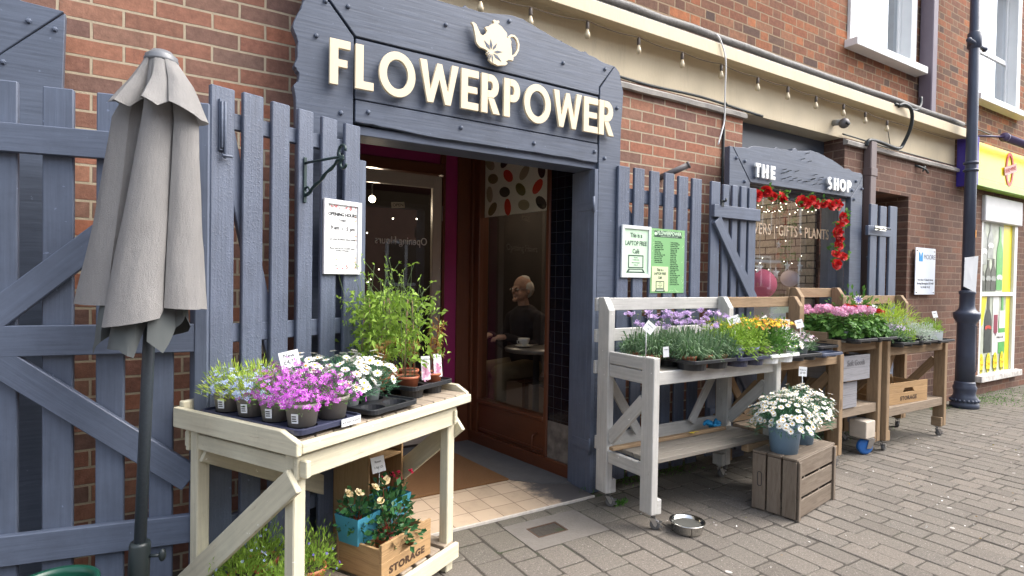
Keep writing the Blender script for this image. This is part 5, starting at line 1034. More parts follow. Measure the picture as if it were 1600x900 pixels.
def dome(n, rx, h, inside=.0, low=0.0, bumpy=.12):
    """points through a mound: rx radius, h height, z measured from the pot rim; returns points and outward directions"""
    th = rng.uniform(0, 2*math.pi, n); cz = rng.uniform(low, 1, n); sr = np.sqrt(np.maximum(0, 1-np.maximum(cz, 0)**2)); k = 1-inside*rng.uniform(0, 1, n)**1.5
    k = k*(1+bumpy*np.sin(th*3+cz*5)+bumpy*.7*np.sin(th*7-cz*9)+rng.normal(0, .05, n))
    p = np.stack([np.cos(th)*sr*rx*k, np.sin(th)*sr*rx*k, cz*h*k], 1); d = np.stack([np.cos(th)*sr, np.sin(th)*sr, cz*.8+.25], 1); return p, d
LF = dict(
 fresh=leaf('fresh_green_leaf', [(.16, .27, .03), (.24, .40, .05), (.34, .50, .09), (.20, .32, .05)]),
 mid=leaf('mid_green_leaf', [(0.051, 0.145, 0.029), (0.087, 0.217, 0.036), (0.145, 0.304, 0.058)]),
 dark=leaf('dark_green_leaf', [(0.017, 0.072, 0.026), (0.036, 0.123, 0.041), (0.065, 0.174, 0.051)], .4, .12),
 grey=leaf('grey_green_leaf', [(.10, .22, .06), (0.102, 0.189, 0.102), (0.189, 0.290, 0.160), (0.275, 0.392, 0.232)]),
 blue=leaf('blue_green_leaf', [(0.043, 0.145, 0.080), (0.080, 0.217, 0.116), (0.145, 0.290, 0.174)]),
 silver=leaf('silver_leaf', [(0.319, 0.406, 0.319), (0.464, 0.551, 0.450), (0.600, 0.600, 0.580)]),
 lime=leaf('lime_leaf', [(0.232, 0.392, 0.043), (0.406, 0.551, 0.072), (0.551, 0.600, 0.131)]),
 stem=leaf('flower_stem', [(0.145, 0.232, 0.102), (0.232, 0.290, 0.145)], .6, .1),
 bronze=leaf('bronze_leaf', [(0.319, 0.174, 0.058), (0.478, 0.319, 0.102), (0.290, 0.290, 0.072)]),
 red=leaf('red_leaf', [(0.362, 0.043, 0.043), (0.261, 0.072, 0.043)]))
FL = dict(
 purple=leaf('purple_petal', [(.36, .05, .42), (.50, .08, .54), (.58, .12, .60), (.66, .26, .70)], .6, .2), magenta=leaf('phlox_eye', [(.22, .01, .22)], .6, .1),
 blue=leaf('powder_blue_petal', [(.25, .33, .60), (.38, .46, .70), (.50, .56, .78)], .6, .2), white=leaf('white_petal', [(.74, .74, .70), (.82, .82, .80), (.86, .86, .84)], .6, .15),
 eye=leaf('yellow_eye', [(.62, .36, .01), (.72, .50, .03)], .7, .0), lilac=leaf('lilac_petal', [(.50, .36, .66), (.62, .46, .74), (.70, .54, .76)], .6, .2),
 yellow=leaf('yellow_petal_mix', [(.75, .48, .01), (.80, .60, .03), (.75, .30, .01)], .6, .15), orange=leaf('orange_petal', [(.62, .16, .01), (.75, .28, .01)], .6, .15),
 pinkw=leaf('pale_pink_petal', [(.80, .62, .68), (.82, .78, .78), (.70, .38, .52)], .6, .2), pink=leaf('pink_petal', [(.74, .28, .50), (.80, .42, .60), (.84, .60, .72)], .6, .2),
 red=leaf('red_petal', [(.38, .006, .012), (.52, .012, .016), (.66, .03, .02)], .55, .15), violet=leaf('violet_petal', [(.09, .05, .40), (.16, .10, .52)], .6, .15), cream=leaf('cream_petal', [(.82, .66, .36), (.86, .76, .52)], .6, .15), rosy=leaf('dark_red_petal', [(.42, .01, .05), (.55, .02, .08)], .6, .1))
def pot_mesh(r, h, square=False):
    g = MB(); g.lathe([(r*.76, 0), (r*.93, h*.80), (r*.95, h*.81), (r*1.0, h*.82), (r, h), (r*.93, h), (r*.90, h*.86), (0, h*.86)], n=24); return g
POTM = {}
def pot(t, r, h, mat, label=False):
    k = (round(r, 3), round(h, 3), mat.name)
    if k in POTM: o = POTM[k].copy(); COL.objects.link(o); o.parent = t
    else: o = pot_mesh(r, h).build('pot', mat, t); POTM[k] = o
    s = MB(); s.lathe([(r*.925, h*.90), (r*.5, h*.93), (0, h*.92)], n=14, caps=False); s.build('soil', M_soil, t)
    if label:
        a = R(label if label is not True else -118); g = MB(); ww = .013/r
        g.add([(r*.90*math.cos(a-ww), r*.90*math.sin(a-ww), h*.20), (r*.90*math.cos(a+ww), r*.90*math.sin(a+ww), h*.20), (r*.955*math.cos(a+ww), r*.955*math.sin(a+ww), h*.62), (r*.955*math.cos(a-ww), r*.955*math.sin(a-ww), h*.62)], [(0, 1, 2, 3)]); st = g.build('pot_sticker', M_card, t)
        g = MB(); 
        for k2 in range(3): z = h*(.28+.10*k2); w2 = ww*.75; rr = r*(.915+.02*k2)+.0006; g.add([(rr*math.cos(a-w2), rr*math.sin(a-w2), z), (rr*math.cos(a+w2*(.6 if k2 else .9)), rr*math.sin(a+w2*.6), z), (rr*math.cos(a+w2*.6), rr*math.sin(a+w2*.6), z+h*.045), (rr*math.cos(a-w2), rr*math.sin(a-w2), z+h*.045)], [(0, 1, 2, 3)])
        g.build('barcode', M_ink, st)
def up(v): return np.array([0, 0, v])
def plant(kind, loc, label, cat, group=None, r=.057, h=.075, mat=None, sc_=1.0, sticker_=False, dens=1.0, name=None):
    t = thing(name or 'potted_'+kind, label, cat, loc, random.uniform(0, 360) if not sticker_ else 0, group)
    if r: pot(t, r, h, mat or M_potgrey, sticker_)
    z = h*.9; f = Leafy(); b = Leafy(); n = lambda x: max(4, int(x*dens))
    o3 = np.array([0, 0, z])
    if kind == 'phlox':
        p, d = dome(n(420), .085*sc_, .075*sc_, .7, -.25); f.leaves(p+o3, d, .022, .003); f.build('foliage', LF['mid'], t)
        p, d = dome(n(190), .092*sc_, .080*sc_, .12, -.12, .2); p[:, 2] += .008; b.flowers(p+o3, d+rng.normal(0, .25, d.shape), .0088, 5, .62, 1, .14, 0, .1); b.build('blossoms', [FL['purple'], FL['magenta']], t)
    elif kind == 'blue_phlox':
        p, d = dome(n(620), .085*sc_, .085*sc_, .7, -.2); f.leaves(p+o3, d+up(.5), .030, .0034); f.build('foliage', LF['lime'], t)
        p, d = dome(n(170), .075*sc_, .062*sc_, .2, -.2, .2); p[:, 1] -= .02; p[:, 0] -= .008; p[:, 2] += .012; b.flowers(p+o3, d, .0075, 5, .6, 0, .0, 0, .1); b.build('blossoms', [FL['blue']], t)
    elif kind in ('daisy', 'marguerite'):
        S_ = sc_; p, d = dome(n(900), .10*S_, .095*S_, .85, -.25); f.leaves(p+o3, d+up(.3)+rng.normal(0, .3, d.shape), .030*S_, .0030*S_); 
        f.leaves(*[a for a in (lambda P: (P[0]*.9+o3, P[1]))(dome(n(300), .10*S_, .08*S_, .3, -.5))], .028*S_, .0028*S_, droop=.6); f.build('foliage', LF['blue'], t)
        big_ = kind == 'daisy'; k = n(46 if big_ else 190); p, d = dome(k, (.115 if big_ else .118)*S_, (.125 if big_ else .112)*S_, .07, .0 if not big_ else .05, .06); a = p*.6+o3; b.stems(a, p+o3, .0016, 2)
        b.flowers(p+o3, d+up(.45)+rng.normal(0, .22, d.shape), (.0205 if big_ else .0172), 11 if big_ else 10, .38, 1, .27 if big_ else .30, 0, .08, .15); b.build('blossoms', [FL['white'], FL['eye'], LF['stem']], t)
    elif kind == 'climber':
        H_ = .36*sc_; k = n(370); p = np.stack([np.clip(rng.normal(0, .08, k), -.16, .16), np.clip(rng.normal(0, .06, k), -.12, .12), rng.uniform(.06, H_, k)], 1); p[:, :2] *= (1.0-.35*(p[:, 2:3]/H_-.5)); f.leaves(p+o3, rng.normal(0, 1, (k, 3))+up(.2), .036, .015, droop=.5, mi=0)
        k2 = n(20); a = np.stack([rng.normal(0, .03, k2), rng.normal(0, .03, k2), rng.uniform(.15, H_, k2)], 1); c_ = a+np.stack([rng.normal(0, .05, k2), rng.normal(0, .05, k2), rng.uniform(.06, .19, k2)], 1); mid_ = (a+c_)/2+rng.normal(0, .012, (k2, 3)); f.stems(a+o3, mid_+o3, .0022, 1); f.stems(mid_+o3, c_+o3, .0018, 1); f.leaves(np.repeat(c_, 3, 0)+o3, rng.normal(0, 1, (k2*3, 3))+up(.5), .020, .007, 0)
        s0 = np.zeros((5, 3)); s0[:, 0] = rng.normal(0, .02, 5); s0[:, 1] = rng.normal(0, .02, 5); s1 = s0.copy(); s1[:, 2] = H_; s1[:, :2] *= 1.7; f.stems(s0+o3, s1+o3, .003, 1); f.build('foliage', [LF['fresh'], LF['stem']], t)
        g = MB()
        for a_ in (0, 2.1, 4.2): g.tube([(r*.6*math.cos(a_), r*.6*math.sin(a_), z), (r*.25*math.cos(a_), r*.25*math.sin(a_), z+H_*.95)], .0022, 5)
        g.build('cane', M_wood, t)
    elif kind == 'sedum':       # bronze upright stems
        k = 7; a = np.stack([rng.normal(0, .015, k), rng.normal(0, .015, k), np.zeros(k)], 1); c_ = a+np.stack([rng.normal(0, .03, k), rng.normal(0, .03, k), rng.uniform(.12, .26, k)*sc_], 1); f.stems(a+o3, c_+o3, .0035, 1)
        u = rng.uniform(.35, 1, (n(170), 1)); i_ = rng.integers(0, k, len(u)); p = a[i_]*(1-u)+c_[i_]*u; f.leaves(p+o3, rng.normal(0, .8, p.shape)+up(.5), .034, .007, 0); f.build('foliage', [LF['bronze'], LF['red']], t)
    elif kind == 'scabious':
        p, d = dome(n(560), .085*sc_, .13*sc_, .8, -.35); f.leaves(p*np.array([.8, .8, .65])+o3, d+up(.75)+rng.normal(0, .25, d.shape), .075, .0062, droop=.9); f.build('foliage', LF['grey'], t)
        k = n(5); a = np.stack([rng.normal(0, .02, k), rng.normal(0, .02, k), np.full(k, .03)], 1); c_ = a+np.stack([rng.normal(0, .035, k), rng.normal(0, .035, k), rng.uniform(.13, .22, k)], 1); b.stems(a+o3, c_+o3, .0022, 1)
        for m_ in range(k):
            big_ = m_ < 3; q_ = 22 if big_ else 7; pp = c_[m_]+rng.normal(0, .012 if big_ else .004, (q_, 3))*np.array([1, 1, .5]); b.flowers(pp+o3, rng.normal(0, .5, (q_, 3))+up(1), .011 if big_ else .005, 5, .6, 0, 0, 0 if big_ else 1, .2)
        b.build('blossoms', [FL['lilac'], LF['stem']], t)
    elif kind == 'wallflower':
        p, d = dome(n(700), .095*sc_, .150*sc_, .7, -.3); f.leaves(p+o3, d+up(.2)+rng.normal(0, .45, d.shape), .034, .0085, droop=.5); f.build('foliage', LF['mid' if mat is not M_lilac else 'fresh'], t)
        k = n(85 if mat is not M_lilac else 9); p, d = dome(k, .085, .045, .1, .15, .2); p[:, 2] += .125; b.flowers(p+o3, d+up(.6), .0105, 4, .7, 0, 0, 0, .1); k = n(40 if mat is not M_lilac else 4); p, d = dome(k, .09, .045, .1, 0, .2); p[:, 2] += .122; b.flowers(p+o3, d+up(.6), .0095, 4, .7, 0, 0, 1, .1); b.build('blossoms', [FL['yellow'], FL['orange']], t)
    elif kind == 'candytuft':
        p, d = dome(n(420), .085*sc_, .085*sc_, .75, -.3); f.leaves(p+o3, d+up(.3), .034, .007); f.build('foliage', LF['grey'], t)
        k = n(150); p, d = dome(k, .085*sc_, .05*sc_, .12, .0, .15); p[:, 2] += .045; b.flowers(p+o3, d+up(.5), .0085, 5, .6, 0, 0, 0, .1); k = n(30); p, d = dome(k, .085*sc_, .05*sc_, .1, 0); p[:, 2] += .048; b.flowers(p+o3, d+up(.5), .008, 5, .6, 0, 0, 1, .1); b.build('blossoms', [FL['pinkw'], FL['lilac'] if 'purple' in label or 'lilac' in label else FL['white']], t)
    elif kind == 'geranium':
        p, d = dome(n(330), .105*sc_, .12*sc_, .6, -.35); k = len(p); nr = d+rng.normal(0, .35, d.shape)+up(.5); nr /= np.linalg.norm(nr, axis=1, keepdims=True); u = np.cross(nr, rng.normal(size=(k, 3))); u /= np.linalg.norm(u, axis=1, keepdims=True); v = np.cross(nr, u)
        Rr = rng.uniform(.011, .021, (k, 1)); P = np.stack([p+o3+(u*math.cos(a)+v*math.sin(a))*Rr*(1+.12*math.sin(a*5))-nr*Rr*.25*(1 if j % 2 else 0) for j, a in enumerate(np.linspace(0, 6.28, 11)[:-1])], 1); f.fan(P, 0); f.stems(np.zeros_like(p)+o3, p+o3, .002, 1); f.build('foliage', [LF['mid'] if sc_ < 1.2 else LF['dark'], LF['stem']], t)
        pk = 'red' if 'red ' in label else 'pink'; m = 6 if pk == 'pink' else 3; hs = np.stack([rng.uniform(-.07, .07, m), rng.uniform(-.07, .07, m), rng.uniform(.125, .175, m)*sc_], 1); b.stems(hs*.4+o3, hs+o3, .0028, 1)
        for c_ in hs:
            q_ = 26; dd = rng.normal(size=(q_, 3)); dd[:, 2] = np.abs(dd[:, 2])*.9-.15; dd /= np.linalg.norm(dd, axis=1, keepdims=True); b.flowers(c_+dd*rng.uniform(.016, .030, (q_, 1))+o3, dd+rng.normal(0, .3, dd.shape), .0135, 5, .62, 0, 0, 0, .3)
        b.build('blossoms', [FL[pk], LF['stem']], t)
    elif kind == 'herb':
        mm = 'silver' if 'silver' in label else ('lime' if 'yellow' in label else ('fresh' if 'bright' in label else 'grey')); p, d = dome(n(620), .095*sc_, .10*sc_, .8, -.35); f.leaves(p+o3, d+up(.35)+rng.normal(0, .35, d.shape), .022*sc_, .007, droop=.3); f.build('foliage', LF[mm], t)
        if 'lavender' in label or 'blue' in label: k = n(90); p, d = dome(k, .085, .05, .1, .1); p[:, 2] += .06; b.flowers(p+o3, d, .007, 4, .6, 0, 0, 0, .1); b.build('blossoms', [FL['lilac']], t)
    elif kind == 'lobelia':
        p, d = dome(n(560), .10*sc_, .15*sc_, .8, -.15); f.leaves(p+o3, d*.5+up(1)+rng.normal(0, .4, d.shape), .030, .0045, 0); f.leaves(*(lambda P: (P[0]*np.array([.9, .9, .6])+o3, P[1]))(dome(n(240), .105*sc_, .10*sc_, .4, -.15)), .018, .010, 1)
        p, d = dome(n(60), .10*sc_, .155*sc_, .1, .1); f.stems(p*.5+o3, p+o3, .0012, 0); f.build('foliage', [LF['fresh'], LF['fresh']], t)
        p, d = dome(n(26), .105*sc_, .155*sc_, .15, .0); b.flowers(p+o3, d, .0055, 5, .6, 0, 0, 0, .1); b.build('blossoms', [FL['violet'] if 'violet' in label else FL['blue']], t)
    elif kind == 'rose':
        p, d = dome(n(150), .085*sc_, .13*sc_, .75, -.1); f.leaves(p+o3, d+rng.normal(0, .4, d.shape), .034, .020, 0, wide=.5); f.stems(np.zeros_like(p[:30])+o3, p[:30]+o3, .0025, 1); f.build('foliage', [LF['dark'], LF['red']], t)
        kk = 'rosy' if 'red' in label else 'cream'; m = 3 if kk == 'cream' else 6; hs = np.stack([rng.uniform(-.06, .06, m), rng.uniform(-.07, .03, m), rng.uniform(.10, .15, m)*sc_], 1)
        for i, c_ in enumerate(hs):
            for ring_, (q_, rr) in enumerate(((6, .020), (5, .014), (4, .008))): c0 = np.repeat((c_+np.array([0, 0, .003*ring_]))[None], 1, 0); b.flowers(c0+o3, np.array([[.2, -.5, .8]]), rr*(1 if kk == 'cream' else .75), q_, .9, 0, 0, 0, .35+.5*ring_)
        b.build('blossoms', [FL[kk]], t)
    return t
PG = 'potted plants for sale on the tables'
def sgn(i, opts): return opts[i]
def card(label, loc, rz, w, h, lines_, stick=.16, tilt=0, lean=-12, szs=None, mat=None):
    t = thing('price_card', label, 'price card', loc, rz); g = MB(); M = TR(0, 0, stick, ry=tilt, rx=lean); g.span((-w/2, -.0012, 0), (w/2, 0, h), M=M); c = g.build('card', mat or M_card, t)
    for k, s in enumerate(lines_): text('lettering', s, (szs[k] if szs else h*.27), M_ink, c, M @ TR(0, -.0016, h*(.62-.36*k)) @ RX90, sx=.9, ext=.0003)
    if stick > .01: g = MB(); g.tube([(0, .001, 0), (0, .001, stick+h*.4)], .0022, 5, M=Matrix.Identity(4)); g.build('stick', M_card, t)
    return t
def tray(label, cen, rz, nx, ny, pitch, top, mat, cell=.05, r=.055, name='carry_tray', corner=True):
    """moulded carry tray: rim plate with round holes' cups hanging below; cen = centre, top = rim height"""
    t = thing(name, label, 'plant tray', (cen[0], cen[1], top-cell), rz); W_, D_ = nx*pitch+.02, ny*pitch+.02; g = MB(); z = cell
    def rr(w, d, rad, zz): return [(sx*(w/2-rad)+rad*math.cos(a), sy*(d/2-rad)+rad*math.sin(a), zz) for sx, sy, a0 in ((1, 1, 0), (-1, 1, 90), (-1, -1, 180), (1, -1, 270)) for a in np.radians([a0, a0+30, a0+60, a0+90])]
    rings = [rr(W_-.008, D_-.008, .022, z-.020), rr(W_, D_, .026, z-.018), rr(W_, D_, .026, z-.002), rr(W_-.006, D_-.006, .024, z), rr(W_-.018, D_-.018, .02, z), rr(W_-.022, D_-.022, .018, z-.008)]
    m = 16; vs = [p for r_ in rings for p in r_]; fs = [(k*m+i, k*m+(i+1) % m, (k+1)*m+(i+1) % m, (k+1)*m+i) for k in range(len(rings)-1) for i in range(m)]; g.add(vs, fs, sm=False)
    for i in range(nx):
        for j in range(ny):
            cx, cy = (i-(nx-1)/2)*pitch, (j-(ny-1)/2)*pitch; n = 20; r_ = min(r, pitch*.46); h2 = pitch/2
            sq = []; ci = []
            for k in range(n):
                a = 2*math.pi*k/n+math.pi/4; s_ = h2/max(abs(math.cos(a)), abs(math.sin(a))); sq.append((cx+s_*math.cos(a), cy+s_*math.sin(a), z-.008)); ci.append((cx+r_*math.cos(a), cy+r_*math.sin(a), z-.008))
            lo = [(cx+(p[0]-cx)*.9, cy+(p[1]-cy)*.9, .003) for p in ci]; vs = sq+ci+lo; fs = [(k, (k+1) % n, n+(k+1) % n, n+k) for k in range(n)]+[(n+k, n+(k+1) % n, 2*n+(k+1) % n, 2*n+k) for k in range(n)]+[list(range(2*n, 3*n))]; g.add(vs, fs)
            o = [(cx+(p[0]-cx)*1.02, cy+(p[1]-cy)*1.02, z-.0095) for p in ci]+[(cx+(p[0]-cx)*1.04, cy+(p[1]-cy)*1.04, 0.0) for p in lo]; g.add(o, [(k, n+k, n+(k+1) % n, (k+1) % n) for k in range(n)]+[list(range(n, 2*n))[::-1]])
    return t, g.build('moulding', mat, t)
# --- cream table
th = TZ
t1, mo = tray('long navy tray of eight grey pots along the left end board of the cream table', T_(.165, .29), 28+90, 4, 2, .133, th+.034, M_navy, .034, .05)
g = MB(); g.span((-.045, -.0012, -.013), (.045, 0, .013)); lab_ = g.build('tray_label', M_card, t1); lab_.location = (-.21, -.143, .015); lab_.rotation_euler = (0, 0, 0); lab_.parent = t1
lab_.matrix_parent_inverse = Matrix.Identity(4); lab_.location = (-.286+.004, -.075, .022); lab_.rotation_euler = (0, 0, R(-90)); 
text('lettering', 'ROCKERY PLANTS', .0105, M_ink, lab_, FM(-.0016, 0, -.004), sx=.95, ext=.0003)
zt = th+.028
k = 0
names = {(0, 0): 'nearest the cut board corner', (1, 0): 'second from the cut corner', (2, 0): 'third from the cut corner', (3, 0): 'at the table back corner'}
for j in range(4):
    for i in range(2):
        loc = T_(.098+i*.133, .092+j*.133, zt); kind = 'blue_phlox' if j == 3 or (i == 0 and j == 2) else 'phlox'
        lab = ('pot of powder blue phlox' if kind != 'phlox' else 'pot of bright purple phlox')+(' in the outer row, ' if i == 0 else ' in the inner row, ')+names[(j, 0)]
        plant(kind, loc, lab, 'phlox', 'potted phlox in the long navy tray', .059, .078, M_potgrey, 1.08, sticker_=-128 if i == 0 else False)
t2, _ = tray('black two by two tray with an empty front half under the white daisies', T_(.49, .150), 28, 2, 2, .125, th+.034, M_black, .034, .05)
for k, (x, y, lb) in enumerate(((.41, .205, 'pale grey pot of large white daisies behind the purple phlox'), (.535, .215, 'pale grey pot of large white daisies beside the terracotta pots'), (.42, .46, 'pot of white daisies at the back of the cream table by the gate'), (.545, .37, 'pot of white daisies right behind the front daisy pots'))):
    plant('daisy', T_(x, y, th+.014), lb, 'daisies', 'white daisies on the cream table', .055, .078, M_potlight, 1.0+.05*(k % 2))
t3, _ = tray('raised black tray of terracotta pots at the right end of the cream table', T_(.835, .31), 28, 2, 3, .135, th+.060, M_black, .060, .052)
spots = [(.77, .20, 'climber'), (.905, .175, 'sedum'), (.775, .335, 'climber'), (.905, .315, 'sedum'), (.77, .45, 'climber'), (.907, .45, 'climber')]
lbs = ['small terracotta pot of twining green climber at the tray front', 'terracotta pot of bronze upright stems at the right front tray corner', 'terracotta pot of leafy climber in the tray middle by the daisies', 'terracotta pot of bronze stems in the tray middle at the doorway side', 'terracotta pot of tall climber at the back near the gate', 'terracotta pot of tall climber at the back near the café door']
for (x, y, kd), lb in zip(spots, lbs): plant(kd, T_(x, y, th+.030), lb, 'climbing plant' if kd == 'climber' else 'sedum', 'terracotta potted climbers on the cream table', .052, .062, M_terra, 1.02 if kd == 'climber' else 1.0)
plant('sedum', T_(.69, .30, th+.03), 'terracotta pot of dark red leaved stems between the daisies and climbers', 'sedum', None, .05, .06, M_terra, .7)
def plantlabel(loc, lb, rz):
    t = thing('plant_label', lb, 'plant label', loc, rz); M = TR(rx=-8); g = MB(); g.span((-.021, -.001, 0), (.021, 0, .105), M=M); c = g.build('card', M_card, t); text('lettering', 'BLEEDING', .0095, M_ink, c, M @ FM(-.0013, 0, .088), ext=.0002); text('lettering', 'HEART', .007, M_ink, c, M @ FM(-.0013, 0, .079), ext=.0002)
    f = Leafy(); k_ = 60; P = np.stack([rng.normal(0, .007, k_), np.full(k_, -.0022), .036+rng.normal(0, .015, k_)], 1); f.flowers(P, np.tile([0, -1., 0], (k_, 1)), .006, 5, .6, 0, 0, 0, 0); o = f.build('printed_flower', FL['pink'], t); o.rotation_euler = (R(-8), 0, 0)
plantlabel(T_(.805, .125, th+.075), 'white plant label with a printed pink flower in the left terracotta pot', 0); plantlabel(T_(.90, .13, th+.075), 'white plant label with a printed pink flower in the right terracotta pot', 5)
card('white handwritten price card standing among the daisies above the purple phlox', T_(.27, .36, th+.06), -4, .072, .066, ('New', '£4.75'), .115, -12, -14, (.024, .024))
card('white price label on a pale stick above the red roses under the table', T_(.70, .30, SZ+.10), 2, .062, .07, ('Roses', '1 for £5', '2 for £9'), .235, -6, -12, (.014, .014, .014))
tray('empty black tray pushed under the cream table top by the doorway', T_(.78, .72), 28, 2, 2, .12, .62, M_black, .05)[0].location.z = .50 if False else .57
# lower shelf
for (x, y, lb) in ((.10, .42, 'terracotta pot of grassy lobelia farthest left on the low shelf'), (.235, .48, 'terracotta pot of grassy lobelia in the middle of the low shelf'), (.29, .27, 'terracotta pot of violet flowered lobelia beside the storage crate'), (.135, .22, 'terracotta pot of trailing lobelia right behind the front table leg')):
    plant('lobelia', T_(x, y, SZ), lb, 'lobelia', 'lobelia pots on the low shelf', .062, .095, M_terra, 1.05 if 'trailing' not in lb else .8)
M_bsleeve = plain('teal_blue_card_sleeve', (.06, .28, .40), .45, .1)
def sleeve(loc, lb, kind_label, rz=28):
    t = plant('rose', loc, lb, 'rose', None, .05, .09, M_terra, 1.0, name='potted_rose'); t.rotation_euler = (0, 0, R(rz)); g = MB()
    for k_ in range(4):
        a = k_*90; g.add([(-.052, -.052, .02), (.052, -.052, .02), (.066, -.066, .135), (-.066, -.066, .135)], [(0, 1, 2, 3)], M=TR(rz=a)); g.add([(-.05, -.05, .02), (.05, -.05, .02), (.064, -.064, .135), (-.064, -.064, .135)], [(3, 2, 1, 0)], M=TR(rz=a))
    g.build('card_sleeve', M_bsleeve, t); g = MB(); g.tube([(0, -.0600, .10), (0, -.0625, .10)], .005, 8); g.build('sleeve_hole', M_ink, t); return t
cz = SZ+.014
sleeve(T_(.505, .235, cz+.09), 'rose with cream and yellow blooms in a teal card sleeve at the crate left', 'c'); sleeve(T_(.73, .26, cz+.09), 'rose with dark red blooms in a teal card sleeve at the crate right', 'c')
plant('rose', T_(.60, .16, cz+.02), 'leafy rose bush with cream blooms at the front of the storage crate', 'rose', None, .055, .10, M_terra, 1.5, dens=2.4)

# --- apple crate pots
for k, (x, y, lb) in enumerate(((.115, .125, 'blue pot of white marguerites at the left of the old crate top'), (.40, .15, 'blue pot of white marguerites at the right back of the old crate top'))):
    c = oc.matrix_world if False else (Matrix.Translation(oc.location) @ Matrix.Rotation(R(9.5), 4, 'Z')) @ Vector((x, y, ch))
    plant('marguerite', c, lb, 'marguerite', 'marguerites in blue pots on the old crate', .098, .185, M_potblue, 1.62, dens=1.75)
card('white price card on a wooden stick behind the marguerites on the crate', (Matrix.Translation(oc.location) @ Matrix.Rotation(R(9.5), 4, 'Z')) @ Vector((.44, .16, .55)), -35, .05, .06, ('Marguerite', '£8.99'), .21, 4, -5, (.010, .016))

# --- grey bench
tz = .857
tray('black tray of small terracotta pots at the front of the grey bench', (2.66, -.70), 0, 2, 2, .18, tz+.060, M_black, .060, .082)
wi = {0: 'front row', 1: 'middle row', 2: 'back row'}; ci_ = {0: 'farthest left', 1: 'second from the left', 2: 'third from the left', 3: 'beside the bushy green plants'}
for j in range(3):
    for i in range(4):
        if i == 0 and j == 0: continue
        plant('scabious', (2.40+i*.135+.02, -.78+j*.135+(0 if i else .0), tz+.004), f'terracotta pot of lilac scabious, grey bench {wi[j]}, {ci_[i]}', 'scabious', 'scabious pots on the grey bench', .045, .07, M_terra, 1.1, name='potted_scabious')
tray('navy tray of lilac pots at the middle front of the grey bench', (2.995, -.745), 0, 2, 2, .145, tz+.058, M_navy, .058, .066)
for j in range(2):
    for i in range(2): plant('wallflower', (2.93+i*.14, -.80+j*.14, tz+.02), f'lilac pot of bushy green wallflower in the navy tray, {wi[j*2]} {"left" if i == 0 else "right"}', 'wallflower', 'bushy green wallflowers in the navy tray', .055, .085, M_lilac, 1.1)
tray('white plastic tray at the right front corner of the grey bench', (3.29, -.745), 0, 2, 2, .145, tz+.058, plain('white_plastic', (.72, .74, .74), .4, .05), .058, .066)
for j in range(3):
    for i in range(2): plant('wallflower' if j < 2 else 'candytuft', (3.215+i*.14, -.80+j*.14, tz+.02), (f'grey pot of yellow and orange wallflowers on the grey bench, {wi[j]} {"left" if i == 0 else "right"}' if j < 2 else f'grey pot of white candytuft behind the yellow wallflowers, {"left" if i == 0 else "right"}'), 'wallflower' if j < 2 else 'candytuft', 'flowering pots at the right end of the grey bench', .055, .082, M_potgrey, 1.05)
# --- pine bench 2
tz = .835
tray('black tray under the white flowered pots on the near pine bench', (3.62, -.62), 0, 3, 3, .13, tz+.05, M_black, .048)
for j in range(3):
    for i in range(3):
        kd = 'daisy' if j == 0 and i < 2 else 'candytuft'; lb = (f'pale pot of white daisies on the near pine bench, front row {("left", "middle")[min(i, 1)]}' if kd == 'daisy' else f'pink and {"lilac purple" if i == 2 else "white"} candytuft pot on the near pine bench, {wi[j]} {("left", "middle", "right")[i]}')
        plant(kd, (3.50+i*.135, -.69+j*.135, tz+.008), lb, 'daisies' if kd == 'daisy' else 'candytuft', 'white and pink plants on the near pine bench', .054, .08, M_potlight, .8 if kd == 'daisy' else 1.05, dens=.6 if kd == 'daisy' else 1)
tray('empty blue grey tray overhanging the front of the near pine bench', (4.00, -.66), 0, 2, 2, .125, tz+.035, plain('slate_blue_plastic', (.06, .075, .12), .4, .1), .033)
tray('empty black tray at the right end of the near pine bench', (4.16, -.48), 0, 2, 3, .125, tz+.065, M_black, .05)
# --- pine bench 3 and 4
tz = .905
for k_, (x, lb) in enumerate(((4.50, 'black tray under the pink geraniums on the tallest bench'), (4.80, 'black tray under the red geraniums on the tallest bench'))): tray(lb, (x, -.565), 0, 2, 3, .135, tz+.04, M_black, .038)
for i in range(4):
    for j in range(3):
        red = (i == 3) or (i == 2 and j == 1); wh = ('far left', 'centre left', 'centre right', 'far right')[i]
        plant('geranium', (4.42+i*.145, -.635+j*.14, tz+.005), f'pale pot of {"red " if red else "soft pink "}geranium on the tallest bench, {wi[j]}, {wh}', 'geranium', 'red geraniums on the tallest bench' if red else 'pink geraniums on the tallest bench', .056, .085, M_potlight, 1.0)
t = plant('geranium', (5.02, -.38, .905), 'tall dark leafy passion flower plant with one white star bloom behind the red geraniums'.replace('red ', ''), 'passion flower', None, .06, .09, M_potlight, 1.3, name='potted_passion_flower')
for o in list(t.children):
    if o.name.startswith('blossoms'): bpy.data.objects.remove(o)
f = Leafy(); p, d = dome(260, .19, .22, .5, .2); f.leaves(p+up(.15), d, .05, .020, 0); f.build('foliage', LF['mid'], t)
c_ = on_y(1341, 468, -.56); f = Leafy(); w_ = np.array([[0, 0, 0.]]); f.flowers(w_, np.array([[-.55, -.8, .2]]), .045, 10, .34, 1, .22, 0, .05); f.flowers(w_+np.array([[-.003, -.005, 0]]), np.array([[-.55, -.8, .2]]), .026, 16, .16, 0, 0, 1, .05)
pf = f.build('star_bloom', [FL['white'], FL['violet']], t); t.rotation_euler = (0, 0, 0); bpy.context.view_layer.update(); pf.location = c_-t.location
tz = .845
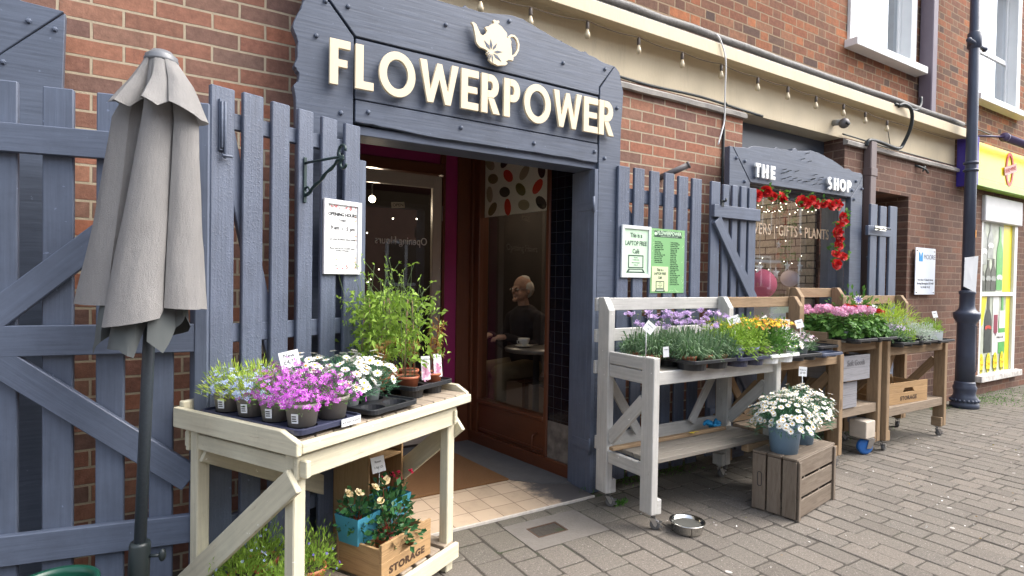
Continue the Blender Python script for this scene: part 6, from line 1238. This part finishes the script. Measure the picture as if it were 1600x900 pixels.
tray('black tray of herbs at the left of the farthest bench', (5.17, -.62), 0, 2, 2, .14, tz+.045, M_black, .043); tray('black tray of silver herbs in the middle of the farthest bench', (5.50, -.62), 0, 2, 2, .14, tz+.045, M_black, .043); tray('black tray under the long grey trough on the farthest bench', (5.83, -.62), 0, 2, 2, .14, tz+.035, M_black, .033)
HB = [((5.10, -.68), 'lavender flowered grey herb in the left tray of the farthest bench, front left', 1.0), ((5.24, -.68), 'bright green herb in the left tray of the farthest bench, front right', .9), ((5.10, -.55), 'grey leaved herb in the left tray of the farthest bench, back left', 1.0), ((5.24, -.54), 'blue flowered grey herb in the left tray of the farthest bench, back right', 1.0),
      ((5.43, -.68), 'silver curly herb in the middle tray, front left', 1.0), ((5.57, -.68), 'silver curly herb in the middle tray, front right', 1.05), ((5.43, -.54), 'tall silver curly herb in the middle tray, back left', 1.5), ((5.57, -.54), 'silver curly herb in the middle tray, back right', 1.2)]
for (x, y), lb, s_ in HB: plant('herb', (x, y, tz+.006), lb, 'herb', 'herb pots on the farthest bench', .055, .075, M_black, s_)
plant('herb', (5.50, -.44, tz+.0), 'large yellow green bush at the back middle of the farthest bench', 'shrub', None, .075, .12, M_black, 2.2, dens=3.2)
plant('herb', (5.26, -.38, tz+.0), 'yellow green bush against the back rail of the farthest bench', 'shrub', None, .07, .11, M_black, 1.5, dens=1.2)
t = thing('herb_trough', 'long grey zinc trough of low bright green herb at the farthest bench end', 'planter', (5.83, -.62, tz+.004), 0)
g = MB(); g.prism([(-.12, 0), (.12, 0), (.135, .10), (-.135, .10)], .12, TR(0, .06, 0) @ RX90); g.build('trough', plain('zinc_trough', (.26, .30, .31), .5, .15), t, .004)
f = Leafy(); p, d = dome(1100, .15, .10, .8, -.2); p[:, 1] *= .6; f.leaves(p+up(.10), d+up(.4), .022, .005, 0); f.build('foliage', LF['fresh'], t)
CARDS = [((1010, 504), 2.95, ('Scabious', '£3'), 'white diamond shaped price card among the lilac scabious', 40, .055, .055), ((1149, 493), 3.45, ('Wallflowers', '£2.99'), 'blank backed white card above the yellow wallflowers beside the pine rail', -18, .075, .05), ((1199, 495), 3.75, ('£2.75',), 'tilted white card in front of the tall pine post', -30, .055, .06),
         ((1228, 502), 3.9, ('Candytuft', '£2.75'), 'upright white price card above the white candytuft', 4, .06, .068), ((1251, 500), 4.2, ('Daisies',), 'white card leaning left beside the pink geranium leaves', -14, .06, .06), ((1365, 476), 4.75, ('Pelargonium', '£2.50'), 'small grey white card between the red geranium blooms', 18, .05, .06),
         ((1394, 498), 5.1, ('Herbs', '£2'), 'tilted white card above the blue flowered herbs', -14, .085, .05), ((1462, 485), 5.45, ('Thyme',), 'white card high above the grey zinc trough', -8, .05, .062)]
for (px, py), dep, ls, lb, tl, w_, h_ in CARDS:
    c = at_depth(px, py+8, dep); zs = {True: c.z-.20}.get(True); card(lb, (c.x, c.y, c.z-.16), -25, w_, h_, ls, .16-.02, tl, -10, [h_*.2]*2)
t = thing('plant_label', 'slim white plant label in the small red pot hanging at the grey bench front', 'plant label', at_depth(1041, 558, 2.78), -20); g = MB(); g.span((-.015, 0, 0), (.015, .001, .05), M=TR(ry=-4)); c = g.build('card', M_card, t); text('lettering', 'Scabious', .006, M_ink, c, FM(-.001, 0, .035), ext=.0002)
# --- weeds
def weeds(lb, pts, n, name='weed'):
    f = Leafy()
    for (x, y, r_, h_) in pts:
        k = n; p = np.stack([x+rng.normal(0, r_, k), y+rng.normal(0, r_*.5, k), np.zeros(k)], 1); f.leaves(p, rng.normal(0, .6, (k, 3))+up(1), h_, .006, 0, droop=.4)
    tag(f.build(name, LF['mid']), lb, 'weeds', kind='stuff')
weeds('tufts of grass growing along the wall foot under the grey bench', [(2.42, -.15, .05, .05), (2.38, -.42, .03, .035), (2.9, -.12, .12, .04), (3.2, -.14, .12, .035), (2.65, -.13, .1, .03)], 130)
weeds('low weeds growing at the lamp foot and along the brown wall', [(7.35, -.10, .12, .02), (8.3, -.25, .22, .03), (8.5, -.12, .25, .025), (5.6, -.12, .2, .04), (4.9, -.15, .25, .04), (9.3, -.15, .3, .02), (8.6, -.6, .25, .015)], 260)
f = Leafy(); k = 70; p = np.stack([rng.uniform(2.3, 7.5, k), rng.uniform(-2.0, -.4, k), np.full(k, .006)], 1); f.leaves(p, np.stack([rng.normal(0, 1, k), rng.normal(0, 1, k), rng.uniform(0, .25, k)], 1), .013, .008, 0); f.leaves(p[:30]+np.array([.15, .05, 0]), np.stack([rng.normal(0, 1, 30), rng.normal(0, 1, 30), rng.uniform(0, .3, 30)], 1), .016, .007, 1)
tag(f.build('fallen_petals', [FL['white'], LF['bronze']]), 'small fallen petals and dry leaves scattered over the paving before the benches', 'petals', kind='stuff')
# ================================================================ shop window display and garland
def rose(lb, c, r_, grp):
    t = thing('artificial_rose', lb, 'rose', c, 0, grp); f = Leafy(); dirn = np.array([[-.35, -.9, .15]])+rng.normal(0, .2, (1, 3))
    for i, (k_, s_, cu) in enumerate(((7, 1, .15), (7, .86, .4), (6, .70, .7), (6, .54, 1.0), (5, .38, 1.4), (4, .22, 2.0))): f.flowers(np.array([[0, -.004*i, .0]]), dirn, r_*s_, k_, .85, 0, 0, 0, cu)
    f.build('petals', FL['red'], t)
gp = [(1181, 306), (1196, 299), (1206, 307), (1221, 309), (1222, 312), (1252, 315), (1266, 313), (1274, 320), (1286, 319), (1297, 321), (1310, 320), (1315, 337), (1317, 346), (1310, 352), (1308, 364), (1311, 374), (1310, 384), (1305, 397), (1316, 401), (1307, 413), (1258, 318), (1304, 318)]
for i, (a, b) in enumerate(gp): rose(f'red artificial rose of the garland, {"over the shop window top" if i < 11 or i > 19 else "down the right window jamb"}', on_y(a, b, -.19 if i < 11 or i > 19 else -.20), random.uniform(.04, .055), 'artificial roses over the top of the shop window' if i < 11 or i > 19 else 'artificial roses down the right jamb of the shop window')
f = Leafy()
for a, b in [p for p in gp for _ in range(2)]:
    c = on_y(a+random.uniform(-8, 8), b+random.uniform(-7, 5), -.178); k = 7; f.leaves(np.tile(np.array(c), (k, 1))+rng.normal(0, .012, (k, 3)), rng.normal(0, 1, (k, 3))+np.array([0, -.5, .3]), .045, .022, 0)
tag(f.build('garland_leaves', LF['mid']), 'green leaf garland holding the red roses round the shop window', 'garland')
def lantern(lb, c, r_, mat):
    t = thing('paper_lantern', lb, 'lantern', c); g = MB(); pr = []
    for i in range(41): a = math.pi*i/40; rr = r_*math.sin(a)*(1+.018*(i % 2)); pr.append((max(rr, .0), -r_*.94*math.cos(a)))
    g.lathe(pr, n=28, caps=False); g.build('shade', mat, t); g = MB(); g.tube([(0, 0, r_*.9), (0, 0, 2.25-c.z)], .0015, 5); g.build('string', M_white, t)
lantern('large pink paper lantern in the shop window', on_y(1186, 444, .28), .15, plain('pink_paper', (.85, .16, .28), .7, .05)); lantern('small white paper lantern in the shop window', on_y(1234, 435, .36), .085, plain('white_paper', (.75, .68, .74), .7, .05)); 
for i, (a, b, s_) in enumerate(((1186, 419, .07), (1212, 427, .07), (1230, 416, .06), (1250, 417, .06), (1217, 382, .045))):
    c = on_y(a, b, .24); t = thing('star_ornament', ('white star ornament hanging over the pink lantern', 'white star ornament hanging between the two lanterns', 'white star ornament hanging over the small white lantern', 'white star ornament hanging nearest the potted plant', 'small white star ornament hanging under the GIFTS lettering')[i], 'ornament', c, 0, 'star ornaments in the shop window')
    g = MB(); P_ = [((s_ if k % 2 == 0 else s_*.42)*math.sin(k*math.pi/5), (s_ if k % 2 == 0 else s_*.42)*math.cos(k*math.pi/5)) for k in range(10)]
    for k in range(10): g.add([(0, -.012, 0), (P_[k][0], 0, P_[k][1]), (P_[(k+1) % 10][0], 0, P_[(k+1) % 10][1])], [(0, 1, 2)])
    g.build('star', M_white, t); g = MB(); g.tube([(0, 0, s_), (.0, 0, 2.28-c.z)], .0012, 5); g.build('string', M_white, t)
t = thing('potted_houseplant', 'dark leafy houseplant in a grey green pot behind the shop window', 'houseplant', on_y(1262, 452, .4)); t.location.z = 1.20
g = MB(); g.lathe([(.07, 0), (.095, .19), (.10, .2), (.09, .2), (0, .17)], n=20); g.build('pot', plain('sage_pot', (.22, .30, .25), .5), t); f = Leafy(); p, d = dome(160, .15, .13, .7, -.2); f.leaves(p+up(.22), d, .06, .03, 0); f.build('foliage', LF['dark'], t)
g = MB(); g.span((4.9, .3, 1.0), (5.4, .6, 1.2)); tag(g.build('display_box', M_white, bevel=.004), 'white display box standing in the shop window under the houseplant', 'box')
M_fl = emit('fairy_light', (1, .9, .7), 3); t = thing('fairy_lights', 'strings of tiny lit fairy lights inside the shop window', 'string lights'); g = MB()
for i in range(55): a = random.uniform(1180, 1290); b = random.choice((random.uniform(314, 335), random.uniform(314, 430))); c = on_y(a, b, random.uniform(.12, .7)); g.ball(c, .0045, 5)
g.build('bulbs', M_fl, t)
# ================================================================ inside the café
t = thing('pendant_bulb', 'small warm lit bulb hanging inside behind the café door', 'lamp', (1.60, 1.9, 2.02)); g = MB(); g.ball((0, 0, 0), .03, 10); g.build('bulb', emit('bulb_glow', (1, .82, .55), 9), t); g = MB(); g.tube([(0, 0, .03), (0, 0, .48)], .003, 5); g.build('cord', M_ink, t)
def lamp(x, y, z, e, r_=.06): l = bpy.data.lights.new('bulb_and_fill_light', 'POINT'); l.energy = e; l.color = (1, .80, .58); l.shadow_soft_size = r_; o = bpy.data.objects.new('bulb_and_fill_light', l); COL.objects.link(o); o.location = (x, y, z); return o
lamp(1.60, 1.9, 1.95, 3); 
t = thing('added_pendant', 'added dark pendant lamp lighting the café window table', 'lamp', (2.95, 1.0, 2.05)); g = MB(); g.lathe([(.03, .10), (.05, .09), (.14, 0), (.135, 0), (.045, .08)], n=20, caps=False); g.build('shade', M_ink, t); g = MB(); g.tube([(0, 0, .09), (0, 0, .44)], .004, 5); g.build('cord', M_ink, t); g = MB(); g.ball((0, 0, .0), .03); g.build('bulb', emit('added_pendant_glow', (1, .8, .5), 6), t)  # pendant made up to bring light to the dark window table
lamp(2.95, 1.0, 1.98, 1.3)  # point light of the made-up pendant, brightens the seated man
lamp(4.8, .9, 2.1, 5); lamp(3.3, 3.2, 2.2, 3)  # added fill lights without fixtures: shop window display, back of the café
g = MB()
for i in range(26): c = (random.uniform(1.2, 2.1), random.uniform(1.6, 4.0), random.uniform(1.25, 1.95)); g.ball(c, .007, 5)
tag(g.build('fairy_lights', M_fl), 'tiny lit fairy lights in the dark café behind the door glass', 'string lights')
# roller blind with plain leaf shapes
bl_ = thing('roller_blind', 'cream roller blind printed with dark, olive and orange leaf shapes in the café window', 'blind')
g = MB(); g.span(*sw(.29, 1.072, 1.84, 2.36, .036, .040), M=SW); g.build('fabric', plain('blind_cream', (.88, .85, .74), .7, .03), bl_)
cols = [plain('print_brown', (.035, .022, .015), .7, 0), plain('print_olive', (.19, .16, .05), .7, 0), plain('print_red', (.70, .06, .03), .7, 0), plain('print_sand', (.38, .33, .22), .7, 0)]
k = 0
for ir, zz in enumerate((1.90, 2.02, 2.14, 2.26)):
    for ic in range(4):
        a = .40+ic*.19+(.04 if ir % 2 else 0); rot = R((35, -40, 80, 10)[(ir+ic*3) % 4]); L_, wd = .066, .040; pts = [(a+L_*math.cos(q_)*math.cos(rot)-wd*math.sin(q_)*math.sin(rot), zz+L_*math.cos(q_)*math.sin(rot)+wd*math.sin(q_)*math.cos(rot)) for q_ in np.linspace(0, 2*math.pi, 17)[:-1]]
        pts = [(min(p[0], 1.07), min(p[1], 2.358)) for p in pts]; g = MB(); g.prism(pts, .001, SW @ TR(0, -.0345, 0) @ RX90); g.build('leaf_print', cols[(ir*2+ic*3+(ic == 4)) % 4], bl_)
# people
SKIN = plain('skin', (.40, .25, .19), .6, .28, 14, bump=.3, bscale=90); HAIR = plain('white_hair', (.50, .49, .46), .85, .2, 60); COAT = plain('dark_jumper', (.018, .016, .022), .9, .2); KHAKI = plain('khaki_trousers', (.17, .13, .07), .9, .25, 7); SHIRT = plain('pale_grey_shirt', (.42, .45, .48), .8, .1)
def capsules(name, caps, mat, parent, voxel=.009, extra=None, smooth=2):
    bm = bmesh.new()
    for p, r0, q_, r1 in caps:
        p, q_ = Vector(p), Vector(q_); d = q_-p; L_ = d.length; ax = d.normalized() if L_ > 1e-6 else Vector((0, 0, 1)); rot = ax.to_track_quat('Z', 'Y').to_matrix().to_4x4(); n = 14; rings = []
        for k_ in range(5): a = -math.pi/2+k_*math.pi/8; rings.append((r0*math.cos(a), r0*math.sin(a)))
        for k_ in range(5): a = k_*math.pi/8; rings.append((r1*math.cos(a), L_+r1*math.sin(a)))
        M = Matrix.Translation(p) @ rot; vs = [[bm.verts.new(M @ Vector((rr*math.cos(2*math.pi*j/n), rr*math.sin(2*math.pi*j/n), zz))) for j in range(n)] for rr, zz in rings[1:-0 or None] if rr > 1e-4]
        for A, B in zip(vs, vs[1:]):
            for j in range(n): bm.faces.new((A[j], A[(j+1) % n], B[(j+1) % n], B[j]))
        bm.faces.new(vs[0][::-1]); bm.faces.new(vs[-1])
    for c, r3 in (extra or []):
        bmesh.ops.create_uvsphere(bm, u_segments=16, v_segments=12, radius=1, matrix=Matrix.Translation(c) @ Matrix.Diagonal((*r3, 1)))
    me = bpy.data.meshes.new(name); bm.to_mesh(me); bm.free(); o = bpy.data.objects.new(name, me); COL.objects.link(o)
    m_ = o.modifiers.new('r', 'REMESH'); m_.mode = 'VOXEL'; m_.voxel_size = voxel; m_.use_smooth_shade = True; m2 = o.modifiers.new('s', 'SMOOTH'); m2.iterations = smooth; m2.factor = .5
    bpy.context.view_layer.update(); me2 = bpy.data.meshes.new_from_object(o.evaluated_get(bpy.context.evaluated_depsgraph_get())); bpy.data.objects.remove(o); me2.materials.append(mat); o = bpy.data.objects.new(name, me2); COL.objects.link(o); o.parent = parent; return o
def hand(caps, w, d, side, s=1.0):
    """palm from wrist w along d with five curled fingers appended to caps"""
    w, d = Vector(w), Vector(d).normalized(); sx = d.cross(Vector((0, 0, 1))).normalized()*side; pl = w+d*.075; caps.append((w, .022, pl, .026)); caps.append((w+sx*.012+d*.02, .018, pl+sx*.018, .019)); caps.append((w-sx*.012+d*.02, .018, pl-sx*.018, .019))
    for k_, (o_, L_) in enumerate(((-.030, .052), (-.011, .062), (.010, .058), (.029, .046))): a = pl+sx*o_+d*.012; b_ = a+d*L_*.6*s+Vector((0, 0, -.006)); c_ = b_+d*L_*.25+Vector((0, 0, -.025)); caps.append((a, .0092, b_, .0085)); caps.append((b_, .0085, c_, .007))
    a = w-sx*.022+d*.02; b_ = a-sx*.02+d*.032; c_ = b_+d*.028+sx*.004; caps.append((a, .012, b_, .010)); caps.append((b_, .010, c_, .008))
man = thing('person', 'grey haired man in glasses and dark jumper seated behind the café window', 'person', (2.86, 1.36, .05), 282)
# local frame: the man faces -y (his left is +x); hips at the origin, seat height .46
hd = Vector((0, -.06, 1.20))
body = [((0, 0, .50), .135, (0, .01, .72), .125), ((0, .01, .72), .125, (0, -.01, .93), .13), ((-.13, 0, .95), .065, (.13, 0, .95), .065), ((0, -.01, .97), .055, (0, -.04, 1.10), .05),
        ((-.18, 0, .94), .052, (-.22, -.08, .70), .043), ((-.22, -.08, .70), .042, (-.12, -.32, .80), .030), ((.18, 0, .94), .052, (.23, -.08, .70), .043), ((.23, -.08, .70), .042, (.10, -.33, .80), .030),
        ((-.09, 0, .50), .085, (-.11, -.42, .50), .065), ((-.11, -.42, .50), .06, (-.11, -.40, .10), .042), ((.09, 0, .50), .085, (.11, -.42, .50), .065), ((.11, -.42, .50), .06, (.11, -.40, .10), .042), ((-.11, -.38, .05), .04, (-.11, -.53, .04), .036), ((.11, -.38, .05), .04, (.11, -.53, .04), .036)]
hand(body, (-.12, -.32, .80), (.35, -1, -.05), 1); hand(body, (.10, -.33, .80), (-.35, -1, -.05), -1)
ex_ = [(hd+Vector((0, .015, .025)), (.076, .095, .10)), (hd+Vector((0, -.03, -.045)), (.058, .062, .065)), (hd+Vector((0, -.085, -.09)), (.026, .02, .02)), (hd+Vector((0, -.10, -.015)), (.014, .022, .026)), (hd+Vector((0, -.085, .018)), (.045, .014, .010)), (hd+Vector((.077, .01, -.01)), (.010, .02, .032)), (hd+Vector((-.077, .01, -.01)), (.010, .02, .032)), (hd+Vector((0, -.087, -.055)), (.024, .012, .008))]
capsules('body', body, SKIN, man, .0075, ex_, 2)
g = MB()
for s_ in (-1, 1): g.ball(hd+Vector((.030*s_, -.079, .004)), .010, 8)
g.build('eye', plain('eye_white', (.6, .58, .55), .3), man)
g = MB()
for s_ in (-1, 1): g.tube([hd+Vector((.032*s_+.022*math.cos(a), -.098, .002+.019*math.sin(a))) for a in np.linspace(0, 2*math.pi, 15)[:-1]], .0018, 5, closed=True); g.tube([hd+Vector((.054*s_, -.096, .004)), hd+Vector((.078*s_, -.04, .006)), hd+Vector((.080*s_, .02, .0))], .0018, 5)
g.tube([hd+Vector((-.010, -.10, .005)), hd+Vector((.010, -.10, .005))], .0018, 5); g.build('glasses', M_steel, man)
capsules('hair', [], HAIR, man, .008, [(hd+Vector((0, .062, .01)), (.079, .062, .085)), (hd+Vector((.068, .03, .02)), (.022, .05, .05)), (hd+Vector((-.068, .03, .02)), (.022, .05, .05)), (hd+Vector((0, .03, .095)), (.05, .06, .035))], 1)
sw_b = [(p, r0*1.13, q_, r1*1.13) for p, r0, q_, r1 in body[:3]]+[(p, r0*1.18, q_, r1*1.18) for p, r0, q_, r1 in body[4:8]]+[((0, -.0, .96), .075, (0, -.02, 1.0), .062)]; capsules('jumper', sw_b, COAT, man, .010)
capsules('trousers', [(p, r0*1.12, q_, r1*1.15) for p, r0, q_, r1 in body[8:12]], KHAKI, man, .012); capsules('shoe', [(p, r0*1.15, q_, r1*1.15) for p, r0, q_, r1 in body[12:14]], M_ink, man, .010)
w2 = thing('person', 'person in a pale grey shirt at the café table, mostly behind the window frame', 'person', (3.02, .78, .02), 120)
capsules('body', body, SKIN, w2, .010, ex_, 2); capsules('shirt', sw_b, SHIRT, w2, .010); capsules('trousers', [(p, r0*1.12, q_, r1*1.15) for p, r0, q_, r1 in body[8:12]], M_ink, w2, .012); capsules('shoe', [(p, r0*1.15, q_, r1*1.15) for p, r0, q_, r1 in body[12:14]], M_ink, w2, .010)
capsules('hair', [], plain('brown_hair', (.08, .05, .03), .85, .2, 60), w2, .010, [(hd+Vector((0, .04, .03)), (.088, .09, .095))], 1)
def chair(loc, rz, lb):
    t = thing('cafe_chair', lb, 'chair', loc, rz, None); g = MB(); g.span((-.19, -.19, .40), (.19, .2, .43)); g.build('seat', M_brown, t, .006); g = MB(); g.span((-.19, .19, .62), (.19, .215, .92)); g.build('backrest', M_brown, t, .006)
    for x in (-.17, .17):
        for y in (-.17, .19): g = MB(); g.span((x-.016, y-.016, 0), (x+.016, y+.016, .40 if y < 0 else .92)); g.build('leg', M_brown, t)
chair((2.86, 1.36, .05), 282, 'dark café chair under the man in glasses'); chair((3.02, .78, .05), 120, 'dark café chair under the person in the grey shirt')
t = thing('cafe_table', 'round dark café table just inside the café window', 'table', (2.70, .95, .05)); g = MB(); g.lathe([(.0, .70), (.26, .70), (.265, .71), (.265, .725), (.26, .73), (0, .73)], n=32); g.build('tabletop', plain('grey_tabletop', (.14, .13, .12), .35), t); g = MB(); g.lathe([(.18, 0), (.18, .015), (.03, .03), (.025, .70)], n=20); g.build('pedestal', M_ink, t)
t = thing('tea_cup', 'white cup on a saucer with a spoon on the café window table', 'cup', (2.62, 1.02, .7805)); g = MB(); g.lathe([(.02, .012), (.035, .02), (.046, .05), (.05, .072), (.046, .072), (.03, .025), (0, .02)], n=20); g.tube([(-.045, 0, .06), (-.072, -.01, .055), (-.07, -.01, .035), (-.04, 0, .03)], .004, 6); M_china = plain('white_china', (.75, .76, .74), .15, .02); g.build('cup', M_china, t)
g = MB(); g.lathe([(0, .0), (.045, .002), (.075, .012), (.073, .015), (.04, .006), (0, .005)], n=24); g.build('saucer', M_china, t); g = MB(); g.tube([(.03, -.04, .018), (.10, -.03, .02)], .003, 5); g.ball((.11, -.029, .02), (.014, .008, .003)); g.build('spoon', M_steel, t)
t = thing('wall_painting', 'orange and blue abstract painting on the dark café wall', 'painting', (3.94, 1.9, 1.15)); q = N('abstract_paint'); v_ = q.obj(); sp_ = q.n('SeparateXYZ'); q.l(v_, sp_.inputs[0]); w_ = q.noise(4, 5, v_, .7)
col = q.ramp(q.math('ADD', q.math('MULTIPLY', sp_.outputs[2], 1.1), q.math('MULTIPLY', w_, .5)), [(.25, (.02, .03, .02)), (.45, (.10, .20, .15)), (.62, (.12, .20, .35)), (.8, (.55, .22, .04)), (.95, (.42, .10, .02))]); q.bump(q.noise(30, 4, v_), .5); M_art = q.done(col, .6)
g = MB(); g.span((-.03, -.6, 0), (0, .6, .9)); g.build('canvas', M_art, t)
lamp(3.6, 1.7, 2.3, 5)  # added fill light without a fixture, brightens the room by the painting
# ================================================================ houses across the street (seen in the window reflections)
t0 = thing('terrace_house', 'plain brick terrace house across the street behind the camera', 'house', (-12, -15, 0), 0, 'terrace houses across the street')
g = MB(); g.span((0, -6, 0), (8.9, 0, 6.6)); g.build('wall', plain('pinkish_brick', (.30, .15, .11), .9, .2, 3), t0)
g = MB(); g.add([(0, -6.2, 6.6), (8.9, -6.2, 6.6), (8.9, .3, 6.6), (0, .3, 6.6), (0, -3, 9), (8.9, -3, 9)], [(0, 1, 5, 4), (3, 4, 5, 2), (0, 4, 3), (1, 2, 5)]); g.build('roof', plain('dark_slate', (.07, .07, .08), .7), t0)
for x in (1.2, 5.2):
    for z in (1.0, 4.0): g = MB(); g.span((x, 0, z), (x+1.6, .05, z+1.7)); w_ = g.build('window', M_white, t0); g = MB(); g.span((x+.12, .05, z+.12), (x+.74, .056, z+1.58)); g.span((x+.86, .05, z+.12), (x+1.48, .056, z+1.58)); g.build('pane', M_dark, w_)
for i in range(1, 5): dup(t0, (-12+9*i, -15-.2*(i % 2), 0))
